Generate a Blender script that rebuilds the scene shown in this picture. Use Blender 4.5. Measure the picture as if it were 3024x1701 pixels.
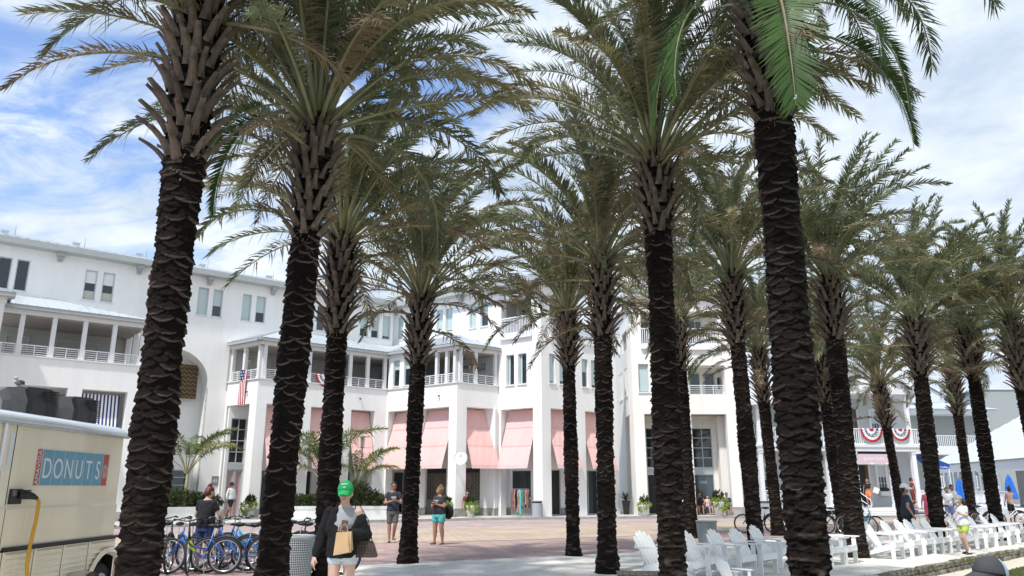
import bpy, math, random
import numpy as np
from math import sin, cos, radians, pi, hypot, atan2, sqrt
from mathutils import Vector, Matrix

random.seed(7)
# ------------------------------------------------------------------ camera, sky, sun, exposure
sc = bpy.context.scene
for o in list(bpy.data.objects): bpy.data.objects.remove(o)
COL = sc.collection
cam = bpy.data.cameras.new("camera"); camo = bpy.data.objects.new("camera", cam); COL.objects.link(camo)
PITCH = math.atan(200 / 763)
camo.location = (0, 0, 1.62); camo.rotation_euler = (pi / 2 + PITCH, 0, 0)
cam.sensor_width = 36; cam.lens = 36 * 763 / 1024; cam.clip_end = 3000; cam.clip_start = .05
sc.camera = camo
sc.render.resolution_x, sc.render.resolution_y = 1024, 576
sc.view_settings.view_transform = 'Standard'; sc.view_settings.look = 'None'
sc.view_settings.gamma = 1; sc.view_settings.use_curve_mapping = False
sc.view_settings.exposure = 0.55
SUN_EL, SUN_AZ = radians(60), atan2(-.85, -.53)      # azimuth of the sun, seen from above, from +X
w = bpy.data.worlds.new("World"); sc.world = w; w.use_nodes = True
nt = w.node_tree; nt.nodes.clear()
def N(tree, typ, **kw):
    n = tree.nodes.new(typ)
    for k, v in kw.items():
        if k.startswith('_'): setattr(n, k[1:], v)
        else: n.inputs[k.replace('__', ' ')].default_value = v
    return n
L_ = nt.links.new
sky = N(nt, 'ShaderNodeTexSky', _sky_type='NISHITA', _sun_disc=False)
sky.sun_elevation = SUN_EL; sky.sun_rotation = pi / 2 - SUN_AZ
sky.air_density = 1.0; sky.dust_density = .6; sky.ozone_density = 2.0
tc = N(nt, 'ShaderNodeTexCoord')
sep = N(nt, 'ShaderNodeSeparateXYZ'); L_(tc.outputs['Generated'], sep.inputs[0])
def M(op, a, b=None, c=None, tree=None):
    tree = tree or nt
    n = tree.nodes.new('ShaderNodeMath'); n.operation = op
    for i, v in enumerate((a, b, c)):
        if v is None: continue
        if isinstance(v, (int, float)): n.inputs[i].default_value = v
        else: tree.links.new(v, n.inputs[i])
    return n.outputs[0]
zz = M('ADD', M('MAXIMUM', sep.outputs['Z'], 0.0), .22)
cx = M('DIVIDE', sep.outputs['X'], zz); cy = M('DIVIDE', sep.outputs['Y'], zz)
cmb = nt.nodes.new('ShaderNodeCombineXYZ'); L_(cx, cmb.inputs[0]); L_(cy, cmb.inputs[1])
def noise(tree, vec, scale, detail, rough, dist=0.0, loc=(0, 0, 0), scl=(1, 1, 1), rot=(0, 0, 0)):
    mp = N(tree, 'ShaderNodeMapping'); mp.inputs['Location'].default_value = loc
    mp.inputs['Scale'].default_value = scl; mp.inputs['Rotation'].default_value = rot
    tree.links.new(vec, mp.inputs[0])
    n = N(tree, 'ShaderNodeTexNoise', Scale=scale, Detail=detail, Roughness=rough, Distortion=dist)
    tree.links.new(mp.outputs[0], n.inputs['Vector']); return n.outputs['Fac']
n1 = noise(nt, cmb.outputs[0], .9, 4, .5, .2, loc=(2.4, 1.3, 0))
n2 = noise(nt, cmb.outputs[0], 2.6, 9, .62, .6, loc=(1.1, .4, 0), scl=(1, 1.7, 1), rot=(0, 0, .5))
mix = M('ADD', M('MULTIPLY', n1, .5), M('MULTIPLY', n2, .62))
mix = M('ADD', mix, M('MULTIPLY', sep.outputs['X'], .24))
mr = N(nt, 'ShaderNodeMapRange', _interpolation_type='SMOOTHSTEP'); L_(mix, mr.inputs[0])
mr.inputs['From Min'].default_value = .395; mr.inputs['From Max'].default_value = .56
mr.inputs['To Min'].default_value = .10; mr.inputs['To Max'].default_value = 1.0
hz = N(nt, 'ShaderNodeMapRange'); L_(sep.outputs['Z'], hz.inputs[0])      # clouds thicken toward the horizon
hz.inputs['From Min'].default_value = .12; hz.inputs['From Max'].default_value = .36
hz.inputs['To Min'].default_value = .55; hz.inputs['To Max'].default_value = 0.0
fac = M('MINIMUM', M('ADD', mr.outputs[0], hz.outputs[0]), 1.0)
n3 = noise(nt, cmb.outputs[0], 3.3, 7, .6, .3, loc=(5, 2, 0))
cr = N(nt, 'ShaderNodeMapRange'); L_(n3, cr.inputs[0])
cr.inputs['From Min'].default_value = .36; cr.inputs['From Max'].default_value = .62
ccol = N(nt, 'ShaderNodeMix', _data_type='RGBA'); L_(cr.outputs[0], ccol.inputs[0])
ccol.inputs[6].default_value = (4.3, 5.15, 6.3, 1); ccol.inputs[7].default_value = (6.7, 7.25, 7.8, 1)
skm = N(nt, 'ShaderNodeMix', _data_type='RGBA', _blend_type='MULTIPLY'); skm.inputs[0].default_value = 1
L_(sky.outputs[0], skm.inputs[6]); skm.inputs[7].default_value = (1.2, 1.42, 1.74, 1)
smx = N(nt, 'ShaderNodeMix', _data_type='RGBA'); L_(fac, smx.inputs[0])
L_(skm.outputs[2], smx.inputs[6]); L_(ccol.outputs[2], smx.inputs[7])
bg = N(nt, 'ShaderNodeBackground', Strength=.10); L_(smx.outputs[2], bg.inputs[0])
wo = N(nt, 'ShaderNodeOutputWorld'); L_(bg.outputs[0], wo.inputs[0])
sl = bpy.data.lights.new("sun", 'SUN'); sl.energy = 3.1; sl.angle = radians(3.0); sl.color = (1, .965, .91)
so = bpy.data.objects.new("sun", sl); COL.objects.link(so); so.location = (-30, -20, 60)
sd = Vector((cos(SUN_EL) * cos(SUN_AZ), cos(SUN_EL) * sin(SUN_AZ), sin(SUN_EL)))
so.rotation_euler = sd.to_track_quat('Z', 'Y').to_euler()

# ------------------------------------------------------------------ materials
def mat(name, col, rough=.7, metal=0.0, spec=.5, bump=0.0, bscale=60, var=0.0, vscale=3, col2=None, coat=0, trans=0, rndvar=0):
    m = bpy.data.materials.new(name); m.use_nodes = True
    t = m.node_tree; b = t.nodes['Principled BSDF']
    b.inputs['Roughness'].default_value = rough; b.inputs['Metallic'].default_value = metal
    b.inputs['Specular IOR Level'].default_value = spec; b.inputs['Coat Weight'].default_value = coat
    b.inputs['Base Color'].default_value = (*col, 1)
    out = b.inputs['Base Color']
    tcn = t.nodes.new('ShaderNodeTexCoord')
    src = None
    if var or col2:
        nf = noise(t, tcn.outputs['Object'], vscale, 5, .6)
        mrn = N(t, 'ShaderNodeMapRange'); t.links.new(nf, mrn.inputs[0])
        mrn.inputs['From Min'].default_value = .35; mrn.inputs['From Max'].default_value = .65
        mx = N(t, 'ShaderNodeMix', _data_type='RGBA'); t.links.new(mrn.outputs[0], mx.inputs[0])
        c2 = col2 or tuple(max(0, c * (1 - var)) for c in col)
        mx.inputs[6].default_value = (*c2, 1); mx.inputs[7].default_value = (*col, 1)
        src = mx.outputs[2]; t.links.new(src, out)
    if rndvar:
        oi = t.nodes.new('ShaderNodeObjectInfo'); hs = N(t, 'ShaderNodeHueSaturation')
        v = M('ADD', M('MULTIPLY', oi.outputs['Random'], rndvar * 2, tree=t), 1 - rndvar, tree=t)
        t.links.new(v, hs.inputs['Value'])
        if src: t.links.new(src, hs.inputs['Color'])
        else: hs.inputs['Color'].default_value = (*col, 1)
        t.links.new(hs.outputs[0], out)
    if bump:
        nb = noise(t, tcn.outputs['Object'], bscale, 6, .6)
        bp = N(t, 'ShaderNodeBump', Strength=1.0, Distance=bump); t.links.new(nb, bp.inputs['Height'])
        t.links.new(bp.outputs[0], b.inputs['Normal'])
    if trans:
        tr = N(t, 'ShaderNodeBsdfTranslucent'); mxs = N(t, 'ShaderNodeMixShader'); mxs.inputs[0].default_value = trans
        if src or rndvar:
            lk = out.links[0].from_socket; t.links.new(lk, tr.inputs[0])
        else: tr.inputs[0].default_value = (*col, 1)
        o = t.nodes['Material Output']
        t.links.new(b.outputs[0], mxs.inputs[1]); t.links.new(tr.outputs[0], mxs.inputs[2]); t.links.new(mxs.outputs[0], o.inputs[0])
    return m
MT = {}
def mm(k, *a, **kw): MT[k] = mat(k, *a, **kw)
mm('stucco', (.80, .80, .79), .9, var=.05, vscale=.7, bump=.004, bscale=45)
mm('cream', (.80, .765, .69), .9, var=.05, vscale=.7, bump=.004, bscale=45)
mm('trim', (.72, .73, .73), .6, var=.04)
mm('gutter', (.40, .42, .42), .5, var=.08)
mm('frame', (.50, .55, .56), .45)
mm('white', (.80, .81, .82), .5, var=.03)
mm('siding', (.62, .64, .65), .7, var=.05, vscale=2)
mm('sidgrey', (.36, .38, .38), .75, var=.05)
mm('metalroof', (.60, .64, .67), .38, metal=.35, var=.07, vscale=1.5)
mm('plinth', (.42, .41, .37), .9, var=.3, vscale=4, bump=.004, bscale=30)
mm('glass', (.018, .024, .028), .04, spec=.9)
mm('glassblue', (.05, .075, .09), .05, spec=.9)
mm('blind', (.50, .60, .60), .25, spec=.6, var=.05)
mm('curtain', (.62, .60, .52), .8, var=.25, vscale=20)
mm('dark', (.02, .02, .02), .7)
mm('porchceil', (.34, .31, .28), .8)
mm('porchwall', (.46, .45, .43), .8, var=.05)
mm('pink', (.70, .385, .385), .8, var=.05, vscale=1.5, bump=.003, bscale=90)
mm('pinkdoor', (.55, .36, .38), .5)
mm('blue', (.03, .035, .16), .75); mm('canvas', (.82, .82, .82), .8)
mm('concrete', (.52, .51, .48), .9, var=.18, vscale=1.2, bump=.004, bscale=25)
mm('kerb', (.38, .37, .35), .9, var=.25, vscale=3, bump=.004)
mm('planter', (.70, .70, .67), .8, var=.12, vscale=2)
mm('stone', (.05, .05, .03), .95, col2=(.34, .31, .25), vscale=6, bump=.02, bscale=12)
mm('path', (.62, .57, .47), .9, var=.15, vscale=1.5, bump=.003)
mm('soil', (.05, .04, .03), 1)
mm('grass', (.07, .13, .025), .8, var=.45, vscale=4, bump=.03, bscale=80)
mm('blade', (.10, .14, .035), .6, trans=.3, col2=(.20, .17, .07), vscale=6)
mm('black', (.012, .012, .013), .5); mm('rubber', (.018, .018, .018), .75)
mm('chrome', (.65, .66, .67), .25, metal=.9); mm('greymetal', (.3, .31, .32), .4, metal=.6)
mm('chair', (.86, .86, .845), .55, var=.06, vscale=6, bump=.0015, bscale=60)
mm('wood', (.09, .075, .06), .8, var=.4, vscale=8)
mm('leaf', (.055, .085, .02), .55, trans=.25, rndvar=.15)
mm('leafdark', (.035, .06, .018), .5, trans=.2, var=.4, vscale=2)
mm('leaflime', (.30, .42, .03), .5, trans=.3, var=.35, vscale=9)
mm('flower', (.75, .75, .7), .6)
mm('frond', (.215, .235, .125), .40, trans=.32, col2=(.11, .125, .055), var=.45, vscale=1.6, rndvar=.28)
mm('frondolive', (.31, .275, .14), .5, trans=.3, var=.4, vscale=2.2, rndvar=.2)
mm('fronddead', (.30, .215, .13), .7, trans=.25, var=.45, vscale=3, rndvar=.2)
mm('frondfresh', (.065, .125, .03), .5, spec=.25, trans=.22, var=.3, vscale=2)
mm('frondsoft', (.10, .15, .03), .5, trans=.3, var=.4, vscale=1.5, rndvar=.15)
mm('frondyellow', (.35, .33, .06), .5, trans=.3, var=.5, vscale=2)
mm('rachis', (.32, .31, .17), .5, var=.3, vscale=3, rndvar=.2)
mm('boot', (.23, .175, .135), .8, col2=(.05, .03, .02), vscale=5, bump=.004, bscale=50, rndvar=.3)
mm('bootcut', (.30, .21, .13), .8, var=.3, vscale=14)
mm('cream_paint', (.80, .715, .55), .28, coat=.5, var=.04, vscale=1)
mm('roofwhite', (.74, .78, .82), .2, metal=.2, coat=.5)
mm('signblue', (.16, .36, .50), .5); mm('signred', (.50, .10, .07), .5); mm('letters', (.74, .77, .80), .5)
mm('cord', (.62, .33, .015), .45); mm('acgrey', (.028, .03, .032), .45); mm('acsilver', (.16, .16, .165), .35, var=.2, vscale=9)
mm('tyreblack', (.02, .02, .02), .7, bump=.006, bscale=40)
mm('canmesh', (.55, .56, .55), .5); mm('cangreen', (.24, .27, .27), .5); mm('cangrey', (.36, .39, .41), .5)
mm('bikeblue', (.015, .10, .42), .3, coat=.5); mm('bikecyan', (.09, .33, .48), .3, coat=.5); mm('bikewhite', (.7, .7, .68), .3, coat=.4)
mm('bikeblack', (.015, .016, .018), .35, coat=.3); mm('lime', (.42, .50, .06), .4)
mm('skin', (.50, .27, .19), .55, var=.1, vscale=12); mm('skintan', (.40, .20, .13), .55, var=.1, vscale=12); mm('skinpale', (.60, .38, .30), .55, var=.08, vscale=12)
mm('lips', (.42, .13, .12), .5)
for k, c in dict(tblack=(.010, .010, .012), tnavy=(.022, .032, .055), tgrey=(.34, .35, .36), twhite=(.78, .80, .83), tmaroon=(.17, .035, .03),
                 torange=(.85, .24, .10), tteal=(.10, .50, .48), tlime=(.48, .60, .10), tcharcoal=(.03, .031, .035), tblue=(.24, .32, .62),
                 tpink=(.75, .12, .22), tdenim=(.55, .62, .68), tgreyshort=(.11, .105, .105), tgreen=(.015, .36, .10), tcapgrey=(.055, .052, .058),
                 tcapblue=(.36, .45, .55), tkhaki=(.35, .33, .27), tnavyblue=(.03, .05, .14), tpeach=(.6, .38, .3)).items():
    mm(k, c, .85, var=.12, vscale=9, bump=.003, bscale=35)
mm('hairred', (.13, .028, .012), .5, var=.5, vscale=25); mm('hairbrown', (.055, .025, .012), .5, var=.5, vscale=25)
mm('hairdark', (.012, .01, .009), .5); mm('hairblond', (.30, .19, .09), .5, var=.4, vscale=25)
mm('paper', (.52, .35, .19), .8, var=.12, vscale=8); mm('leather', (.055, .03, .022), .5, var=.5, vscale=60)
mm('umbrella', (.01, .13, .55), .7); mm('tentblue', (.01, .06, .33), .7); mm('flagred', (.45, .015, .03), .7); mm('flagblue', (.02, .03, .11), .7)
mm('rug1', (.20, .13, .055), .9); mm('rug2', (.05, .035, .03), .9)
mm('signpink', (.66, .50, .54), .6); mm('pastelblue', (.45, .62, .68), .6); mm('pastelgreen', (.48, .62, .42), .6); mm('pastelpeach', (.75, .52, .46), .6)
mm('bird', (.55, .53, .5), .8); mm('birdwing', (.22, .21, .2), .8); mm('brownwood', (.12, .045, .02), .5)
mm('lampglass', (.7, .7, .66), .3); mm('mural2', (.20, .13, .12), .6); mm('mural', (.10, .09, .075), .6); mm('murallight', (.26, .26, .22), .6); mm('shutter', (.03, .13, .08), .6)
mm('cloth1', (.35, .13, .12), .8, col2=(.06, .08, .06), vscale=14); mm('cloth2', (.12, .28, .17), .8, var=.5, vscale=14); mm('cloth3', (.45, .35, .28), .8, col2=(.25, .05, .07), vscale=18)
mm('lattice', (.33, .34, .32), .7)

def ground_mats():
    # sand with scuffs
    m = mat('sand', (.80, .775, .70), .95, col2=(.60, .575, .51), vscale=1.3); MT['sand'] = m
    t = m.node_tree; b = t.nodes['Principled BSDF']; g = t.nodes.new('ShaderNodeNewGeometry')
    f1 = noise(t, g.outputs['Position'], 3, 10, .65); f2 = noise(t, g.outputs['Position'], 30, 5, .6)
    s = M('ADD', f1, M('MULTIPLY', f2, .25, tree=t), tree=t)
    bp = N(t, 'ShaderNodeBump', Strength=1, Distance=.07); t.links.new(s, bp.inputs['Height']); t.links.new(bp.outputs[0], b.inputs['Normal'])
    # brick paving: bricks vary between two tones, wide stains
    for k, a, c, j in (('brickpink', (.46, .315, .275), (.35, .24, .215), (.22, .175, .155)), ('bricktan', (.50, .39, .285), (.41, .325, .25), (.27, .22, .175)),
                       ('brickgrey', (.44, .345, .325), (.36, .275, .265), (.25, .205, .19))):
        m = bpy.data.materials.new(k); m.use_nodes = True; MT[k] = m
        t = m.node_tree; b = t.nodes['Principled BSDF']; b.inputs['Roughness'].default_value = .85
        g = t.nodes.new('ShaderNodeNewGeometry')
        mp = N(t, 'ShaderNodeMapping'); mp.inputs['Rotation'].default_value = (0, 0, .62); t.links.new(g.outputs['Position'], mp.inputs[0])
        br = N(t, 'ShaderNodeTexBrick', Scale=1.0); br.inputs['Brick Width'].default_value = .42; br.inputs['Row Height'].default_value = .21
        br.inputs['Mortar Size'].default_value = .014; br.inputs['Color1'].default_value = (*a, 1); br.inputs['Color2'].default_value = (*c, 1)
        br.inputs['Mortar'].default_value = (*j, 1); t.links.new(mp.outputs[0], br.inputs[0])
        nf = noise(t, g.outputs['Position'], .5, 7, .6, 1.0)
        mr_ = N(t, 'ShaderNodeMapRange'); t.links.new(nf, mr_.inputs[0]); mr_.inputs['From Min'].default_value = .3; mr_.inputs['From Max'].default_value = .7
        mr_.inputs['To Min'].default_value = .80; mr_.inputs['To Max'].default_value = 1.15
        hs = N(t, 'ShaderNodeHueSaturation'); t.links.new(mr_.outputs[0], hs.inputs['Value']); t.links.new(br.outputs[0], hs.inputs['Color'])
        t.links.new(hs.outputs[0], b.inputs['Base Color'])
        bp = N(t, 'ShaderNodeBump', Strength=.6, Distance=.01); t.links.new(br.outputs['Fac'], bp.inputs['Height']); bp.invert = True
        t.links.new(bp.outputs[0], b.inputs['Normal'])
    # palm bark: dark body, lighter leaf-scar lips held in an attribute
    m = bpy.data.materials.new('bark'); m.use_nodes = True; MT['bark'] = m
    t = m.node_tree; b = t.nodes['Principled BSDF']; b.inputs['Roughness'].default_value = .9; b.inputs['Specular IOR Level'].default_value = .15
    at = N(t, 'ShaderNodeAttribute'); at.attribute_name = 'lip'
    tcn = t.nodes.new('ShaderNodeTexCoord'); f = noise(t, tcn.outputs['Object'], 14, 8, .7)
    mx0 = N(t, 'ShaderNodeMix', _data_type='RGBA'); t.links.new(f, mx0.inputs[0]); mx0.inputs[6].default_value = (.003, .0022, .002, 1); mx0.inputs[7].default_value = (.017, .011, .008, 1)
    f2 = noise(t, tcn.outputs['Object'], 5, 3, .6)
    mxl = N(t, 'ShaderNodeMix', _data_type='RGBA'); t.links.new(f2, mxl.inputs[0]); mxl.inputs[6].default_value = (.13, .07, .05, 1); mxl.inputs[7].default_value = (.30, .25, .22, 1)
    mx1 = N(t, 'ShaderNodeMix', _data_type='RGBA'); t.links.new(M('MINIMUM', M('MULTIPLY', at.outputs['Fac'], M('ADD', f, .6, tree=t), tree=t), 1.0, tree=t), mx1.inputs[0])
    t.links.new(mx0.outputs[2], mx1.inputs[6]); t.links.new(mxl.outputs[2], mx1.inputs[7]); t.links.new(mx1.outputs[2], b.inputs['Base Color'])
    f3 = noise(t, tcn.outputs['Object'], 45, 8, .7)
    bp = N(t, 'ShaderNodeBump', Strength=1, Distance=.02); t.links.new(f3, bp.inputs['Height']); t.links.new(bp.outputs[0], b.inputs['Normal'])
ground_mats()
def streaks(k, a, b):
    t = MT[k].node_tree; bs = t.nodes['Principled BSDF']; g = t.nodes.new('ShaderNodeNewGeometry')
    f1 = noise(t, g.outputs['Position'], 1.6, 6, .65, scl=(1, 1, .12)); f2 = noise(t, g.outputs['Position'], .35, 4, .6)
    mr_ = N(t, 'ShaderNodeMapRange'); t.links.new(M('ADD', M('MULTIPLY', f1, .6, tree=t), M('MULTIPLY', f2, .4, tree=t), tree=t), mr_.inputs[0]); mr_.inputs['From Min'].default_value = .36; mr_.inputs['From Max'].default_value = .56
    mx = N(t, 'ShaderNodeMix', _data_type='RGBA'); t.links.new(mr_.outputs[0], mx.inputs[0]); mx.inputs[6].default_value = (*a, 1); mx.inputs[7].default_value = (*b, 1); t.links.new(mx.outputs[2], bs.inputs['Base Color'])
streaks('stucco', (.80, .795, .775), (.87, .865, .845)); streaks('cream', (.79, .765, .70), (.86, .84, .785)); streaks('planter', (.62, .62, .59), (.80, .80, .77))
streaks('pink', (.70, .445, .42), (.78, .50, .475)); streaks('cream_paint', (.79, .70, .53), (.87, .785, .61))

# ------------------------------------------------------------------ helpers
def link(o): COL.objects.link(o); return o
def empty(name, loc, label=None, cat=None, group=None, rz=0):
    o = link(bpy.data.objects.new(name, None)); o.location = loc; o.rotation_euler = (0, 0, rz); o.empty_display_size = .2
    return tag(o, label, cat, group)
def tag(o, label=None, cat=None, group=None, kind=None):
    if label: o['label'] = label
    if cat: o['category'] = cat
    if group: o['group'] = group
    if kind: o['kind'] = kind
    return o
class MB:
    def __init__(s): s.v = []; s.f = []; s.m = []; s.mats = []; s.sm = []; s.cur = 0; s.smooth = False
    def use(s, k):
        if k not in s.mats: s.mats.append(k)
        s.cur = s.mats.index(k); return s
    def add(s, vs, fs):
        b = len(s.v); s.v += [tuple(v) for v in vs]
        for f in fs: s.f.append([i + b for i in f]); s.m.append(s.cur); s.sm.append(s.smooth)
        return s
    def quad(s, a, b, c, d): return s.add([a, b, c, d], [(0, 1, 2, 3)])
    def box(s, x0, x1, y0, y1, z0, z1, tf=None):
        vs = [(x, y, z) for z in (z0, z1) for y in (y0, y1) for x in (x0, x1)]
        if tf: vs = [tf(*v) for v in vs]
        return s.add(vs, [(0, 2, 3, 1), (4, 5, 7, 6), (0, 1, 5, 4), (2, 6, 7, 3), (0, 4, 6, 2), (1, 3, 7, 5)])
    def tube(s, pts, r, n=8, cap=True, sx=1.0):
        pts = [Vector(p) for p in pts]; rs = r if isinstance(r, (list, tuple)) else [r] * len(pts)
        rings = []; up = Vector((0, 0, 1)); prev = None
        for i, p in enumerate(pts):
            t = (pts[min(i + 1, len(pts) - 1)] - pts[max(i - 1, 0)]).normalized()
            if prev is None: a = t.orthogonal().normalized() if abs(t.z) > .95 else t.cross(up).normalized()
            else:
                a = (prev - t * prev.dot(t)); a = a.normalized() if a.length > 1e-6 else t.orthogonal().normalized()
            prev = a; b = t.cross(a)
            rings.append([p + (a * cos(2 * pi * k / n) * sx + b * sin(2 * pi * k / n)) * rs[i] for k in range(n)])
        vs = [v for rg in rings for v in rg]; fs = []
        for i in range(len(rings) - 1):
            for k in range(n): fs.append((i * n + k, i * n + (k + 1) % n, (i + 1) * n + (k + 1) % n, (i + 1) * n + k))
        if cap: fs.append(tuple(range(n))[::-1]); fs.append(tuple((len(rings) - 1) * n + k for k in range(n)))
        return s.add(vs, fs)
    def ell(s, c, r, n=12, m=8, rot=None, z0=-1.0, z1=1.0):
        vs = []; fs = []; c = Vector(c)
        a0, a1 = math.asin(z0), math.asin(z1)
        for i in range(m + 1):
            a = a0 + (a1 - a0) * i / m
            for k in range(n):
                v = Vector((cos(a) * cos(2 * pi * k / n) * r[0], cos(a) * sin(2 * pi * k / n) * r[1], sin(a) * r[2]))
                if rot: v = rot @ v
                vs.append(c + v)
        for i in range(m):
            for k in range(n): fs.append((i * n + k, i * n + (k + 1) % n, (i + 1) * n + (k + 1) % n, (i + 1) * n + k))
        if z0 > -1: fs.append(tuple(range(n))[::-1])
        if z1 < 1: fs.append(tuple(m * n + k for k in range(n)))
        return s.add(vs, fs)
    def lathe(s, prof, c=(0, 0, 0), n=20):
        vs = [(c[0] + r * cos(2 * pi * k / n), c[1] + r * sin(2 * pi * k / n), c[2] + z) for r, z in prof for k in range(n)]
        fs = [(i * n + k, i * n + (k + 1) % n, (i + 1) * n + (k + 1) % n, (i + 1) * n + k) for i in range(len(prof) - 1) for k in range(n)]
        return s.add(vs, fs)
    def mesh(s, name, origin=(0, 0, 0)):
        me = bpy.data.meshes.new(name); o = Vector(origin)
        me.from_pydata([tuple(Vector(v) - o) for v in s.v], [], s.f)
        for k in s.mats: me.materials.append(MT[k])
        me.polygons.foreach_set('material_index', s.m); me.polygons.foreach_set('use_smooth', s.sm)
        me.update(); return me
    def build(s, name, parent=None, origin=None):
        """vertices are in the parent's local frame (or in the world when there is no parent)"""
        o = link(bpy.data.objects.new(name, s.mesh(name, origin or (0, 0, 0))))
        if parent: o.parent = parent
        if origin: o.location = origin
        return o
def inst(me, name, parent, loc=(0, 0, 0), rot=(0, 0, 0), scale=(1, 1, 1)):
    o = link(bpy.data.objects.new(name, me)); o.parent = parent; o.location = loc; o.rotation_euler = rot; o.scale = scale; return o
def tree(o, parent=None):
    c = o.copy(); COL.objects.link(c)
    if parent: c.parent = parent
    for ch in o.children: tree(ch, c)
    return c
def text(body, name, parent, size, M4, k, ext=.004, sx=1, align='CENTER', sp=1.0):
    cu = bpy.data.curves.new(name, 'FONT'); cu.body = body; cu.size = size; cu.extrude = ext; cu.align_x = align; cu.align_y = 'CENTER'; cu.space_character = sp
    cu.offset = .0
    t = bpy.data.objects.new(name, cu); COL.objects.link(t); dg = bpy.context.evaluated_depsgraph_get()
    me = bpy.data.meshes.new_from_object(t.evaluated_get(dg)); bpy.data.objects.remove(t)
    me.materials.clear(); me.materials.append(MT[k])
    o = link(bpy.data.objects.new(name, me)); o.parent = parent
    o.matrix_local = M4 @ Matrix.Diagonal((sx, 1, 1, 1)); return o

class Fr:
    """facade frame: s along the wall, d outward toward the street, z up; local to a thing's origin"""
    def __init__(f, o, ang, T=(0, 0, 0)):
        f.o = o; f.a = ang; f.u = (cos(ang), sin(ang)); f.n = (sin(ang), -cos(ang)); f.T = T
    def __call__(f, s, d, z):
        return (f.o[0] + f.u[0] * s + f.n[0] * d - f.T[0], f.o[1] + f.u[1] * s + f.n[1] * d - f.T[1], z - f.T[2])
    def mat(f, s, d, z):
        m = Matrix(((f.u[0], 0, f.n[0], 0), (f.u[1], 0, f.n[1], 0), (0, 1, 0, 0), (0, 0, 0, 1)))
        p = f(s, d, z); m.translation = Vector(p); return m
    def shift(f, d): return Fr((f.o[0] + f.n[0] * d, f.o[1] + f.n[1] * d), f.a, f.T)
def wall(mb, F, s0, s1, z0, z1, th, holes=(), d=0.0):
    S = sorted({s0, s1, *[min(max(h[0], s0), s1) for h in holes], *[min(max(h[1], s0), s1) for h in holes]})
    Z = sorted({z0, z1, *[min(max(h[2], z0), z1) for h in holes], *[min(max(h[3], z0), z1) for h in holes]})
    def solid(i, j):
        if i < 0 or j < 0 or i >= len(S) - 1 or j >= len(Z) - 1: return None
        cs, cz = (S[i] + S[i + 1]) / 2, (Z[j] + Z[j + 1]) / 2
        return not any(h[0] < cs < h[1] and h[2] < cz < h[3] for h in holes)
    for i in range(len(S) - 1):
        for j in range(len(Z) - 1):
            if not solid(i, j): continue
            a, b, c, e = S[i], S[i + 1], Z[j], Z[j + 1]
            mb.quad(F(a, d, c), F(b, d, c), F(b, d, e), F(a, d, e)); mb.quad(F(b, d - th, c), F(a, d - th, c), F(a, d - th, e), F(b, d - th, e))
            if not solid(i - 1, j): mb.quad(F(a, d - th, c), F(a, d, c), F(a, d, e), F(a, d - th, e))
            if not solid(i + 1, j): mb.quad(F(b, d, c), F(b, d - th, c), F(b, d - th, e), F(b, d, e))
            if not solid(i, j - 1): mb.quad(F(a, d - th, c), F(b, d - th, c), F(b, d, c), F(a, d, c))
            if not solid(i, j + 1): mb.quad(F(a, d, e), F(b, d, e), F(b, d - th, e), F(a, d - th, e))
    return mb
def fbox(mb, F, s0, s1, d0, d1, z0, z1): return mb.box(s0, s1, d0, d1, z0, z1, tf=F)
def window(B, F, s0, s1, z0, z1, d=-.12, blind=0.0, sill=True, curtain=0, kd='glass', nx=1, nz=1, fr='frame', fw=.05, door=False, bk='blind'):
    """a window set in the opening: frame (the part), pane / blind / sill as sub-parts"""
    O = F((s0 + s1) / 2, d, z0)
    m = MB().use(fr)
    for a, b, c, e in ((s0, s0 + fw, z0, z1), (s1 - fw, s1, z0, z1), (s0 + fw, s1 - fw, z0, z0 + fw), (s0 + fw, s1 - fw, z1 - fw, z1)): fbox(m, F, a, b, d - .04, d + .03, c, e)
    for i in range(1, nx): x = s0 + (s1 - s0) * i / nx; fbox(m, F, x - .022, x + .022, d - .03, d + .025, z0 + fw, z1 - fw)
    for i in range(1, nz): z = z0 + (z1 - z0) * i / nz; fbox(m, F, s0 + fw, s1 - fw, d - .031, d + .02, z - .022, z + .022)
    wn = m.build('door' if door else 'window', B, O)
    def sub(name, k, a, b, c, e, dd):
        x = MB().use(k); fbox(x, F, a, b, dd - .01, dd, c, e); o = x.build(name, None, O); o.parent = wn; o.location = (0, 0, 0); return o
    h = z1 - z0 - 2 * fw; zb = z1 - fw - h * blind
    if blind < 1: sub('pane', kd, s0 + fw, s1 - fw, z0 + fw, zb, d - .035)
    if blind > 0: sub('blind', bk, s0 + fw, s1 - fw, zb, z1 - fw, d - .03)
    if curtain: 
        x = MB().use('curtain'); n = 14
        for i in range(n): a = s0 + fw + (s1 - s0 - 2 * fw) * i / n; b = s0 + fw + (s1 - s0 - 2 * fw) * (i + 1) / n; x.quad(F(a, d - .03 + .006 * (i % 2), z0 + fw), F(b, d - .03 + .006 * ((i + 1) % 2), z0 + fw), F(b, d - .03 + .006 * ((i + 1) % 2), z0 + fw + h * curtain), F(a, d - .03 + .006 * (i % 2), z0 + fw + h * curtain))
        o = x.build('curtain', None, O); o.parent = wn; o.location = (0, 0, 0)
    if sill:
        x = MB().use('trim'); fbox(x, F, s0 - .05, s1 + .05, d + .031, .06, z0 - .07, z0 - .003); o = x.build('sill', None, O); o.parent = wn; o.location = (0, 0, 0)
    return wn
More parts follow.
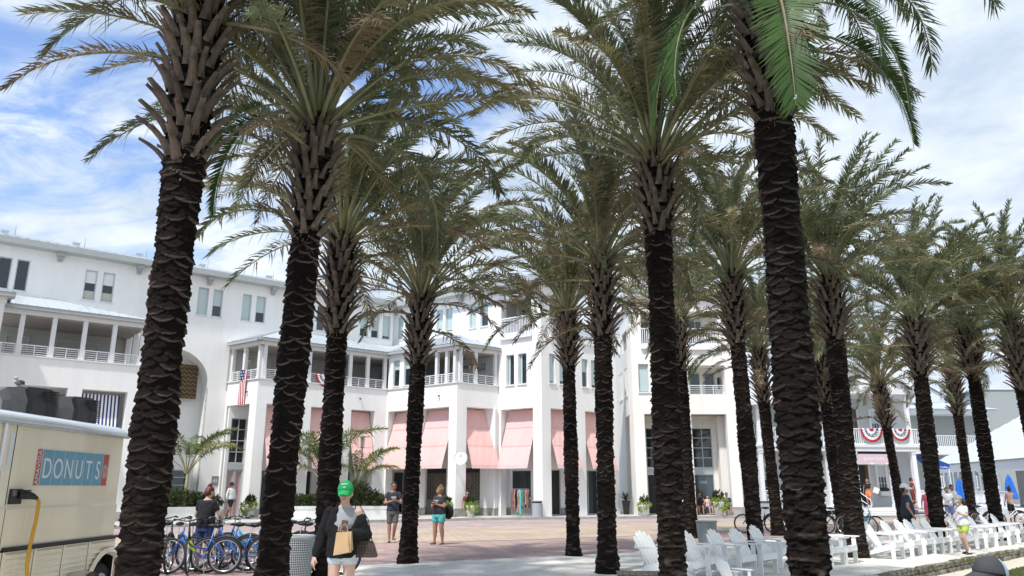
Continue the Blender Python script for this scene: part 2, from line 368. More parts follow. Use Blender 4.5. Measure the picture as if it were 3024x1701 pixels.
def railing_h(B, F, s0, s1, d, z0, z1, n=5, posts=1):
    m = MB().use('white')
    for i in range(n):
        z = z1 - (z1 - z0 - .06) * i / (n - 1); r = .022 if i == 0 else .012
        fbox(m, F, s0, s1, d - r, d + r, z - r, z + r)
    for k in range(posts + 2):
        s = s0 + (s1 - s0) * k / (posts + 1); s = min(max(s, s0 + .02), s1 - .02); fbox(m, F, s - .016, s + .016, d - .025, d + .025, z0, z1 + .004)
    return m.build('railing', B, F((s0 + s1) / 2, d, z0))
def railing_v(B, F, s0, s1, d, z0, z1, step=.11, k='white', nm='railing'):
    m = MB().use(k); O = F((s0 + s1) / 2, d, z0)
    fbox(m, F, s0, s1, d - .04, d + .04, z1 - .06, z1); fbox(m, F, s0, s1, d - .035, d + .035, z0, z0 + .06)
    rl = m.build(nm, B, O)
    n = max(2, int((s1 - s0) / step)); b = MB().use(k)
    fbox(b, Fr((0, 0), F.a), -.022, .022, -.02, .02, 0, z1 - z0 - .124); me = b.mesh('baluster')
    for i in range(n):
        s = s0 + (s1 - s0) * (i + .5) / n; p = F(s, d, z0 + .062); inst(me, 'baluster', rl, (p[0] - O[0], p[1] - O[1], p[2] - O[2]))
    return rl
def awning(B, F, s0, s1, ztop=6.0, zbot=2.86, dt=-.62, db=.42, k='pink', stripes=None, flare=.0):
    """sloping canvas sheet with three seamed panels and a scalloped valance"""
    O = F((s0 + s1) / 2, dt, ztop); m = MB().use(stripes[0] if stripes else k); m.smooth = False; n = 21 if stripes else 12; cuts = [0, .34, .66, 1]
    rows = 12; L = []
    for r in range(rows + 1):
        t = r / rows; z = ztop + (zbot - ztop) * t; d = dt + (db - dt) * (t ** 1.08) + (.012 * sin(pi * ((t * 3) % 1)))
        L.append([F(s0 + (s1 - s0) * c / n, d - .02 * sin(pi * c / n) * sin(pi * t) + .006 * sin(c * 2.1 + r), z) for c in range(n + 1)])
    for r in range(rows):
        for c in range(n):
            if stripes: m.use(stripes[c % 2])
            m.quad(L[r + 1][c], L[r + 1][c + 1], L[r][c + 1], L[r][c])
    for t in cuts[1:3]:                                    # seams proud of the canvas
        if stripes: break
        r = int(round(t * rows)); m.use(k)
        p = F(s0, 0, 0); a, b = Vector(L[r][0]), Vector(L[r][-1]); nn = Vector((F.n[0], F.n[1], 0)) * .012
        m.add([a + nn, b + nn, b + nn + Vector((0, 0, .03)), a + nn + Vector((0, 0, .03))], [(0, 1, 2, 3)])
    aw = m.build('awning', B, O)
    kk = stripes[1] if stripes else k; v = MB().use(kk); ns = max(6, int((s1 - s0) / .16)); d = db
    for i in range(ns):
        a, b = s0 + (s1 - s0) * i / ns, s0 + (s1 - s0) * (i + 1) / ns; pts = [F(a, d, zbot), F(b, d, zbot)]
        for q in range(5, -1, -1):
            u = q / 5; pts.append(F(a + (b - a) * u, d + .02 + .02 * sin(u * pi), zbot - .13 - .07 * sin(pi * u)))
        v.add(pts, [tuple(range(len(pts)))])
        w_ = [F(a + (b - a) * u, d + .024 + .02 * sin(u * pi), zbot - .118 - .07 * sin(pi * u)) for u in (0, .25, .5, .75, 1)]
        w2 = [(x, y, z - .022) for x, y, z in w_]; v.use('canvas'); v.add(w_ + w2, [(j, j + 1, j + 6, j + 5) for j in range(4)]); v.use(kk)
    o = v.build('valance', None, O); o.parent = aw; o.location = (0, 0, 0)
    return aw
def seams(roof, P, Q, step=.45, side=None):
    """standing seams from eave line P0-P1 to ridge line Q0-Q1 (given as matching end points)"""
    P0, P1, Q0, Q1 = [Vector(x) for x in (*P, *Q)]; n = int((P1 - P0).length / step)
    d = (P1 - P0).normalized()
    up = ((Q0 + Q1) / 2 - (P0 + P1) / 2); up = up - d * up.dot(d); H = up.length; up.normalize(); nrm = d.cross(up).normalized()
    if nrm.z < 0: nrm = -nrm
    for i in range(n + 1):
        s = (P1 - P0).length * i / max(n, 1)
        # length up the slope limited by hips
        a = (Q0 - P0).dot(d); b = (Q1 - P0).dot(d); LEN = (P1 - P0).length; t = 1.0
        if s < a: t = s / a
        if s > b: t = min(t, (LEN - s) / max(LEN - b, 1e-6)) if LEN > b else t
        if t < .04: continue
        p = P0 + d * s; m = MB().use('metalroof')
        q = p + up * H * t; hw = d * .012; hh = nrm * .045
        m.add([p - hw, p + hw, p + hw + hh, p - hw + hh, q - hw, q + hw, q + hw + hh, q - hw + hh], [(0, 1, 2, 3), (7, 6, 5, 4), (3, 2, 6, 7), (0, 3, 7, 4), (1, 5, 6, 2)])
        o = m.build('roof_seam', None, None); o.parent = roof; o.location = -Vector(roof.location)

# ------------------------------------------------------------------ ground
def resample(P, n):
    P = [Vector((*p, 0)) for p in P]; L = [0]
    for a, b in zip(P, P[1:]): L.append(L[-1] + (b - a).length)
    out = []
    for i in range(n + 1):
        t = L[-1] * i / n; j = 0
        while j < len(P) - 2 and L[j + 1] < t: j += 1
        out.append(P[j].lerp(P[j + 1], (t - L[j]) / max(L[j + 1] - L[j], 1e-6)))
    return out
def strip(name, A, B, z, k, n=80, m=6, amp=0.0, jag=0.0, kind='structure', zb=None):
    a, b = resample(A, n), resample(B, n); mb = MB().use(k); mb.smooth = amp > 0; vs = []
    for i in range(n + 1):
        for j in range(m + 1):
            t = j / m; p = a[i].lerp(b[i], t)
            if jag and j == m: p += (b[i] - a[i]).normalized() * (jag * (sin(i * .9) + .7 * sin(i * 2.3 + 1) + .5 * sin(i * 5.1)))
            h = z if zb is None else z + (zb - z) * t
            if amp and 0 < j < m: h += amp * (.5 * sin(p.x * 1.9 + sin(p.y * 1.3)) + .5 * sin(p.y * 2.3 + 1.7 * sin(p.x * .9)) + .35 * sin(p.x * 5.1 + p.y * 4.3) + random.uniform(-.35, .35))
            vs.append((p.x, p.y, h))
    mb.add(vs, [(i * (m + 1) + j, (i + 1) * (m + 1) + j, (i + 1) * (m + 1) + j + 1, i * (m + 1) + j + 1) for i in range(n) for j in range(m)])
    return tag(mb.build(name), kind=kind)
R1 = [(-7.0, -6), (-5.6, 2), (-4.7, 9), (-4.3, 14), (-3.9, 17.3), (-2.1, 18.3), (0, 19.2), (2.7, 20.7), (4.6, 22.6), (7.1, 25.0), (10.5, 28.0), (14.1, 30.8), (22, 35.5), (34, 40), (50, 44)]
T1 = [(-14, -6), (-13.5, 4), (-13.2, 12), (-12.4, 20), (-9.5, 23.5), (-5, 24.3), (0, 25.8), (4, 28), (8, 31), (13, 34.3), (19, 37.4), (27, 40), (36, 42.5), (50, 45.5)]
T2 = [(-22, -6), (-21, 6), (-20.5, 16), (-18, 24), (-13, 28.5), (-8, 31), (-3, 33.2), (2, 36), (8, 38.8), (14, 40.6), (20, 42), (28, 43.3), (36, 44.6), (50, 47)]
KB = [(-30, -6), (-29, 8), (-26, 20), (-20, 29.5), (-13.2, 35.4), (-9, 37.4), (-6, 39.0), (-2, 41.3), (1.1, 42.35), (7.3, 43.95), (13, 44.3), (20, 44.75), (28, 46.5), (36, 49), (50, 52)]
tag(MB().use('soil').box(-400, 400, -60, 900, -.9, -.6).build('ground'), kind='structure')
strip('road', R1, KB, -.012, 'brickpink', 120, 30)
strip('paving_band', T1, T2, -.004, 'bricktan', 120, 24)
def offs(P, d):
    out = []
    for i, p in enumerate(P):
        a, b = P[max(i - 1, 0)], P[min(i + 1, len(P) - 1)]; t = Vector((b[0] - a[0], b[1] - a[1])).normalized(); out.append((p[0] - t.y * d, p[1] + t.x * d))
    return out
strip('paving_band', T2, offs(KB, .0), -.008, 'brickgrey', 120, 12)
strip('paving_line', offs(T2, -.11), offs(T2, .11), 0.0, 'concrete', 120, 1)
KBi = offs(KB, .16)
strip('kerb', KB, KBi, .12, 'kerb', 120, 1); strip('kerb', KB, KB[:0] or [(p[0], p[1]) for p in KB], -.03, 'kerb', 120, 1, zb=.12)
SW = [(-75, -6), (-70, 15), (-55, 40), (-35, 60), (-14, 62), (-4, 62), (0, 62), (4, 62), (8, 62), (12, 70), (16, 70), (25, 70), (34, 72), (45, 74), (70, 76)]
strip('pavement', KBi, SW, .116, 'concrete', 120, 20)
ang = atan2(.689, .725)
S1p = [(-6, -9), (-3, 5), (1.2, 9.9), (7.2, 15.6), (14.2, 22.25), (22, 29.6), (40, 46.7)]
PI_ = [(-6, -9), (-3, 5), (1.2, 9.9), (7.2, 15.6), (14.2, 22.25), (22, 29.6), (50, 42)]
strip('sand', [(-6.9, -8.5), (-4.4, 4), (-1.2, 8), (1.2, 9.9), (4.2, 12.8), (7.2, 15.6), (10.7, 18.9), (14.2, 22.25), (18, 25.9), (22, 29.6), (50, 41.5)],
      [(p[0], p[1]) for p in R1], 0.0, 'sand', 260, 44, amp=.028, jag=.06)
# low stone edging between the sand and the lower path
stones = empty('stone_edging', (7.2, 15.6, -.2), 'low rough stone edging holding up the white sand beside the path', 'stone kerb')
rs = random.Random(3); pts = resample([(3.0, 11.6), (4.2, 12.75), (7.2, 15.6), (14.2, 22.25), (22, 29.6)], 90)
for i in range(len(pts) - 1):
    a, b = pts[i], pts[i + 1]; t = (b - a).normalized(); n_ = Vector((t.y, -t.x, 0)); gp = .012
    for lay in range(2):
        o_ = (i + .5 * lay) ; mb = MB().use('stone'); c0 = a + t * (gp + (.14 if lay else 0)); c1 = b - t * gp + t * (.14 if lay else 0)
        z0, z1 = (-.22, -.105) if lay == 0 else (-.095, .012 + rs.uniform(-.012, .02)); q = rs.uniform(0, .035); e = .02
        vs = []
        for z, ins in ((z0, .0), (z0 + .02, q), (z1 - .025, q + rs.uniform(-.01, .01)), (z1, q - .02)):
            for p, sg in ((c0, 1), (c1, -1)): vs.append(p + t * e * sg * (1 if z in (z0, z1) else 0) + n_ * ins + Vector((0, 0, z)))
            for p, sg in ((c1, -1), (c0, 1)): vs.append(p + t * e * sg * (1 if z in (z0, z1) else 0) - n_ * .16 + Vector((0, 0, z)))
        fs = [(3, 2, 1, 0), (12, 13, 14, 15)] + [(r * 4 + k, r * 4 + (k + 1) % 4, r * 4 + 4 + (k + 1) % 4, r * 4 + 4 + k) for r in range(3) for k in range(4)]
        mb.add([v - Vector(stones.location) for v in vs], fs); mb.build('stone', stones)
strip('path', offs([(-6, -9), (-3, 5), (1.2, 9.9), (7.2, 15.6), (14.2, 22.25), (22, 29.6), (45, 51)], 0.0), offs([(-6, -9), (-3, 5), (1.2, 9.9), (7.2, 15.6), (14.2, 22.25), (22, 29.6), (45, 51)], -.75), -.2, 'path', 60, 2)
strip('lawn', offs([(-6, -9), (-3, 5), (1.2, 9.9), (7.2, 15.6), (14.2, 22.25), (22, 29.6), (45, 51)], -.75), [(10, -40), (20, -30), (40, -20), (60, -10), (90, 0), (110, 10), (150, 40)], -.205, 'grass', 60, 10)
mb = MB().use('blade'); rg = random.Random(5)
for i in range(16000):
    t = rg.uniform(0.0, 1.0); y = 13 + 12 * t; x = 7.2 + (y - 15.6) * 1.053 + .77 * 1.42 + rg.random() ** 1.3 * 3.0; 
    h = rg.uniform(.02, .05); a = rg.uniform(0, pi); dx, dy = cos(a) * .008, sin(a) * .008; lx, ly = rg.uniform(-.02, .02), rg.uniform(-.02, .02)
    mb.add([(x - dx, y - dy, -.205), (x + dx, y + dy, -.205), (x + lx, y + ly, -.205 + h)], [(0, 1, 2)])
tag(mb.build('grass'), 'short green lawn grass beyond the pale path in the bottom right corner', 'grass', kind='stuff')

mb = MB().use('blade')
for i in range(7000):
    t = rg.random(); a = Vector((4.2 + 17.8 * t, 12.75 + 16.85 * t, 0)); j = rg.gauss(0, .05); den = sin(a.x * 3.1) + sin(a.x * 7.7 + 2) + sin(a.x * 1.3)
    if den + rg.uniform(-1.4, 1.4) < .3: continue
    x, y = a.x + .69 * (j + .03), a.y - .725 * (j + .03) + .0; h = rg.uniform(.02, .09); d = rg.uniform(0, pi); q = .006; zb = .0 if j < .0 else -.02
    mb.add([(x - q * cos(d), y - q * sin(d), zb), (x + q * cos(d), y + q * sin(d), zb), (x + .03 * rg.uniform(-1, 1), y - .03 * rg.random(), zb + h * rg.choice((1, 1, -.6)))], [(0, 1, 2)])
tag(mb.build('weeds'), 'straggling weeds along the top of the low stone edging', 'weeds', kind='stuff')
# ------------------------------------------------------------------ white building with three folded wings
BT = (-6.0, 46.0, 0.0)
WB = empty('white_building', BT, 'long white stucco building with upper porches, metal roofs and pink awnings', 'building')
A = Fr((-16.24, 43.2), radians(38.5), BT); B_ = Fr((-8.105, 50.476), radians(-37), BT)
dA, dB = 2.8, 2.85
GF = .12; SOF = 6.08; SILL = 7.4; BEAM = 9.3; EAVE = 9.55; WTOP = 13.3
up = []
for s0, s1 in ((-11.55, -10.98), (-10.78, -10.22), (-7.72, -7.15), (-6.88, -6.31), (-2.0, -1.4), (-1.15, -.6), (.53, 1.08), (1.36, 1.94), (4.5, 5.03), (5.22, 5.76), (8.22, 8.81), (9.03, 9.58), (9.85, 10.43)): up.append((s0, s1, 11.1, 12.7))
upA = up
m = MB().use('stucco')
arch = (-4.9, -.92)
# main wall A, with the great arch cut as stepped cells behind a smooth ring
AH = [(s0, s1, a, b) for s0, s1, a, b in upA] + [(-4.9, -.92, 0.0, 9.05)]
wall(m, A, -16, 10.62, GF, WTOP, .35, AH)
# arch spandrels: smooth curve filled between circle and rectangle
ac, az, ar = -2.91, 7.06, 1.99
N_ = 28
for side in (1,):
    for i in range(N_):
        t0, t1 = pi * i / N_, pi * (i + 1) / N_; p0 = (ac - ar * cos(t0), az + ar * sin(t0)); p1 = (ac - ar * cos(t1), az + ar * sin(t1))
        m.quad(A(p0[0], 0, p0[1]), A(p1[0], 0, p1[1]), A(p1[0], 0, 9.05), A(p0[0], 0, 9.05))
        m.quad(A(p0[0], -1.3, p0[1]), A(p1[0], -1.3, p1[1]), A(p1[0], 0, p1[1]), A(p0[0], 0, p0[1]))
m.quad(A(-.92, 0, 0), A(-.92, -1.3, 0), A(-.92, -1.3, az), A(-.92, 0, az)); m.quad(A(-4.9, -1.3, 0), A(-4.9, 0, 0), A(-4.9, 0, az), A(-4.9, -1.3, az))
wall(m, A.shift(-1.3), -5.2, -.6, GF, 9.3, .2, [(-3.1, -1.2, .12, 2.6)])
upB = []
for s0, s1 in ((.55, 1.1), (1.25, 1.75), (4.05, 4.62), (4.82, 5.44), (6.83, 7.4), (7.72, 8.32)): upB.append((s0, s1, 11.18, 12.72))
TB = [(9.73, 10.3, 7.42, 9.2), (10.59, 11.19, 7.42, 9.2), (9.33, 11.57, 10.42, 12.6), (9.36, 11.63, GF, 6.03)]
wall(m, B_, 0, 12.24, GF, WTOP, .5, upB + TB)
S5 = (1.67, 43.11); A2 = Fr(S5, radians(38.5), BT)
A2H = [(.6, 1.05, 7.42, 9.12), (1.38, 1.83, 7.42, 9.12), (3.17, 3.68, 7.4, 9.08), (3.93, 4.42, 7.4, 9.08), (.66, 2.65, 10.2, 12.6), (.66, 2.65, GF, 6.0), (3.35, 5.55, GF, 6.0)]
wall(m, A2, 0.002, 3.0, GF, WTOP, .5, A2H); wall(m, A2, 3.0, 6.05, GF, 10.2, .5, A2H)
wl = m.build('wall', WB)
# side returns and flat roofs of the tower
m = MB().use('stucco')
E2 = Fr(A2(3.0, 0, 0)[:2], radians(-37 + 180), (0, 0, 0)); E2.o = A2(3.0, 0, 0)[:2]
m.quad(A2(3.0, -.02, 10.2), A2(3.0, -6, 10.2), A2(3.0, -6, WTOP), A2(3.0, -.02, WTOP)); m.quad(A2(6.05, 0, GF), A2(6.05, -7, GF), A2(6.05, -7, 10.2), A2(6.05, 0, 10.2))
m.quad(A2(3.0, -.5, 10.1), A2(6.05, -.5, 10.1), A2(6.05, -7, 10.1), A2(3.0, -7, 10.1))
m.build('side_wall', WB)
# windows: top floor
bl = {0: .0, 1: .0, 2: .42, 3: .42, 4: 1, 5: .6, 6: 1, 7: .62, 8: .8, 9: .0, 10: .68, 11: .7, 12: .88}
for i, h in enumerate(upA): window(WB, A, *h, blind=bl[i], curtain=.3 if i in (2, 3) else 0, bk='canvas' if i in (2, 3) else 'blind')
for i, h in enumerate(upB): window(WB, B_, *h, blind=(1, 1, .95, .95, 1, .55)[i])
window(WB, B_, *TB[0], blind=0, kd='glass'); window(WB, B_, *TB[1], blind=0, kd='glass')
for i in range(4): window(WB, A2, *A2H[i], blind=(.95, .9, .45, .9)[i])
# curtain leaves half drawn in the tower windows
for h in TB[:2]:
    c = MB().use('blind'); fbox(c, B_, h[0] + .06, h[0] + .2, -.153, -.148, h[2] + .06, h[3] - .06); c.build('curtain', WB)
# recessed top balconies on the tower, inner walls, slabs, balustrades
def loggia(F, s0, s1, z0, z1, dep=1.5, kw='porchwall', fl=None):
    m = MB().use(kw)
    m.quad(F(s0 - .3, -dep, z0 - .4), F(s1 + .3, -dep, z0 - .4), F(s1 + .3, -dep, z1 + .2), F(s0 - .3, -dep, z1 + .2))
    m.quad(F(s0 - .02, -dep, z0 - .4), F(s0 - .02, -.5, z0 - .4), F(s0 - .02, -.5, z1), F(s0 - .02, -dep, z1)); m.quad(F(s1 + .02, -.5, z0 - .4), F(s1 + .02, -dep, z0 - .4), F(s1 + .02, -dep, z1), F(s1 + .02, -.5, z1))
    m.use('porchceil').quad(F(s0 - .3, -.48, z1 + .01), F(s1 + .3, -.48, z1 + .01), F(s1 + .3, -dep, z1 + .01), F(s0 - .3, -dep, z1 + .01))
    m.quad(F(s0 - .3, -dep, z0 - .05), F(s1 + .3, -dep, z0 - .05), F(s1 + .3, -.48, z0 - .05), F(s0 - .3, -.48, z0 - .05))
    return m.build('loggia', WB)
loggia(B_, 9.33, 11.57, 10.42, 12.6); window(WB, B_, 9.75, 10.45, 10.5, 12.3, d=-1.46, sill=False); window(WB, B_, 10.6, 11.2, 10.5, 12.3, d=-1.46, sill=False, blind=.3)
loggia(A2, .66, 2.65, 10.2, 12.6); window(WB, A2, 1.2, 2.1, 10.3, 12.2, d=-1.46, sill=False)
railing_v(WB, B_, 9.33, 11.57, .02, 10.44, 11.44); railing_v(WB, A2, .68, 2.63, .02, 10.24, 11.27); railing_v(WB, A2, 3.1, 5.95, -.1, 10.22, 11.26)
m = MB().use('white'); fbox(m, B_, 9.28, 11.62, .0, .16, 10.12, 10.42); fbox(m, A2, .62, 2.7, .0, .16, 9.95, 10.22); fbox(m, A2, 3.02, 6.05, .0, .1, 9.95, 10.22)
for i in range(8): fbox(m, B_, 9.4 + i * .3, 9.45 + i * .3, .05, .11, 10.06, 10.12)
m.build('balcony_edge', WB)
# main roof over the walls: gutter, fascia, sheets, seams, brackets
def roofstrip(F, s0, s1, e0, e1, r0, r1, ov=.55, nm='roof'):
    """F frame, s range at wall; e: eave s range; r: ridge s range"""
    m = MB().use('metalroof'); P0, P1, Q0, Q1 = F(e0, ov, WTOP + .34), F(e1, ov, WTOP + .34), F(r0, -2.6, WTOP + 1.22), F(r1, -2.6, WTOP + 1.22)
    m.quad(P0, P1, Q1, Q0); m.use('gutter')
    m.quad(F(e0, ov + .04, WTOP + .02), F(e1, ov + .04, WTOP + .02), F(e1, ov + .04, WTOP + .33), F(e0, ov + .04, WTOP + .33)); m.quad(F(e0, 0, WTOP - .0), F(e1, 0, WTOP), F(e1, ov + .04, WTOP + .02), F(e0, ov + .04, WTOP + .02))
    m.quad(F(e0, ov + .04, WTOP + .33), F(e1, ov + .04, WTOP + .33), P1, P0)
    m.use('metalroof'); m.box(r0, r1, -2.72, -2.5, WTOP + 1.2, WTOP + 1.27, tf=F)
    rf = m.build(nm, WB, P0); seams(rf, (P0, P1), (Q0, Q1)); return rf
roofstrip(A, -16, 10.6, -16.5, 10.15, -16.5, 12.6); roofstrip(B_, 0, 12.24, .45, 12.6, -1.6, 11.0)
roofstrip(A2, 0, 3, -.3, 3.3, 1.2, 2.2)
for F, ss in ((A, (-12.6, -8.97, -5.2, -1.45, 2.3, 6.05)), (B_, (.42, 3.0, 6.2, 9.4, 12.0))):
    for s in ss:
        m = MB().use('gutter'); fbox(m, F, s - .16, s + .16, .0, .42, 13.12, 13.31); fbox(m, F, s - .12, s + .12, .0, .26, 12.98, 13.12); fbox(m, F, s - .1, s + .1, .0, .14, 12.86, 12.98); m.build('bracket', WB, F(s, 0, 13.1))
for F, ss in ((A, (-10.9, -7.6, -4.4, -.9, 3.2, 6.5)), (B_, (2, 5.5, 9))):
    for i, s in enumerate(ss):
        m = MB().use('greymetal'); m.tube([F(s, -2.55, WTOP + 1.2), F(s, -2.55, WTOP + 1.85)], [.02, .006], 6); m.build('lightning_rod', WB, F(s, -2.55, WTOP + 1.2))
        m = MB().use('metalroof'); fbox(m, F, s - .65, s - .35, -2.1, -1.8, WTOP + 1.0, WTOP + 1.22); fbox(m, F, s - .69, s - .31, -2.14, -1.76, WTOP + 1.22, WTOP + 1.26); m.build('roof_vent', WB, F(s - .5, -2, WTOP + 1.1))

# --- porch storeys: front plane, sill, columns, beam, hip roof
def lower_front(F, s0, s1, holes, th=.55, d=0.0, nm='arcade_wall'):
    m = MB().use('stucco'); wall(m, F, s0, s1, GF, SILL - .02, th, holes, d); m.use('plinth')
    xs = sorted([s0] + [h[0] for h in holes] + [h[1] for h in holes] + [s1])
    for a, b in zip(xs[::2], xs[1::2]):
        if b - a > .05: fbox(m, F, a - (.035 if a > s0 else 0), b + (.035 if b < s1 else 0), d - th - .03, d + .035, GF, GF + .42)
    m.use('trim'); fbox(m, F, s0 - .04, s1 + .04, d - .3, d + .07, SILL - .02, SILL + .045)
    return m.build(nm, WB, F(s0, d, GF))
def columns(F, ss, d=-.14, w_=.2, z0=SILL + .045, z1=BEAM):
    for s in ss:
        m = MB().use('trim'); fbox(m, F, s - w_ / 2, s + w_ / 2, d - .11, d + .09, z0, z1); fbox(m, F, s - w_ / 2 - .03, s + w_ / 2 + .03, d - .14, d + .12, z0, z0 + .05)
        m.build('column', WB, F(s, d, z0))
def beam(F, s0, s1, g0, g1, d=0.0):
    m = MB().use('trim'); fbox(m, F, s0, s1, d - .27, d, BEAM, BEAM + .14); fbox(m, F, s0, s1, d - .3, d + .05, BEAM + .14, BEAM + .24)
    m.use('gutter'); fbox(m, F, g0, g1, d + .06, d + .26, BEAM + .2, BEAM + .36); m.build('beam', WB, F(s0, d, BEAM))
# wing 1 porch (front plane PA), left side return, wing 2 porch (front plane PB), right side return
PA = A.shift(dA); PB = B_.shift(dB)
def isect(F, G_):
    # s on F where planes meet
    ox, oy = F.o; px, py = G_.o; d = F.u[0] * G_.u[1] - F.u[1] * G_.u[0]; dx, dy = px - ox, py - oy
    return (dx * G_.u[1] - dy * G_.u[0]) / d
sA0 = .85; sA1 = isect(PA, PB); sB0 = isect(PB, PA); sB1 = 8.42
lower_front(PA, sA0, sA1, [(1.42, 3.42, GF, SOF), (4.0, 5.95, GF, SOF), (6.5, 8.05, GF, SOF)])
SL = Fr(PA(sA0, 0, 0)[:2], radians(-37), (0, 0, 0)); LS = dA / sin(radians(75.5))    # left side, s runs -LS..0
lower_front(SL, -LS, 0, [(-LS + .12, -.62, GF, SOF)])
lower_front(PB, sB0, sB1, [(2.95, 5.08, GF, SOF), (5.62, 7.84, GF, SOF)])
SR = Fr(PB(sB1, 0, 0)[:2], radians(38.5), (0, 0, 0)); LR = dB / sin(radians(75.5))
lower_front(SR, 0, LR, [(.68, LR - .12, GF, SOF)])
columns(PA, [sA0 + .3, 2.42, 3.78, 5.05, 6.35, 7.5, sA1 - .17]); columns(SL, [-LS + .12, -LS / 2 - .15, -.22])
columns(PB, [sB0 + .12, 6.72, 7.5, 8.12], w_=.19); columns(SR, [.3, 1.35, LR - .15])
beam(PA, sA0 - .02, sA1, sA0 - .35, sA1); beam(SL, -LS, .02, -LS, .3); beam(PB, sB0, sB1 + .02, sB0, sB1 + .35); beam(SR, -.02, LR, -.3, LR)
# enclosed bay with two windows at the start of wing 2
m = MB().use('stucco'); wall(m, PB, sB0, 5.6, SILL + .045, BEAM, .2, [(3.2, 3.75, SILL + .15, 9.15), (4.12, 4.66, SILL + .15, 9.15)], d=-.03); m.build('bay_wall', WB, PB(sB0, 0, SILL))
for h in ((3.2, 3.75), (4.12, 4.66)): window(WB, PB, h[0], h[1], SILL + .15, 9.15, d=-.13, blind=.35)
columns(PB, [5.65], w_=.17)
for F, a, b, p in ((PA, sA0 + .42, 2.32, 1), (PA, 2.52, 3.68, 1), (PA, 3.88, 4.95, 1), (PA, 5.15, 6.25, 1), (PA, 6.45, 7.4, 1), (PA, 7.6, sA1 - .27, 1), (SL, -LS + .22, -LS / 2 - .25, 1), (SL, -LS / 2 - .05, -.32, 1),
                   (PB, 5.75, 6.62, 1), (PB, 6.82, 7.4, 1), (PB, 7.6, 8.02, 0), (SR, .42, 1.25, 1), (SR, 1.45, LR - .25, 1)): railing_h(WB, F, a, b, -.12, SILL + .1, 7.97, posts=p)
def pt(F, s, d, z): return Vector(F(s, d, z))
g = .28; ZE = BEAM + .37; ZR = 10.86
Lp = PA(sA0, 0, 0); 
# roof corners
def cornerpt(F, G_, gap, z):
    f, h = F.shift(gap), G_.shift(gap); return Vector(f(isect(f, h), 0, z))
SLf = Fr((SL.o[0], SL.o[1]), SL.a); SRf = Fr((SR.o[0], SR.o[1]), SR.a); PAl = Fr(PA(0, 0, 0)[:2], PA.a); PBl = Fr(PB(0, 0, 0)[:2], PB.a)
C1 = cornerpt(PAl, SLf, g, ZE); Cv = cornerpt(PAl, PBl, g, ZE); C2 = cornerpt(PBl, SRf, g, ZE)
e0 = Vector(SLf(-LS, g, ZE)); e3 = Vector(SRf(LR, g, ZE))
W0_ = Vector(A(.0, .02, ZR)) - Vector((0, 0, 1.2)); T1_ = Vector(A(3.2, .02, ZR)); Vv = Vector(B_(.05, .02, ZR)); T2_ = Vector(B_(6.0, .02, ZR)); W3_ = Vector(B_(9.25, .02, ZE))
def roofpoly(name, polys, sm):
    m = MB().use('metalroof')
    for p in polys: m.add(p, [tuple(range(len(p)))])
    rf = m.build(name, WB, polys[0][0])
    for P, Q in sm: seams(rf, P, Q, .42)
    return rf
W0_ = Vector(A(-.05, .02, ZE + .0)); 
roofpoly('porch_roof', [[C1, Cv, Vv, T1_]], [((C1, Cv), (T1_, Vv))]); roofpoly('porch_roof', [[e0, C1, T1_, W0_]], [((e0, C1), (T1_ - (C1 - e0) * .02, T1_))])
roofpoly('porch_roof', [[Cv, C2, T2_, Vv]], [((Cv, C2), (Vv, T2_))]); roofpoly('porch_roof', [[C2, e3, W3_, T2_]], [((C2, e3), (T2_, T2_ + (e3 - C2) * .02))])
# hip caps
for a, b in ((C1, T1_), (C2, T2_)):
    m = MB().use('metalroof'); m.tube([a + Vector((0, 0, .03)), b + Vector((0, 0, .03))], .05, 6); m.build('ridge_cap', WB, a)
# porch floors, ceilings, back-wall doors
def slab(pts, z, k, nm, th=.06):
    m = MB().use(k); n = len(pts); m.add([(p[0], p[1], z) for p in pts] + [(p[0], p[1], z + th) for p in pts], [tuple(range(n))[::-1], tuple(range(n, 2 * n))] + [(i, (i + 1) % n, n + (i + 1) % n, n + i) for i in range(n)])
    return m.build(nm, WB)
inA = PAl.shift(-.2); inB = PBl.shift(-.2); inL = SLf.shift(-.2); inR = SRf.shift(-.2)
q1 = inA(isect(inA, inL), 0, 0); qv = inA(isect(inA, inB), 0, 0); q2 = inB(isect(inB, inR), 0, 0)
outl = [inL(-LS + .1, 0, 0), q1, qv, q2, inR(LR - .1, 0, 0), B_(0, .05, 0), A(.2, .05, 0)]
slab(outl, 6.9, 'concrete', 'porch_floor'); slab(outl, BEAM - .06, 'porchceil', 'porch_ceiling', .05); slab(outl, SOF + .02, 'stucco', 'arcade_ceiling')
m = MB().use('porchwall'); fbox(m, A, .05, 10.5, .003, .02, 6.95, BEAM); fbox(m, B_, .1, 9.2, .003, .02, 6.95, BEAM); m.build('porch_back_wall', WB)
for F, a, b, bl_ in ((A, 1.6, 2.5, 0), (A, 4.3, 5.3, 0), (A, 6.6, 7.3, 0), (A, 9.0, 9.7, .2), (B_, 6.2, 6.9, .1), (B_, 7.5, 8.3, .25)): window(WB, F, a, b, 7.0, 8.95, d=.05, blind=bl_, sill=False, kd='glassblue', nx=2 if b - a > .85 else 1, door=True)
for F, s in ((A, 1.2), (B_, 7.1)):
    m = MB().use('black'); m.tube([F(s, .08, 8.9), F(s, .2, 8.9), F(s, .2, 8.8)], .015, 6); m.use('lampglass'); m.tube([F(s, .2, 8.8), F(s, .2, 8.6)], [.05, .07], 8); m.build('wall_lantern', WB, F(s, 0, 8.8))
for F, s in ((SL, -.9), (PA, 7.0), (SR, .4), (PB, 7.1)):
    if F is SR: continue
    m = MB().use('black'); m.ell(F(s, .1, 6.72), (.05, .07, .05), 8, 6); m.tube([F(s, 0, 6.78), F(s, .1, 6.74)], .02, 6); m.build('spotlight', WB, F(s, 0, 6.72))

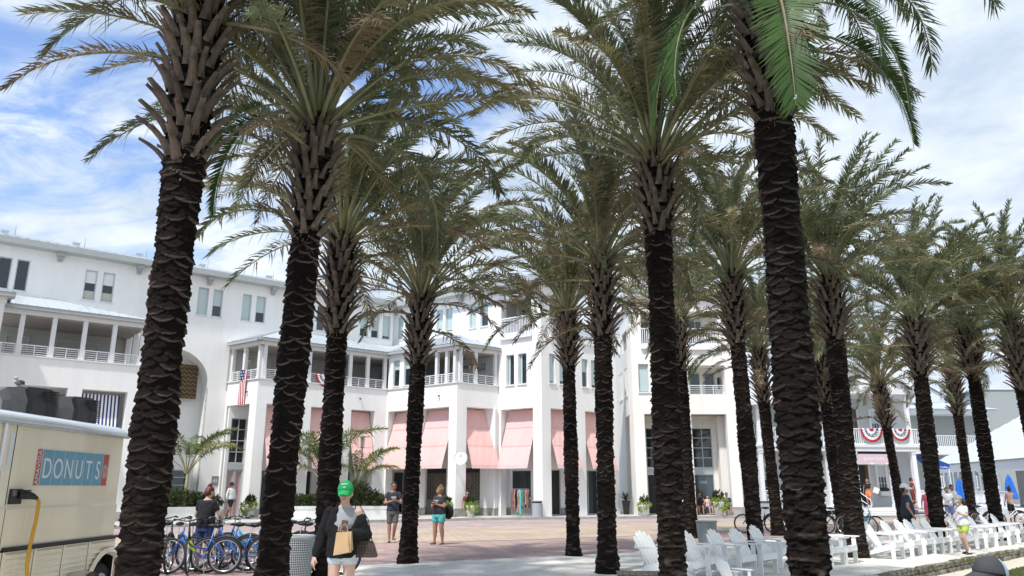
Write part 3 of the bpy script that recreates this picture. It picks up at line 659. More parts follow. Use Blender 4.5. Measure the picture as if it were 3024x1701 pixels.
# --- wing 0 (left): front plane 3.5 m out, plus nearer bay at the far left
W0 = A.shift(3.5); a0, a1 = -12.6, -5.22
lower_front(W0, a0, a1, [(-12.4, -10.95, GF, 6.1), (-10.24, -8.27, GF, 6.1), (-7.67, -5.72, GF, 6.1)])
columns(W0, [-11.75, -10.46, -9.18, -7.9, -6.62, -5.34], w_=.19); beam(W0, a0, a1 + .02, a0, a1 + .3)
for i in range(5): s = -11.75 + 1.283 * i; railing_h(WB, W0, s + .1, s + 1.18, -.12, SILL + .06, 7.92)
WS = Fr(W0(a1, 0, 0)[:2], radians(38.5 + 90)); WSl = 3.5     # right return of the wing (faces along +s)
m = MB().use('stucco'); m.quad(W0(a1, 0, GF), W0(a1, -3.5, GF), W0(a1, -3.5, SILL), W0(a1, 0, SILL)); m.quad(W0(a1 - .3, -3.5, GF), W0(a1 - .3, -.5, GF), W0(a1 - .3, -.5, SILL), W0(a1 - .3, -3.5, SILL)); m.build('side_wall', WB)
for d in (-.14, -1.75, -3.35):
    m = MB().use('trim'); fbox(m, W0, a1 - .2, a1, d - .1, d + .1, SILL, BEAM); m.build('column', WB, W0(a1 - .1, d, SILL))
m = MB().use('trim'); fbox(m, W0, a1 - .27, a1, -3.5, -.27, BEAM, BEAM + .24); m.build('beam', WB)
m = MB().use('white')
for k in range(5): z = SILL + .06 + k * .11; m.tube([W0(a1 - .1, -.25, z), W0(a1 - .1, -3.25, z)], .014, 5)
m.build('railing', WB, W0(a1, -1.7, SILL))
P0, P1 = Vector(W0(a0 - .4, g, ZE)), Vector(W0(a1 + .32, g, ZE)); Q0, Q1 = Vector(A(a0 - .4, .02, ZR)), Vector(A(-8.87, .02, ZR)); E_ = Vector(A(a1 + .32, .02, ZE))
roofpoly('porch_roof', [[P0, P1, Q1, Q0]], [((P0, P1), (Q0, Q1))]); roofpoly('porch_roof', [[P1, E_, Q1]], [((P1, E_), (Q1, Q1))])
ol = [W0(a0, -.2, 0), W0(a1 - .1, -.2, 0), A(a1 - .1, .05, 0), A(a0, .05, 0)]
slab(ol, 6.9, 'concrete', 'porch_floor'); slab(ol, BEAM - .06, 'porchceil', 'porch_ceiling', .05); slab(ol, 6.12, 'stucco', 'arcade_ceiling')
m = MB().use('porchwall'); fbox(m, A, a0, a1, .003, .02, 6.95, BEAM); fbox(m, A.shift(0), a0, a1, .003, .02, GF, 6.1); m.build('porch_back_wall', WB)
for a, b in ((-12.1, -11.2), (-10.75, -9.75), (-8.6, -7.6), (-7.35, -6.6)): window(WB, A, a, b, 7.0, 8.85, d=.05, sill=False, kd='glassblue', blind=0, door=True)
# nearer bay on the far left edge
BY = A.shift(5.3); b1 = -11.35
m = MB().use('stucco'); fbox(m, BY, -17, b1, -5.0, 0, GF, 7.55); m.use('trim'); fbox(m, BY, -17, b1 + .05, -.3, .06, 7.55, 7.62)
m.build('bay', WB, BY(b1, 0, GF))
columns(BY, [b1 - .14, -12.9], w_=.24, z0=7.62, z1=9.35)
m = MB().use('trim'); fbox(m, BY, -17, b1 + .03, -.27, .02, 9.35, 9.6); fbox(m, BY, b1 - .27, b1 + .02, -3.0, -.27, 9.35, 9.6); m.use('gutter'); fbox(m, BY, -17, b1 + .3, -.3, .28, 9.6, 9.78); m.use('metalroof')
P0, P1, Q1, Q0 = Vector(BY(-17, .3, 9.79)), Vector(BY(b1 + .3, .3, 9.79)), Vector(BY(b1 - 1.4, -1.8, 10.3)), Vector(BY(-17, -1.8, 10.3)); m.quad(P0, P1, Q1, Q0); m.quad(P1, Vector(BY(b1 + .3, -3.2, 9.79)), Q1, Q1); m.build('bay_roof', WB, P0)
# blue striped awning in the right opening of wing 0
awning(WB, W0, -7.6, -5.95, 5.95, 2.7, -.5, .3, stripes=('blue', 'canvas'))
for f in (-7.6, ): pass

# --- arcades: awnings, shopfronts, doors
for F, a, b in ((PA, 1.5, 3.36), (PA, 4.08, 5.88), (PA, 6.58, 7.98), (PB, 3.02, 5.02), (PB, 5.68, 7.78), (SR, .76, LR - .2), (B_, 9.44, 11.55), (A2, .74, 2.58), (A2, 3.43, 5.48)): awning(WB, F, a, b)
def shopback(F, s0, s1, holes, d=0.0, k='stucco'):
    m = MB().use(k); wall(m, F, s0, s1, GF, SOF, .2, holes, d); m.use('plinth')
    xs = sorted([s0] + [x for h in holes if h[2] < .3 for x in h[:2]] + [s1])
    for a, b in zip(xs[::2], xs[1::2]): fbox(m, F, a, b, d - .2, d + .03, GF, GF + .4)
    return m.build('shop_wall', WB)
def shopwin(F, h, d, **kw): window(WB, F, *h, d=d - .06, sill=False, **kw)
ha = [(1.7, 3.1, GF, 2.6), (4.2, 5.4, GF, 2.6), (6.4, 7.9, GF, 2.6)]
shopback(A, .25, 10.6, ha + [(.42, 1.3, GF, 5.42)], d=.35)
for h in ha: shopwin(A, h, .35, nx=2, kd='glass', blind=0, door=True)
m = MB().use('shutter'); fbox(m, A, 4.05, 4.2, .36, .42, GF, 3.2); m.build('green_shutter', WB)
hb = [(1.0, 2.7, GF, 2.6), (3.9, 5.5, GF, 2.75), (6.3, 8.1, GF, 2.75)]
shopback(B_, .2, 9.2, hb, d=.35)
window(WB, B_, *hb[0], d=.28, sill=False, nx=2, door=True)
def mural(F, s0, s1, d):
    """printed leaf pattern on a dark panel: flat leaves, a pale head-shape and a low grey skirting"""
    m = MB().use('mural'); fbox(m, F, s0, s1, d - .03, d, .95, 2.5); m.use('dark'); fbox(m, F, s0, s1, d - .03, d, 2.5, 2.75); m.use('lattice'); fbox(m, F, s0, s1, d - .03, d, GF, .93)
    pn = m.build('mural_panel', WB, F(s0, d, GF)); rr = random.Random(int(s0 * 10)); l = MB().use('murallight')
    for i in range(6):
        for j in range(10):
            s, z = s0 + (s1 - s0) * (i + .5 + .3 * (j % 2)) / 6.5, 1.02 + j * .145; a = .5 if (i + j) % 2 else -.5; h = .11
            if z + h > 2.48 or s > s1 - .08: continue
            l.quad(F(s, d + .004, z - .02), F(s + .045, d + .004, z + .03), F(s + a * .12, d + .004, z + h), F(s - .03, d + .004, z + .05))
    o = l.build('leaf_print', None, F(s0, d, GF)); o.parent = pn; o.location = (0, 0, 0)
    f = MB().use('mural2'); f.add([F((s0 + s1) / 2 + .3 * cos(t * pi / 8), d + .008, 2.02 + .36 * sin(t * pi / 8)) for t in range(16)], [tuple(range(16))])
    for k in range(12): f.use('greymetal'); fbox(f, F, s0 + (s1 - s0) * k / 12, s0 + (s1 - s0) * k / 12 + .012, d, d + .012, GF, .93)
    o = f.build('face_print', None, F(s0, d, GF)); o.parent = pn; o.location = (0, 0, 0)
mural(B_, 3.9, 5.5, .3); mural(B_, 6.3, 8.1, .3)
# tower shopfronts
TBk = B_.shift(-1.05)
shopback(TBk, 8.6, 11.4, [(9.3, 10.72, 1.07, 2.62)]); window(WB, TBk, 9.3, 10.72, 1.07, 2.62, d=-.06, kd='glass')
m = MB().use('lattice'); fbox(m, TBk, 9.3, 10.72, .002, .03, GF + .4, 1.05); m.build('panel', WB)
A2k = A2.shift(-1.05)
shopback(A2k, .55, 6.0, [(.8, 2.3, GF, 2.65), (3.7, 5.3, GF, 2.65)]); window(WB, A2k, .8, 2.3, GF, 2.65, d=-.06, sill=False, nx=2, door=True, kd='dark'); window(WB, A2k, 3.7, 5.3, GF, 2.65, d=-.06, sill=False, nx=2, door=True)
m = MB().use('stucco'); slabp = [B_(9.2, -.4, 0), B_(12.2, -.4, 0), A2(6.0, -.4, 0), A2(6.0, -2, 0), B_(9.2, -4, 0)]
slab(slabp, 6.08, 'stucco', 'arcade_ceiling')
# tall entrance: glazed grid over a pair of pink doors, behind the left side arch
window(WB, A, .42, 1.3, 2.95, 5.42, d=.29, sill=False, nx=2, nz=4, fw=.05)
m = MB().use('frame'); fbox(m, A, .42, 1.3, .25, .34, 2.6, 2.95); m.build('transom', WB)
for a in (.42, .865):
    dw = window(WB, A, a, a + .435, GF, 2.58, d=.29, sill=False, kd='pinkdoor', fw=.07, door=True)
m = MB().use('greymetal'); fbox(m, A, -.25, .12, .002, .03, 1.75, 2.25); pl = m.build('plaque', WB, A(-.06, 0, 2.0))
t_ = text('45', 'lettering', WB, .26, A.mat(-.06, .034, 2.0), 'letters', .003)
# small louvred window low in the arch wall
window(WB, A.shift(-1.3), -3.1, -1.2, .12, 2.6, d=-.06, sill=False, kd='glass', nz=6)
# round blade sign on the corner pier
m = MB().use('white'); O = PB(8.95, .18, 3.2); c = Vector(O)
n0 = Vector((sin(radians(-20)), -cos(radians(-20)), 0)); u0 = Vector((cos(radians(-20)), sin(radians(-20)), 0))
ring = [c + u0 * .37 * cos(t * pi / 16) + Vector((0, 0, .37 * sin(t * pi / 16))) for t in range(32)]
m.add([p + n0 * .05 for p in ring] + [p - n0 * .05 for p in ring], [tuple(range(32)), tuple(range(32, 64))[::-1]] + [(i, 32 + i, 32 + (i + 1) % 32, (i + 1) % 32) for i in range(32)])
sg = m.build('blade_sign', WB, O)
m = MB().use('frame'); m.tube([p + n0 * .052 for p in ring] + [ring[0] + n0 * .052], .014, 5); m.tube([c - u0 * .37, c - u0 * .52], .02, 6); m.tube([c - u0 * .33 + Vector((0, 0, .16)), c - u0 * .52 + Vector((0, 0, .16))], .015, 6)
m.use('pastelgreen'); m.add([c + n0 * .056 + u0 * x + Vector((0, 0, z)) for x, z in ((-.07, .06), (.07, .06), (.07, .2), (-.07, .2))], [(0, 1, 2, 3)])
o = m.build('sign_rim', None, O); o.parent = sg; o.location = (0, 0, 0)

# things hung on the building
def cloth(name, F, s0, s1, d, z0, z1, fn, nx=13, nz=24, wav=.03, label='', cat='', skew=0):
    O = F((s0 + s1) / 2, d, z1); O = (O[0] + F.T[0], O[1] + F.T[1], O[2] + F.T[2]); G_ = Fr(F.o, F.a, (0, 0, 0)); m = MB()
    def P(i, j):
        u, v = i / nx, j / nz; return G_(s0 + (s1 - s0) * u * (1 - .35 * v * skew) + .12 * skew * v, d + wav * sin(u * 9 + v * 2) * (.4 + v), z1 + (z0 - z1) * v)
    for i in range(nx):
        for j in range(nz): m.use(fn(i, j)); m.quad(P(i, j + 1), P(i + 1, j + 1), P(i + 1, j), P(i, j))
    o = m.build(name, None, O); return tag(o, label, cat)
SLw = Fr(SL.o, SL.a); SLw = Fr((SL.o[0] + BT[0], SL.o[1] + BT[1]), SL.a)
cloth('flag', SLw, -1.62, -.95, .09, 6.05, 7.98, lambda i, j: (('flagblue' if (i + j) % 3 or j % 2 == 0 else 'white') if j < 8 and i < 9 else ('flagred' if i % 2 == 0 else 'white')), wav=.05, label='american flag hung vertically over the porch rail of the white building', cat='flag', skew=1)
Aw = Fr((-16.24, 43.2), radians(38.5))
cloth('rug', Aw, -2.35, -1.28, -.9, 6.45, 8.35, lambda i, j: 'rug1' if ((j + abs((i % 4) - 2)) // 2) % 2 else 'rug2', nx=16, nz=32, wav=.0, label='brown and tan zigzag rug hanging inside the tall arch', cat='rug')
def bunting(F, s, z, d, w_, label, T=(0, 0, 0), grp='patriotic buntings'):
    O = (F(s, d, z)[0], F(s, d, z)[1], z); root = empty('bunting', O, label, 'bunting', grp); m = MB(); n = 30
    rr = [0, .22, .42, .62, .82, 1.0]; ks = ['flagred', 'white', 'flagblue', 'white', 'flagred']
    def P(r, t):
        th = pi * t / n; pl = .035 * (1 if t % 2 else -1) * r; q = F(s - cos(th) * r * w_ / 2, d + .03 + pl, z - sin(th) * r * w_ * .56); return (q[0] - O[0], q[1] - O[1], q[2] - O[2])
    for b in range(5):
        m = MB().use(ks[b])
        for t in range(n): m.quad(P(rr[b + 1], t), P(rr[b + 1], t + 1), P(rr[b], t + 1), P(rr[b], t))
        m.build(('red_stripe', 'white_stripe', 'blue_stripe', 'white_stripe', 'red_stripe')[b], root)
    m = MB().use('white')
    for t in range(2, n - 1, 3):
        c = Vector(P(.52, t)) + Vector((F.n[0], F.n[1], 0)) * .045; u = Vector((F.u[0], F.u[1], 0)); ps = []
        for k in range(10): a = pi / 2 + k * pi / 5; r = (.055 if k % 2 == 0 else .022) * w_ / 1.2; ps.append(c + u * r * cos(a) + Vector((0, 0, r * sin(a))))
        m.add(ps, [tuple(range(10))])
    m.build('stars', root); return root
PAw = Fr((PA.o[0], PA.o[1]), PA.a)
bunting(PAw, 4.75, 7.95, .02, 1.25, 'red white and blue bunting on the middle porch rail of the white building')

# ------------------------------------------------------------------ cream building
CT = (10.0, 46.0, 0.0); CB = empty('cream_building', CT, 'tall cream stucco building with tall arcade openings and white balcony rails', 'building')
CF = Fr((0, 45.2), 0.0, CT); x0, x1 = 7.15, 13.2
WBk, WB = WB, CB
m = MB().use('cream')
CH = [(7.76, 9.6, GF, 5.83), (10.5, 12.58, GF, 5.82), (7.52, 8.12, 7.1, 8.78), (10.46, 12.66, 6.99, 8.7), (7.78, 9.9, 9.9, 12.0), (10.4, 12.44, 9.9, 12.0)]
wall(m, CF, x0, x1, GF, 12.9, .45, CH)
CL = Fr((x0 - 1.0 * .06, 45.2 + 14.0), -pi / 2 - .004, CT)          # left side: s runs toward the street
CLs = 14.0
CLF = lambda y: CLs - (y - 45.2)
lh = []
for a, b in ((47.15, 47.5), (47.7, 48.2), (49.3, 49.75), (50.1, 50.55)): lh.append((CLs - (b - 45.2), CLs - (a - 45.2), 7.15, 8.9))
lh += [(CLs - 3.6, CLs - 1.6, 10.0, 11.2), (CLs - 3.3, CLs - 1.4, GF, 5.9), (CLs - 5.2, CLs - 4.6, 10.2, 11.6)]
CL = Fr((x0 - .02, 45.2 + CLs), -pi / 2, CT)
wall(m, CL, 0, CLs - .002, GF, 12.9, .3, lh)
m.quad(CF(x1, 0, GF), CF(x1, -14, GF), CF(x1, -14, 12.9), CF(x1, 0, 12.9)); m.quad(CF(x0, 0, 12.88), CF(x1, 0, 12.88), CF(x1, -14, 12.88), CF(x0, -14, 12.88))
m.build('wall', CB)
m = MB().use('plinth')
for a, b in ((x0, 7.76), (9.6, 10.5), (12.58, x1)): fbox(m, CF, a + .002, b + .035, -.47, .035, GF, GF + .45)
m.build('plinth', CB)
m = MB().use('trim'); fbox(m, CF, x0 - .3, x1 + .3, -.3, .35, 12.9, 13.15); m.use('metalroof'); m.quad(CF(x0 - .4, .45, 13.16), CF(x1 + .4, .45, 13.16), CF(x1 - .5, -4, 14.6), CF(x0 + .5, -4, 14.6)); m.quad(CF(x0 - .4, -14, 13.16), CF(x0 - .4, .45, 13.16), CF(x0 + .5, -4, 14.6), CF(x0 + .5, -10, 14.6)); m.build('roof', CB)
window(CB, CF, *CH[2], blind=.98)
for h in lh[:4]: window(CB, CL, *h, blind=.4)
m = MB().use('lattice'); fbox(m, CL, lh[4][0] + .02, lh[4][1] - .02, -.2, -.1, 10.02, 11.18); m.build('panel', CB); window(CB, CL, *lh[6], blind=.9)
def loggia2(F, s0, s1, z0, z1, dep=1.5, kw='cream'):
    m = MB().use(kw); e = .45
    for a, b, c, d_ in (((s0 - .3, -dep, z0 - .3), (s1 + .3, -dep, z0 - .3), (s1 + .3, -dep, z1 + .3), (s0 - .3, -dep, z1 + .3)), ((s0 - .02, -dep, z0 - .3), (s0 - .02, -e, z0 - .3), (s0 - .02, -e, z1 + .02), (s0 - .02, -dep, z1 + .02)), ((s1 + .02, -e, z0 - .3), (s1 + .02, -dep, z0 - .3), (s1 + .02, -dep, z1 + .02), (s1 + .02, -e, z1 + .02)),
                       ((s0 - .02, -e, z1 + .015), (s1 + .02, -e, z1 + .015), (s1 + .02, -dep, z1 + .015), (s0 - .02, -dep, z1 + .015)), ((s0 - .02, -dep, z0 - .02), (s1 + .02, -dep, z0 - .02), (s1 + .02, -e, z0 - .02), (s0 - .02, -e, z0 - .02))): m.quad(F(*a), F(*b), F(*c), F(*d_))
    return m.build('loggia', CB)
loggia2(CF, 10.46, 12.66, 6.99, 8.7); loggia2(CF, 7.78, 9.9, 9.9, 12.0); loggia2(CF, 10.4, 12.44, 9.9, 12.0)
window(CB, CF, 10.85, 11.5, 7.05, 8.45, d=-1.44, sill=False, blind=.0, kd='glassblue'); window(CB, CF, 11.75, 12.4, 7.05, 8.45, d=-1.44, sill=False, blind=.0, kd='glassblue')
for a, b in ((8.0, 8.8), (11.0, 11.8)): window(CB, CF, a, b, 10.0, 11.7, d=-1.44, sill=False, nx=2)
railing_h(CB, CF, 10.48, 12.64, -.05, 7.0, 7.5, posts=2); railing_v(CB, CF, 7.8, 9.88, .04, 9.95, 10.95, .12); railing_v(CB, CF, 10.42, 12.42, .04, 9.95, 10.95, .12)
m = MB().use('white'); fbox(m, CF, 7.74, 9.94, 0, .16, 9.68, 9.93); fbox(m, CF, 10.36, 12.48, 0, .16, 9.62, 9.93); m.build('balcony_edge', CB)
m = MB().use('black'); fbox(m, CF, 12.5, 12.54, -1.2, -.8, 7.4, 8.1); m.build('wall_lantern', CB)
CK = CF.shift(-1.6)
m = MB().use('cream'); wall(m, CK, x0, 12.28, GF, 5.85, .2, [(8.05, 9.45, GF, 5.13), (10.85, 12.04, GF, 5.13)])
m.box(12.28, 12.9, -1.75, -.95, GF, 5.8, tf=CF); m.use('plinth'); m.box(12.25, 12.9, -1.2, -.92, GF, .55, tf=CF)
m.quad(CF(x0, -.45, 5.83), CF(x1, -.45, 5.83), CF(x1, -1.8, 5.83), CF(x0, -1.8, 5.83)); m.build('shop_wall', CB)
for a, b in ((8.05, 9.45), (10.85, 12.04)):
    window(CB, CK, a, b, 2.78, 5.13, d=-.05, sill=False, nx=2, nz=4, fw=.05); m = MB().use('frame'); fbox(m, CK, a, b, -.1, .0, 2.43, 2.77); m.build('transom', CB)
    window(CB, CK, a, b, GF, 2.42, d=-.05, sill=False, nx=2 if a < 9 else 1, kd='glassblue' if a > 9 else 'dark', door=a < 9)
text('GIGI', 'lettering', CB, .22, CK.mat(11.35, .0, 1.95), 'letters', .003)
m = MB().use('greymetal'); fbox(m, CF, 7.2, 7.28, .5, .58, GF, 2.5) if False else None
WB = WBk

# ------------------------------------------------------------------ white timber house with two-storey porch
DT = (22.0, 47.0, 0.0); DH = empty('porch_house', DT, 'white clapboard house with a two-storey columned porch, pink shop sign and wide front steps', 'house')
D = Fr((20.01, 46.42), radians(8), DT); Dw = D.shift(-2.2); PF_, P2 = .49, 4.12
def siding(F, s0, s1, z0, z1, holes, k='siding', st=.15, d=0.0, nm='siding'):
    """lap boards as real wedges, cut round the openings"""
    m = MB().use(k); z = z0; bev = .034
    while z < z1 - .01:
        t = min(z + st, z1); segs = [(s0, s1)]
        for h in holes:
            if h[2] < t and h[3] > z:
                ns = []
                for a, b in segs:
                    if h[1] <= a or h[0] >= b: ns.append((a, b)); continue
                    if h[0] > a: ns.append((a, h[0]))
                    if h[1] < b: ns.append((h[1], b))
                segs = ns
        for a, b in segs: m.quad(F(a, d + bev, z), F(b, d + bev, z), F(b, d, t), F(a, d, t)); m.quad(F(a, d, z), F(b, d, z), F(b, d + bev, z), F(a, d + bev, z))
        z = t
    o = m.build(nm, DH if F.T == DT else None); o['kind'] = 'stuff'; return o
dh = [(1.72, 2.52, PF_, 3.0), (3.08, 3.72, 1.56, 3.05), (.9, 1.6, P2, 6.3), (3.06, 3.66, P2 + .5, 6.5), (1.75, 2.2, P2, 6.5), (-1.0, -.45, .9, 3.0), (-1.35, -.75, 4.6, 6.4), (-4.6, -4.0, 1.2, 3.0), (-4.8, -4.2, 4.6, 6.3)]
siding(Dw, -1.7, 5.6, PF_, 7.2, dh); siding(Dw, -6.3, -1.7, PF_, 6.6, dh, k='siding')
m = MB().use('siding'); fbox(m, Dw, -6.3, 5.6, -6, -.02, 0, 7.2); hole = None
m.build('house_wall', DH)
# gable roof over the main block and front pediment
def tri(F, s0, sp, s1, z0, zp, d, k, nm):
    m = MB().use(k); m.add([F(s0, d, z0), F(s1, d, z0), F(sp, d, zp)], [(0, 1, 2)]); return m
m = MB().use('white'); m.add([D(-1.15, .12, 7.5), D(4.45, .12, 7.5), D(1.65, .12, 9.15)], [(0, 1, 2)]); m.build('pediment', DH)
m = MB().use('metalroof')
for a, b in ((-1.5, 1.65), (4.8, 1.65)):
    z0 = 7.45; m.quad(D(a, .35, z0), D(b, .35, 9.35), D(b, -9, 9.35), D(a, -9, z0)); 
m.build('roof', DH, D(1.65, 0, 9.35))
m = MB().use('trim')
for a, b in ((-1.5, 1.65), (4.8, 1.65)):
    m.add([D(a, .37, 7.28), D(b, .37, 9.18), D(b, .37, 9.36), D(a, .37, 7.46), D(a, .12, 7.28), D(b, .12, 9.18)], [(0, 1, 2, 3), (0, 4, 5, 1)])
m.build('rake_board', DH)
for k in range(7):
    f = k / 7; a = 1.85 + 2.9 * f; m = MB().use('trim'); z = 9.2 - 1.9 * f - .12; fbox(m, D, a, a + .07, .05, .34, z - .12, z); m.build('rafter_tail', DH)
siding(D.shift(-2.3), -6.5, -1.5, 6.6, 8.0, [])
m = MB().use('metalroof'); m.quad(D(-6.6, .4, 6.5), D(-1.5, .4, 6.98), D(-1.5, -3.5, 9.0), D(-6.6, -3.5, 9.0)); m.use('trim'); m.quad(D(-6.6, .42, 6.3), D(-1.5, .42, 6.78), D(-1.5, .42, 6.98), D(-6.6, .42, 6.5)); m.quad(D(-6.6, .42, 6.3), D(-6.6, -2, 6.3), D(-1.5, -2, 6.78), D(-1.5, .42, 6.78)); m.build('side_roof', DH)
m = MB().use('trim')
fbox(m, D, -1.3, 4.6, -.22, .16, 7.16, 7.5); fbox(m, D, -6.1, 5.6, -.25, .12, 3.74, 3.98); fbox(m, D, -6.1, 5.6, -.3, .18, 3.98, 4.12); fbox(m, D, -6.1, 5.6, -2.2, -.25, 3.9, 4.1); fbox(m, D, -1.3, 5.6, -2.2, -.22, 7.12, 7.2)
fbox(m, D, -6.1, 5.6, -2.2, .02, .36, PF_); m.build('porch_frame', DH)
colx = [-5.55, -3.4, -1.3, .38, 2.72, 4.2, 5.45]
for c in colx:
    m = MB().use('white'); fbox(m, D, c - .13, c + .13, -.2, .06, PF_, 3.74); fbox(m, D, c - .16, c + .16, -.23, .09, PF_, PF_ + .18); fbox(m, D, c - .16, c + .16, -.23, .09, 3.6, 3.738); m.build('column', DH, D(c, -.07, PF_))
for c in [-5.5, -3.4, -1.3, 2.68, 4.18, 5.45]:
    m = MB().use('white'); top = 7.16 if c > -1.4 else 6.6; fbox(m, D, c - .1, c + .1, -.17, .03, 4.12, top); fbox(m, D, c - .13, c + .13, -.2, .06, 4.12, 4.24); m.build('column', DH, D(c, -.07, 4.12))
for a, b in ((-5.4, -3.5), (-3.3, -1.4), (-1.2, .25), (.25, 2.58), (2.8, 4.08), (4.3, 5.35)): railing_v(DH, D, a, b, -.07, 4.14, 5.1, .125)
for a, b in ((-5.4, -3.55), (-3.25, -1.45), (-1.15, .22), (4.36, 5.3)): railing_v(DH, D, a, b, -.07, .55, 1.5, .12)
for a, b, c in ((.3, 2.8, 0),):
    for k in range(4):
        z = PF_ - .0 - k * .123; m = MB().use('white'); fbox(m, D, .42, 2.72, .02 + .3 * k, .02 + .3 * (k + 1), -.02, z - .0 - .123 if k == 0 else z - .0); 
    for k in range(3):
        z = .36 - k * .12; m = MB().use('white'); fbox(m, D, .4, 2.75, .022 + .32 * k, .34 + .32 * k, -.02, z - .03); m.use('concrete' if False else 'trim'); fbox(m, D, .38, 2.77, .022 + .32 * k, .37 + .32 * k, z - .03, z); m.build('step', DH, D(1.5, .2 + .32 * k, z))
for s in (.5, 2.64):
    m = MB().use('white'); m.tube([D(s, .0, PF_), D(s, .0, 1.35), D(s, .95, .95), D(s, .95, 0)], .025, 6); m.tube([D(s, .0, .95), D(s, .95, .55)], .02, 5); m.build('handrail', DH, D(s, .4, .9))
# ground-floor door, windows and sign
m = MB().use('brownwood'); fbox(m, Dw, 2.3, 2.52, .0, .05, PF_, 3.0); m.use('dark'); fbox(m, Dw, 1.72, 2.3, .0, .03, PF_, 3.0); m.use('trim'); fbox(m, Dw, 1.6, 1.72, .0, .06, PF_, 3.1); fbox(m, Dw, 2.52, 2.62, .0, .06, PF_, 3.1); m.build('door', DH, Dw(2.1, 0, PF_))
m = MB().use('glassblue'); fbox(m, Dw, 1.75, 2.0, .0, .03, P2, 6.4); m.use('brownwood'); fbox(m, Dw, 2.0, 2.14, 0, .06, P2, 6.45); fbox(m, Dw, 1.75, 2.0, 0, .06, 6.4, 6.5); m.use('trim'); fbox(m, Dw, 2.14, 2.26, 0, .07, P2, 6.5); m.build('door', DH, Dw(2, 0, P2))
for h in ((3.08, 3.72, 1.5, 3.05), (3.06, 3.66, 4.75, 6.4), (-1.0, -.45, 1.0, 3.0), (-1.35, -.75, 4.7, 6.4), (-4.6, -4.0, 1.2, 3.0), (-4.8, -4.2, 4.7, 6.3), (.7, 1.3, 4.7, 6.4)):
    fwn = window(DH, Dw, *h, d=.05, blind=.5, nx=1, fr='white', fw=.07, sill=False, bk='siding')
    m = MB().use('white'); O = Dw(h[0], 0, h[2])
    for q in (1, 2): x = h[0] + (h[1] - h[0]) * q / 3; fbox(m, Dw, x - .012, x + .012, .02, .06, h[2] + .06, (h[2] + h[3]) / 2)
    z = h[2] + (h[3] - h[2]) * .26; fbox(m, Dw, h[0] + .06, h[1] - .06, .02, .062, z - .012, z + .012); fbox(m, Dw, h[0] - .1, h[0], .0, .075, h[2] - .1, h[3] + .1); fbox(m, Dw, h[1], h[1] + .1, .0, .075, h[2] - .1, h[3] + .1); fbox(m, Dw, h[0], h[1], .0, .075, h[3], h[3] + .1); fbox(m, Dw, h[0] - .02, h[1] + .02, .0, .1, h[2] - .09, h[2])
    m.build('window_trim', DH, O)
m = MB().use('white'); fbox(m, Dw, 3.05, 3.75, .08, .32, 1.15, 1.42); fb = m.build('flower_box', DH, Dw(3.4, .2, 1.2))
m = MB().use('leafdark'); m.ell(Dw(3.4, .2, 1.52), (.3, .12, .14), 10, 6); m.build('box_foliage', DH)
m = MB().use('white'); m.lathe([(.0, 0), (.13, 0), (.07, .12), (.09, .3), (.13, .42), (.05, .5), (.04, .56), (.07, .63), (0, .7)], Dw(3.42, -.25, 1.6), 12); m.build('dress_form', DH)
m = MB().use('black'); m.tube([D(1.7, -1.0, 7.1), D(1.7, -1.0, 6.9)], .01, 5); m.lathe([(0, .06), (.1, 0), (.13, -.06)], D(1.7, -1.0, 6.88), 10); m.use('lampglass'); m.ell(D(1.7, -1.0, 6.74), (.09, .09, .12), 10, 6); m.build('porch_lantern', DH, D(1.7, -1, 6.9))
SGF = D.shift(.03)
m = MB().use('signpink'); fbox(m, SGF, .53, 2.58, -.02, .02, 3.06, 3.58)
for i, k in enumerate(('pastelblue', 'pastelgreen', 'pastelpeach', 'canvas', 'pastelblue', 'pastelgreen', 'pastelpeach', 'canvas')): m.use(k); fbox(m, SGF, .53 + .256 * i, .53 + .256 * (i + 1), -.018, .021, 2.98, 3.058)
sgn = m.build('shop_sign', DH, SGF(1.55, 0, 3.3)); tt = text('gamp+baby', 'lettering', DH, .26, SGF.mat(1.58, .023, 3.32), 'canvas', .003, sp=1.15)
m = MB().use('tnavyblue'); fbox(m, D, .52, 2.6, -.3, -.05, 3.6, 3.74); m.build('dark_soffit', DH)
Dwd = Fr((20.01, 46.42), radians(8))
bunting(Dwd, 1.62, 5.08, .05, 1.45, 'bunting centred over the pink shop sign on the white house rail')
bunting(Dwd, 3.5, 5.08, .05, 1.3, 'bunting on the white house rail right of the one over the pink sign')
bunting(Dwd, -.5, 5.08, .05, 1.45, 'half hidden bunting on the white house rail, left of the pink sign')

# ------------------------------------------------------------------ grey house behind, flat grey block, white pavilion
ET = (38.0, 66.0, 0.0); EH = empty('grey_house', ET, 'grey house with white columned balconies behind the blue tent sign', 'house')
Ef = Fr((38.0, 66.0), radians(4), ET)
m = MB().use('sidgrey'); fbox(m, Ef, -4, 3.3, -7, -2.0, 0, 7.9); m.build('house_wall', EH)
m = MB().use('trim'); fbox(m, Ef, -4, 3.6, -2.0, .1, 4.35, 4.95); fbox(m, Ef, -4, 3.6, -2.0, .1, 7.75, 8.15); m.build('porch_frame', EH)
m = MB().use('metalroof'); m.quad(Ef(-4.2, .3, 8.16), Ef(3.9, .3, 8.16), Ef(2.2, -3.1, 9.0), Ef(-4.2, -3.1, 9.0)); m.quad(Ef(3.9, .3, 8.16), Ef(3.9, -7, 8.16), Ef(2.2, -6, 9.0), Ef(2.2, -3.1, 9.0)); m.build('roof', EH)
for c in (-2.6, 2.75):
    for z0, z1 in ((4.95, 7.75), (1.0, 4.35)): m = MB().use('white'); m.tube([Ef(c, -.1, z0), Ef(c, -.1, z1)], [.2, .17], 10); fbox(m, Ef, c - .25, c + .25, -.35, .15, z0, z0 + .15); m.build('column', EH, Ef(c, -.1, z0))
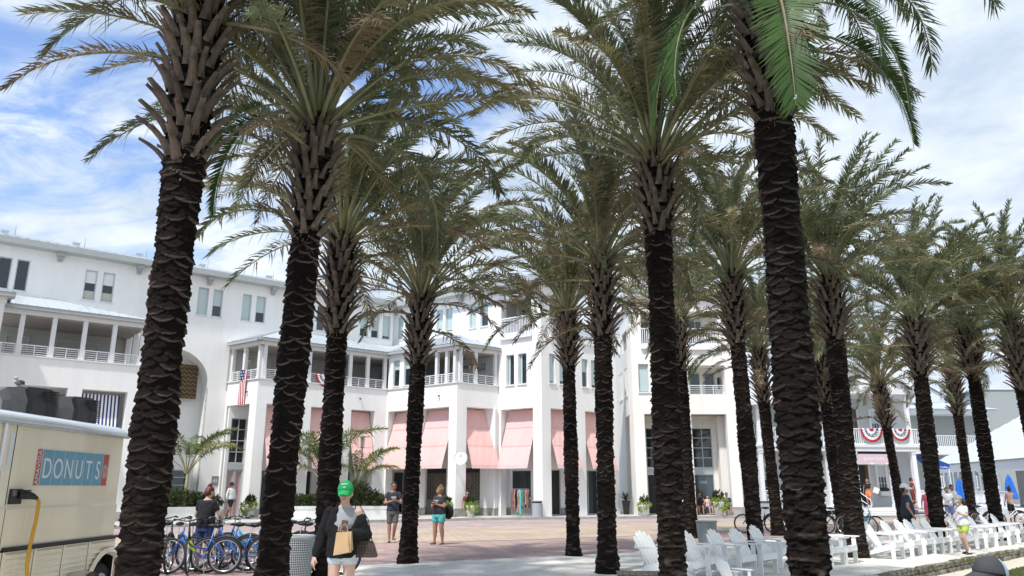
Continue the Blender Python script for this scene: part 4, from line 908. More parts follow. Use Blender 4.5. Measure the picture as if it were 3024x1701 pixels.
railing_v(EH, Ef, -2.4, .1, -.1, 4.97, 5.95, .16); railing_v(EH, Ef, .15, 2.5, -.1, 4.97, 5.95, .16); railing_v(EH, Ef, -2.4, 1.2, -.1, 1.6, 2.6, .16)
window(EH, Ef.shift(-2.0), -2.3, -1.3, 4.95, 7.2, d=.06, fr='white', sill=False, kd='glassblue'); window(EH, Ef.shift(-2.0), -1.8, -.8, 1.0, 3.9, d=.06, fr='white', sill=False, kd='glassblue')
m = MB().use('sidgrey'); m.add([Ef(.2, -.5, 4.3), Ef(2.6, -.5, 2.2), Ef(2.6, -.5, 2.0), Ef(.2, -.5, 4.0), Ef(.2, -1.5, 4.3), Ef(2.6, -1.5, 2.2)], [(0, 1, 2, 3), (0, 4, 5, 1)]); m.build('stair', EH)
# dormer
m = MB().use('siding'); fbox(m, Ef, -2.6, .9, -5.6, -3.2, 8.0, 9.9); m.add([Ef(-2.6, -3.2, 9.9), Ef(.9, -3.2, 9.9), Ef(-.85, -3.2, 10.9)], [(0, 1, 2)]); m.use('metalroof'); m.quad(Ef(-2.9, -3.0, 9.8), Ef(-.85, -3.0, 11.0), Ef(-.85, -6, 11.0), Ef(-2.9, -6, 9.8)); m.quad(Ef(-.85, -3.0, 11.0), Ef(1.2, -3.0, 9.8), Ef(1.2, -6, 9.8), Ef(-.85, -6, 11.0)); m.build('dormer', EH)
window(EH, Ef.shift(-3.2), -1.3, -.6, 8.9, 9.65, d=.05, fr='white', sill=False, fw=.12)
GB = empty('grey_block', (49, 80, 0), 'plain grey flat-roofed block rising behind the white pavilion roof', 'building'); m = MB().use('sidgrey'); m.box(-1.6, 1.9, -3, 4, 0, 11.2); m.build('wall', GB); m = MB().use('trim'); m.box(-1.7, 2.0, -3.1, 4.1, 11.2, 11.35); m.build('coping', GB)
FT = (33.0, 58.0, 0.0); FH = empty('pavilion', FT, 'low white pavilion with a ribbed metal hip roof at the right edge', 'pavilion')
fa = atan2(-12, -2.0); F_ = Fr((33.2, 60.5), atan2(-12.5, -2.2), FT)      # s runs toward the camera, faces the square
m = MB().use('trim'); fbox(m, F_, -.5, 16, -.1, .25, 2.75, 3.25); m.use('gutter'); fbox(m, F_, -.5, 16, .26, .36, 3.26, 3.34); m.build('fascia', FH)
P0, P1, Q1, Q0 = [Vector(F_(*p)) for p in ((-.9, .5, 3.36), (16, .5, 3.36), (16, -5, 6.9), (3.4, -5, 6.9))]
mm('whiteroof', (.72, .735, .74), .45, var=.08, vscale=2); m = MB().use('whiteroof'); m.quad(P0, P1, Q1, Q0); m.quad(P0, Q0, Q0, Vector(F_(-.9, -9, 3.36))); rf = m.build('roof', FH, P0); seams(rf, (P0, P1), (Q0, Q1), .38)
m = MB().use('lattice'); fbox(m, F_, 6.5, 16, -2.5, -2.4, .4, 2.75); m.build('wall', FH)
m = MB().use('dark'); fbox(m, F_, 8.2, 9.4, -2.39, -2.3, .4, 2.6); fbox(m, F_, 13.0, 14.5, -2.39, -2.3, .4, 2.6); m.build('opening', FH)
for i in range(11):
    s = .2 + i * .95; m = MB().use('white'); fbox(m, F_, s - .05, s + .05, -.05, .05, .4, 2.75); m.build('post', FH, F_(s, 0, .4))
for i in range(6):
    s = .25 + i * .95; m = MB().use('lattice'); fbox(m, F_, s + .02, s + .83, -.03, -.01, .6, 2.5); 
    o = m.build('screen_panel', FH, F_(s, 0, .6))
railing_v(FH, F_, -1.5, 15, 1.6, .45, 1.45, .18)
m = MB().use('white'); fbox(m, F_, -1.5, 16, -3, 1.75, .0, .42); m.build('deck', FH)
m = MB().use('cangreen'); m.box(44, 46, 62, 64, 5.5, 8.3); tag(m.build('rooftop_unit'), 'dark green box unit standing on the far roof at the right edge', 'roof unit')
# white post and blue tent sign
P_ = (25.55, 47.4)
m = MB().use('white'); m.box(-.09, .09, -.09, .09, 0, 3.6); m.box(-.12, .12, -.12, .12, 3.5, 3.62); o = m.build('sign_post'); o.location = (*P_, .1); tag(o, 'white timber post beside the blue pennant of the snack tent', 'post')
TP = empty('snack_tent', (25.85, 48.5, .1), 'blue tent canopy with white lettering between two palm trunks', 'tent')
m = MB().use('tentblue'); m.add([(-.35, 0, 3.6), (-.35, .1, 2.65), (1.25, 0, 2.65), (1.25, 0, 2.95), (-.2, 1.6, 3.6), (1.25, 2.6, 2.7)], [(0, 1, 2, 3), (0, 3, 4), (3, 2, 5, 4)]); m.build('canopy', TP)
for p in ((1.2, .02), (1.2, 2.5), (-.3, .2)): m = MB().use('white'); m.tube([(*p, 0), (*p, 2.75)], .03, 6); m.build('pole', TP)
text('ly', 'lettering', TP, .5, Matrix.Translation((.1, -.03, 3.15)) @ Matrix.Rotation(pi / 2, 4, 'X'), 'canvas', .004); text('· Gelato · Coffee', 'lettering', TP, .17, Matrix.Translation((.52, -.05, 2.76)) @ Matrix.Rotation(pi / 2, 4, 'X'), 'canvas', .004)

# ------------------------------------------------------------------ date palms
def vnoise(u, v, per, seed):
    r = np.random.RandomState(seed).rand(256, 256); iu, iv = np.floor(u).astype(int), np.floor(v).astype(int); fu, fv = u - iu, v - iv
    fu, fv = fu * fu * (3 - 2 * fu), fv * fv * (3 - 2 * fv); g = lambda a, b: r[np.mod(a, per) % 256, b % 256]
    return (g(iu, iv) * (1 - fu) + g(iu + 1, iv) * fu) * (1 - fv) + (g(iu, iv + 1) * (1 - fu) + g(iu + 1, iv + 1) * fu) * fv
def trunk_mesh(name, H, H2, r, dz, nu, seed, lean):
    nv = int(H2 / dz) + 1; Z = np.linspace(-.1, H2, nv)[:, None]; T = (np.arange(nu) / nu)[None, :]; Z, T = np.broadcast_arrays(Z, T)
    rn = np.random.RandomState(seed); hz, nc = .076, 5
    r = r * .88; base = r * (1.0 + .38 * np.exp(-np.maximum(Z, 0) / .28) + .06 * np.sin(Z * 1.7 + seed) + .03 * np.sin(Z * 4.1 + seed)); base = base * (1 - .05 * Z / H2) * (1 + .42 * np.sin(np.clip((Z - H) / max(H2 - H, .1), 0, 1) * pi * .8))
    disp = np.zeros_like(Z); lip = np.zeros_like(Z); R = 3 + int(H2 / hz) + 2
    jit = rn.uniform(-1, 1, (R + 8, nc + 2, 4))
    for k in range(-2, 3):
        row = np.floor(Z / hz).astype(int) + k; row_c = np.clip(row, 0, R + 7)
        ph = (row % 2) * .5 + .13 * np.sin(row * 1.7)
        x = T * nc + ph; col = np.floor(x).astype(int) % nc; fx = x - np.floor(x) - .5
        j = jit[row_c, col]; wdt = .58 + .16 * j[..., 0]; xx = np.clip(np.abs(fx + .07 * j[..., 3]) / wdt * 1.0, 0, 1)
        zl = row * hz + .05 * (xx * 1.2) ** 2 + .024 * j[..., 1]; t = (Z - zl) / (hz * 1.75)
        amp = (.040 + .018 * j[..., 2]) * np.sqrt(np.clip(1 - (xx * 1.02) ** 2, 0, 1))
        up = np.clip(t / .10, 0, 1); dn = np.clip(1 - (t - .10) / .9, 0, 1) ** 1.3; d = np.where(t > 0, up * dn, 0) * amp
        L = np.where((t > 0.0) & (t < .17), np.clip(1 - np.abs(t - .085) / .085, 0, 1), 0) * (amp / .04) * np.clip(.35 + .75 * j[..., 2], 0, 1)
        lip = np.where(d > disp, L, lip * (d <= disp)); disp = np.maximum(disp, d)
    rough = 1 / (1 + np.exp((Z - (1.15 + .5 * np.sin(seed * 3.1))) * 2.6)); f1 = vnoise(T * 14, Z * 14, 14, seed) - .5; f2 = vnoise(T * 34, Z * 42, 34, seed + 1) - .5; f3 = vnoise(T * 9, Z * 26 + .6 * f1, 9, seed + 2) - .5
    disp = disp * (1 - .6 * rough) + rough * (.035 * f1 + .04 * f3) + .022 * f2 + .012 * f1; lip = np.clip(lip * (1 - .8 * rough) + rough * np.clip(f3 * 1.6 - .2, 0, 1) * .5, 0, 1)
    top = np.clip((Z - H) / .3, 0, 1); disp = disp * (1 - top) + top * (.05 * f1 + .03 * f3); lip = lip * (1 - top) + .15 * top * (f1 > .1)
    Rr = base * (1 + .25 * top * 0) + disp * (r / .19)
    X = Rr * np.cos(T * 2 * pi) + lean * Z / H2; Y = Rr * np.sin(T * 2 * pi)
    V = np.stack([X, Y, Z], -1).reshape(-1, 3); i = np.arange(nv - 1)[:, None] * nu; k = np.arange(nu)[None, :]; k2 = (k + 1) % nu
    Fc = np.stack([i + k, i + k2, i + nu + k2, i + nu + k], -1).reshape(-1, 4)
    me = bpy.data.meshes.new(name); me.vertices.add(len(V)); me.vertices.foreach_set('co', V.ravel().astype(np.float32)); me.loops.add(Fc.size); me.loops.foreach_set('vertex_index', Fc.ravel().astype(np.int32))
    me.polygons.add(len(Fc)); me.polygons.foreach_set('loop_start', (np.arange(len(Fc)) * 4).astype(np.int32)); me.update(calc_edges=True)
    at = me.attributes.new('lip', 'FLOAT', 'POINT'); at.data.foreach_set('value', lip.ravel().astype(np.float32)); me.materials.append(MT['bark'])
    me.polygons.foreach_set('use_smooth', [True] * len(Fc)); me.validate(); return me
def boot_mesh(seed):
    r = random.Random(seed); m = MB().use('boot'); L = r.uniform(.34, .44); w0, w1, t0, t1 = .074, .034, .034, .02; n = 4; rings = []
    for i in range(n + 1):
        u = i / n; w = w0 + (w1 - w0) * u ** .65 + r.uniform(-.004, .004); t = t0 + (t1 - t0) * u; x = .10 * u * u + .0 * u; z = L * u; c = .6
        rings.append([(x - t * .2, -w, z), (x + t * .8, -w * c, z), (x + t * 1.15, 0, z), (x + t * .8, w * c, z), (x - t * .2, w, z), (x - t * .5, 0, z)])
    vs = [v for q in rings for v in q]; m.add(vs, [(i * 6 + k, i * 6 + (k + 1) % 6, i * 6 + 6 + (k + 1) % 6, i * 6 + 6 + k) for i in range(n) for k in range(6)])
    m.use('bootcut'); top = [Vector(v) + Vector((.0, 0, r.uniform(-.02, .02))) for v in rings[-1]]; m.add(top, [(0, 1, 2, 3, 4, 5)]); return m.mesh('leaf_base')
BOOTS = [boot_mesh(i) for i in range(4)]
def frond_mesh(name, seed, L, a0, a1, nl, leaf='frond', pet=.2, lw=.014, ll=.44, tidy=0.0, droop=.3, curl=0.0, pw=1.35):
    """arching leaf: rachis starts upward at angle a0 from vertical and bends to a1 at the tip, leaning toward +X; leaflets stand in a V"""
    r = random.Random(seed); m = MB().use('rachis'); n = 16; P = [Vector((0, 0, 0))]; Tn = []
    for i in range(n):
        u = (i + .5) / n; a = a0 + (a1 - a0) * (u ** pw); c = curl * u * u; Tn.append(Vector((sin(a) * cos(c), sin(a) * sin(c), cos(a)))); P.append(P[-1] + Tn[-1] * L / n)
    Tn.append(Tn[-1])
    m.tube(P, [(.034 * (1 - .2 * i / n) if i < 2 else .026 * (1 - i / n) + .004) for i in range(n + 1)], 5, sx=1.0)
    def at(u):
        x = u * n; i = min(int(x), n - 1); f = x - i; return P[i].lerp(P[i + 1], f), Tn[i].lerp(Tn[i + 1], f).normalized()
    for i in range(nl):
        u = pet + (1 - pet) * ((i + .5) / nl) ** .95; p, t = at(min(u, .999)); side0 = Vector((-sin(curl * u * u), cos(curl * u * u), 0)); nr = side0.cross(t).normalized() * -1
        if nr.z < 0 and a1 < 2.2: nr = -nr
        for sg in (-1, 1):
            k = (u - pet) / (1 - pet); ln = ll * (.35 + .65 * sin(min(1, k * 3.2 + .12) * pi / 2)) * (1 - .62 * k ** 3) * r.uniform(.85, 1.1)
            fw = radians(38 + 26 * (1 - k) + r.uniform(-9, 9) * (1 - tidy)); el = radians((r.choice((5, 40, 62)) + r.uniform(-18, 18)) * (1 - tidy) + 12 * tidy)
            sd_ = side0 * sg; d = t * cos(fw) + (sd_ * cos(el) + nr * sin(el)) * sin(fw); d.normalize()
            g = Vector((0, 0, -1)); w = t.cross(d).normalized() if not tidy else (t - d * t.dot(d)).normalized(); w = (w * .55 + (t - d * t.dot(d)).normalized() * .8).normalized()
            hw = lw * r.uniform(.8, 1.15); dr = droop * r.uniform(.3, 1.6) * (1 - tidy * .6)
            p1 = p + d * ln * .5 + g * dr * ln * .10; p2 = p + d * ln * .97 + g * dr * ln * .48 + side0 * r.uniform(-.03, .03)
            m.use(leaf); m.add([p, p + d * ln * .22 + w * hw, p + d * ln * .22 - w * hw, p1 + w * hw * .85, p1 - w * hw * .85, p2], [(0, 1, 2), (1, 3, 4, 2), (3, 5, 4)])
    return m.mesh(name)
D2 = radians
FK = {}
for nm, hi in (('hi', 1.0), ('lo', .62)):
    q = lambda n: int(n * hi)
    FK[nm] = dict(
        up=[frond_mesh('frond', 10 + i, 3.75, D2(4), D2(38 + 12 * i), q(150), 'frond', .20, .013 / hi ** .6, curl=.3 * (i - 1)) for i in range(3)],
        mid=[frond_mesh('frond', 20 + i, 4.0, D2(22), D2(84 + 14 * i), q(150), 'frond', .22, .013 / hi ** .6, curl=.35 * (i - 1)) for i in range(3)],
        arch=[frond_mesh('frond', 30 + i, 3.8, D2(42), D2(112 + 12 * i), q(100), ('frond', 'frondolive', 'frondolive')[i], .22, .013 / hi ** .6, droop=.6, curl=.4 * (i - 1)) for i in range(3)],
        low=[frond_mesh('frond', 40 + i, 3.3, D2(66), D2(118 + 14 * i), q(100), ('frondolive', 'fronddead', 'frond', 'frond')[i], .2, .013 / hi ** .6, droop=.8, curl=.5 * (i - 1)) for i in range(4)],
        dead=[frond_mesh('frond', 50 + i, 2.0, D2(88), D2(135 + 15 * i), q(60), 'fronddead', .12, .012 / hi ** .6, ll=.34, droop=1.0) for i in range(2)])
FRESH = [frond_mesh('drooping_frond', 60 + i, 3.4, D2(28), D2(184 - 5 * i), 72, 'frondfresh', .26, .017, ll=.66, tidy=.85, droop=.25, pw=.36) for i in range(2)]
def palm(x, y, z1, z2, d, bw, seed, label, near=False, xt=None, nf=46, extra=()):
    r = random.Random(seed); kj = [r.uniform(-.06, .06) for _ in range(3)]; fs_ = (.86 if z2 > 8 else 1.02 if near else .94) * r.uniform(.95, 1.06); wnd = (r.uniform(-.10, .10), r.uniform(-.12, .12)); root = empty('date_palm', (x, y, 0), label, 'palm tree', 'date palms planted round the square'); lean = (xt or x) - x
    me = trunk_mesh('trunk', z1, z2 + .1, d / 2, .0115 if near else .017, 96 if near else 56, seed, lean); o = link(bpy.data.objects.new('trunk', me)); o.parent = root
    zt = z2 + .1
    nb = int((46 if near else 54) * (z2 - z1)); ga = 2.39996
    rc = d / 2 * .90
    for i in range(nb):
        f = (i + .5) / nb; z = z1 - .12 + (z2 + .05 - z1) * f + r.uniform(-.03, .03); a = i * ga + seed + r.uniform(-.12, .12); tilt = radians((27 if f < .25 else 23 - 9 * f) + r.uniform(-6, 7))
        s = (bw / .88) * r.uniform(.70, 1.02) * (1 if f < .85 else .8); rr = rc * (.92 + .42 * sin(min(1, f) * pi * .8))
        lx = lean * z / zt
        inst(BOOTS[i % 4], 'leaf_base', root, (lx + rr * cos(a), rr * sin(a), z), (0, tilt, a), (s * 1.2, s * 1.02, s))
    m = MB().use('fronddead')
    for i in range(130 if near else 50):
        a = r.uniform(0, 6.28); z = z1 + r.uniform(-.35, .35); R_ = rc * 1.04; p = Vector((lean * z / zt + R_ * cos(a), R_ * sin(a), z)); d = Vector((cos(a), sin(a), r.uniform(-1.2, .6))).normalized(); L = r.uniform(.05, .16); wv = Vector((-sin(a), cos(a), 0)) * .008
        m.add([p - wv, p + wv, p + d * L], [(0, 1, 2)])
    o = m.build('fibre', root); o['kind'] = 'stuff'
    K = FK['hi' if near else 'lo']
    sc_ = bw / .88
    for i in range(nf):
        f = (i + .5) / nf; a = i * ga + seed * 1.7 + r.uniform(-.2, .2)
        kind = 'up' if f < .20 + kj[0] else 'mid' if f < .56 + kj[1] else 'arch' if f < .84 + kj[2] * .5 else 'low'
        me = r.choice(K[kind]); rr = .05 + .14 * f; s = r.uniform(.84, 1.08) * min(1.05, sc_ ** .4) * fs_
        lx = lean
        inst(me, 'frond', root, (lx + rr * cos(a), rr * sin(a), z2 + .22 - .34 * f), (r.uniform(-.12, .12), r.uniform(-.12, .10), a), (s, s, s))
    for i in range(r.choice((2, 3, 5))):
        a = r.uniform(0, 6.28); inst(r.choice(K['dead']), 'dead_frond', root, (lean + .2 * cos(a), .2 * sin(a), z2 - .25 - .3 * i), (0, 0, a))
    for a, z, s, k in extra:
        inst(FRESH[k], 'drooping_frond', root, (lean + .2 * cos(a), .2 * sin(a), z), (0, 0, a), (s, s, s))
    return root
PL = [
 (-3.97, 8.6, 5.5, 8.25, .46, .97, 'date palm beside the donut trailer, nearest on the left', True, -4.0, ()),
 (-3.1, 10.4, 5.14, 6.89, .42, .88, 'date palm behind the mesh bin and the parked blue bikes, with a green drooping frond', True, -2.9, ((radians(196), 6.95, .82, 0), (radians(215), 7.0, .74, 1), (radians(180), 7.1, .7, 0))),
 (-3.30, 14.2, 4.52, 6.34, .40, .85, 'date palm directly behind the woman in the green cap', False, -3.32, ()),
 (-2.29, 17.7, 4.43, 6.11, .37, .84, 'date palm between the man in the navy shirt and the woman in teal shorts', False, -2.16, ()),
 (1.53, 20.05, 4.8, 6.19, .36, .80, 'date palm with flared base at the brick edge, before the last pink awnings', False, 1.49, ()),
 (1.89, 16.0, 4.76, 6.48, .38, .82, 'date palm standing in the gap between the white and the cream building', False, 1.95, ()),
 (2.42, 12.2, 5.82, 7.12, .45, .87, 'thick date palm growing behind the dark slatted crate, left of the near chairs', True, 2.48, ()),
 (6.08, 27.1, 5.71, 7.6, .42, .85, 'slim date palm just left of the grey ribbed bin', False, 6.03, ()),
 (5.75, 18.9, 5.17, 6.94, .40, .86, 'date palm rising behind the group of near white chairs, left of the blue cart', False, 5.64, ()),
 (9.49, 28.5, 4.73, 6.67, .42, .87, 'thin date palm by the blue cart, left of the biggest right-hand trunk', False, 9.3, ()),
 (3.37, 9.2, 6.4, 8.55, .50, .92, 'biggest date palm on the right, with glossy green fronds hanging down its trunk', True, 3.49, ((radians(-104), 7.85, .95, 0), (radians(-14), 7.5, .74, 1), (radians(-30), 7.9, .78, 0), (radians(-52), 8.2, .72, 0), (radians(184), 8.0, .74, 1), (radians(200), 8.2, .76, 0))),
 (8.26, 19.3, 5.35, 6.94, .46, .95, 'date palm with a swollen base right of the lone white chair', False, 8.31, ()),
 (12.45, 30.0, 4.89, 6.62, .48, .92, 'date palm tight behind the swollen-base palm, left of the house steps', False, 12.2, ()),
 (16.21, 33.0, 4.21, 5.99, .38, .90, 'short date palm behind the man in the white cap', False, 15.88, ()),
 (12.25, 23.0, 4.95, 6.65, .44, .95, 'date palm in front of the white house corner, left of the girl in lime shorts', False, 12.4, ()),
 (19.67, 34.0, 4.81, 6.75, .40, .93, 'slender date palm behind the row of chairs, just right of the blue tent', False, 19.7, ()),
 (15.8, 26.0, 5.4, 6.95, .44, .98, 'date palm in front of the metal-roofed pavilion, last whole trunk on the right', False, 15.78, ()),
 (16.12, 24.0, 4.67, 6.91, .42, .98, 'date palm cut by the right edge of the picture', False, 16.0, ()),
]
for i, (x, y, z1, z2, d, bw, lab, near, xt, ex) in enumerate(PL): palm(x, y, z1, z2, d, bw, 11 + i * 3, lab, near, xt, 70 if near else 64, ex)

# ------------------------------------------------------------------ cream food trailer (side faces +X)
TX, TY0, TY1 = -5.4, 8.0, 10.95
TR = empty('food_trailer', (-6.4, 9.5, 0), 'cream food trailer with a blue DONUTS sign, ribbed lower panels and white curved roof', 'food trailer')
ox, oy = 6.4, -9.5
def tb(m, x0, x1, y0, y1, z0, z1): return m.box(x0 + ox, x1 + ox, y0 + oy, y1 + oy, z0, z1)
m = MB().use('cream_paint'); m.smooth = False
prof = [(TX, .98), (TX, 1.40), (TX - .012, 1.43), (TX - .012, 2.30)]
W_ = 1.95
# body with rounded corner verticals
def loop(inset, z):
    pts = []; r = .14
    for cx_, cy_, a0 in ((TX - inset - r, TY1 - inset - r, 0), (TX - W_ + inset + r, TY1 - inset - r, 90), (TX - W_ + inset + r, TY0 + inset + r, 180), (TX - inset - r, TY0 + inset + r, 270)):
        for k in range(10): a = radians(a0 + 90 * k / 9); pts.append((cx_ + r * cos(a) + ox, cy_ + r * sin(a) + oy, z))
    return pts
def loft(m, loops, cap=True):
    n = len(loops[0]); vs = [v for l in loops for v in l]; m.add(vs, [(i * n + k, i * n + (k + 1) % n, (i + 1) * n + (k + 1) % n, (i + 1) * n + k) for i in range(len(loops) - 1) for k in range(n)] + ([tuple(range(n))[::-1], tuple((len(loops) - 1) * n + k for k in range(n))] if cap else []))
loft(m, [loop(0, .98), loop(0, 1.395), loop(.014, 1.43), loop(.014, 2.31)]); m.build('body', TR)
m = MB().use('roofwhite'); m.smooth = True
loft(m, [loop(-.02, 2.30), loop(-.025, 2.33), loop(.0, 2.39), loop(.06, 2.43), loop(.2, 2.455), loop(.6, 2.47)]); m.build('roof', TR)
m = MB().use('chrome'); tb(m, TX + .0, TX + .03, TY0 + .1, TY1 - .05, 2.285, 2.305); m.build('roof_trim', TR)
# ribbed lower skirt panels with the wheel arch left open
wy, wz, wr = 10.72, .36, .36
m0 = [TY0 + .1, 8.53, 9.09, 9.67, 10.24, 10.93]
for i in range(5):
    a, b = m0[i] + .006, m0[i + 1] - .006; m = MB().use('cream_paint'); zt, zb = .955, .30
    n = 11
    for k in range(n):
        z1_ = zt - (zt - zb) * k / n; z0_ = zt - (zt - zb) * (k + 1) / n; segs = [(a, b)]
        if z0_ < wz + wr + .05:
            h = sqrt(max(0, (wr + .05) ** 2 - max(0, z0_ - wz) ** 2)); segs = [(max(a, min(b, p)), max(a, min(b, q))) for p, q in ((a, min(b, wy - h)), (max(a, wy + h), b))]
        for p, q in segs:
            if q - p < .02: continue
            y0, y1, X = p + oy, q + oy, TX + ox; m.quad((X, y0, z1_), (X, y0, z0_), (X, y1, z0_), (X, y1, z1_))
            if q - p > .12:
                e = .035; h = z1_ - z0_; zc = z1_ - h * .5; m.add([(X, y0 + e, zc + h * .3), (X, y1 - e, zc + h * .3), (X + .016, y1 - e - .01, zc), (X + .016, y0 + e + .01, zc), (X, y1 - e, zc - h * .22), (X, y0 + e, zc - h * .22)], [(0, 3, 2, 1), (3, 5, 4, 2), (0, 5, 3), (1, 2, 4)])
    m.build('skirt_panel', TR)
m = MB().use('black'); tb(m, TX - W_ + .1, TX - .12, TY0 + .3, TY1 - .1, .32, .97); tb(m, TX - .42, TX - .36, TY0 + .3, TY1 - .02, .05, .975); tb(m, TX - .36, TX - .01, TY1 - .03, TY1 - .012, .3, .975); m.build('chassis', TR)
m = MB().use('cream_paint'); R0, R1_ = wr + .05, wr + .14
for k in range(14):
    a, b = pi * (k - .5) / 13, pi * (k + .5) / 13; pts = []
    q = [(TX + ox + dx, min(wy + oy - R * cos(t), TY1 + oy - .01), wz + R * sin(t)) for dx, R in ((.0, R0), (.05, R0 + .03), (.03, R1_)) for t in (a, b)]
    m.add(q, [(0, 1, 3, 2), (2, 3, 5, 4)])
m.build('wheel_arch', TR)
m = MB().use('rubber'); m.smooth = True; c = (TX - .14 + ox, wy + oy, wz - .03)
def wheelx(m, c, R, w_, n=36):
    pr = [(R * .62, -w_ / 2), (R * .9, -w_ / 2), (R * .985, -w_ * .36), (R, 0), (R * .985, w_ * .36), (R * .9, w_ / 2), (R * .62, w_ / 2)]
    vs = [(c[0] + x, c[1] + r * cos(2 * pi * k / n), c[2] + r * sin(2 * pi * k / n)) for r, x in pr for k in range(n)]
    m.add(vs, [(i * n + k, i * n + (k + 1) % n, (i + 1) * n + (k + 1) % n, (i + 1) * n + k) for i in range(len(pr) - 1) for k in range(n)])
wheelx(m, c, .33, .2); wh = m.build('wheel', TR, c)
m = MB().use('roofwhite'); m.smooth = True
vs = []; n = 24
for r, x in ((.205, .1), (.19, .075), (.12, .05), (.11, .085), (.05, .1), (0, .1)): vs += [(c[0] + x, c[1] + r * cos(2 * pi * k / n), c[2] + r * sin(2 * pi * k / n)) for k in range(n)]
m.add(vs, [(i * n + k, i * n + (k + 1) % n, (i + 1) * n + (k + 1) % n, (i + 1) * n + k) for i in range(5) for k in range(n)]); o = m.build('rim', None, c); o.parent = wh; o.location = (0, 0, 0)
m = MB().use('chrome'); m.smooth = True; pts = []
for k in range(9): a = pi * k / 8; pts.append((a,))
for k in range(12):
    a, b = pi * k / 12, pi * (k + 1) / 12; q = [(TX + ox + x, 9.95 + oy - .3 * cos(t), .33 + .3 * sin(t)) for x in (-.02, .24) for t in (a, b)]; m.add(q, [(0, 1, 3, 2)])
m.build('mudguard', TR)
m = MB().use('rubber'); m.smooth = True; wheelx(m, (TX + .08 + ox, 9.95 + oy, .3), .25, .16); m.build('wheel', TR, (TX + .08 + ox, 9.95 + oy, .3))
m = MB().use('black'); m.tube([(TX + .012 + ox, 8.5 + oy, .985), (TX + .02 + ox, 8.56 + oy, .985), (TX + .02 + ox, 10.93 + oy, .985)], .02, 6); m.use('chrome'); tb(m, TX + .002, TX + .02, 8.5, 10.93, 1.008, 1.014); m.build('rub_rail', TR)
m = MB().use('black'); tb(m, TX - .013, TX - .0095, 8.462, 8.47, 1.44, 2.285); tb(m, TX + .0005, TX + .002, 8.462, 8.47, 1.0, 1.40); m.build('door_seam', TR)
m = MB().use('chrome'); m.tube([(TX + .01 + ox, 8.24 + oy, 1.0), (TX + .01 + ox, 8.24 + oy, 2.3), (TX - .2 + ox, 8.24 + oy, 2.47)], .022, 6); m.build('rib', TR)
m = MB().use('roofwhite'); m.box(TX - .011 + ox, TX - .006 + ox, 8.37 + oy, 8.44 + oy, 1.85, 2.22); m.build('hinge_plate', TR)
m = MB().use('chrome'); tb(m, TX - .01, TX - .004, 10.72, 10.9, 1.10, 1.135); pl = m.build('badge', TR, (TX + ox, 10.8 + oy, 1.1))
# sign
XS = TX - .010 + ox
sgn = MB().use('letters'); sgn.box(XS - .002, XS + .002, 8.89 + oy, 10.49 + oy, 1.645, 2.055); so_ = sgn.build('sign', TR, (XS, 9.7 + oy, 1.85))
def decal(k, y0, y1, z0, z1, nm='sign_panel'):
    m = MB().use(k); m.box(XS + .0022, XS + .005, y0 + oy, y1 + oy, z0, z1); o = m.build(nm, None, (XS, 9.7 + oy, 1.85)); o.parent = so_; o.location = (0, 0, 0)
ys = [9.0, 9.222, 9.447, 9.67, 9.895, 10.12, 10.345]
for i in range(6): decal('signblue', ys[i] + .006, ys[i + 1] - .006, 1.65, 2.05)
decal('signred', 8.895, 8.99, 1.65, 2.05); decal('signred', 10.352, 10.485, 1.65, 2.05)
def TM(y, z, roll=0): # text facing +X, reading toward +Y
    R = Matrix(((0, 0, 1), (1, 0, 0), (0, 1, 0))).to_4x4()
    return Matrix.Translation((XS + .0062, y + oy, z)) @ R @ Matrix.Rotation(roll, 4, 'Z')
for ch, i in zip('DONUTS', range(6)):
    o = text(ch, 'letter', TR, .33, TM((ys[i] + ys[i + 1]) / 2, 1.83), 'letters', .002, sx=.74)
text('AMAVIDA', 'lettering', TR, .085, TM(8.942, 1.85, pi / 2), 'letters', .002, sp=1.05)
for i, wd in enumerate(('COFFEE', 'DONUTS', 'SMILES')): text(wd, 'lettering', TR, .037, TM(10.382 + .037 * i, 1.83, pi / 2), 'letters', .002, sp=1.1, sx=1.15)
# power inlet and cord
m = MB().use('acgrey'); tb(m, TX - .01, TX + .012, 8.5, 8.7, 1.45, 1.61); m.build('power_inlet', TR)
m = MB().use('acsilver'); tb(m, TX + .013, TX + .016, 8.52, 8.59, 1.535, 1.595); m.build('inlet_label', TR)
CD = empty('power_cord', (-5.3, 8.75, 0), 'yellow power cord with a black plug hanging down the side of the cream trailer', 'power cord')
m = MB().use('black'); m.tube([(-.09, -.12, 1.55), (-.05, -.05, 1.548), (-.02, .03, 1.53), (.0, .08, 1.51)], [.045, .05, .035, .02], 10); m.build('plug', CD)
m = MB().use('black'); m.box(-.09, -.03, -.09, .01, 1.585, 1.6); m.build('flap', CD)
m = MB().use('cord'); m.smooth = True; m.tube([(.0, .08, 1.51), (.01, .11, 1.47), (.015, .10, 1.3), (.02, .05, 1.0), (.05, .0, .8), (.09, .03, .5), (.1, .0, .2), (.12, -.05, .02)], .019, 8); m.build('cord', CD)
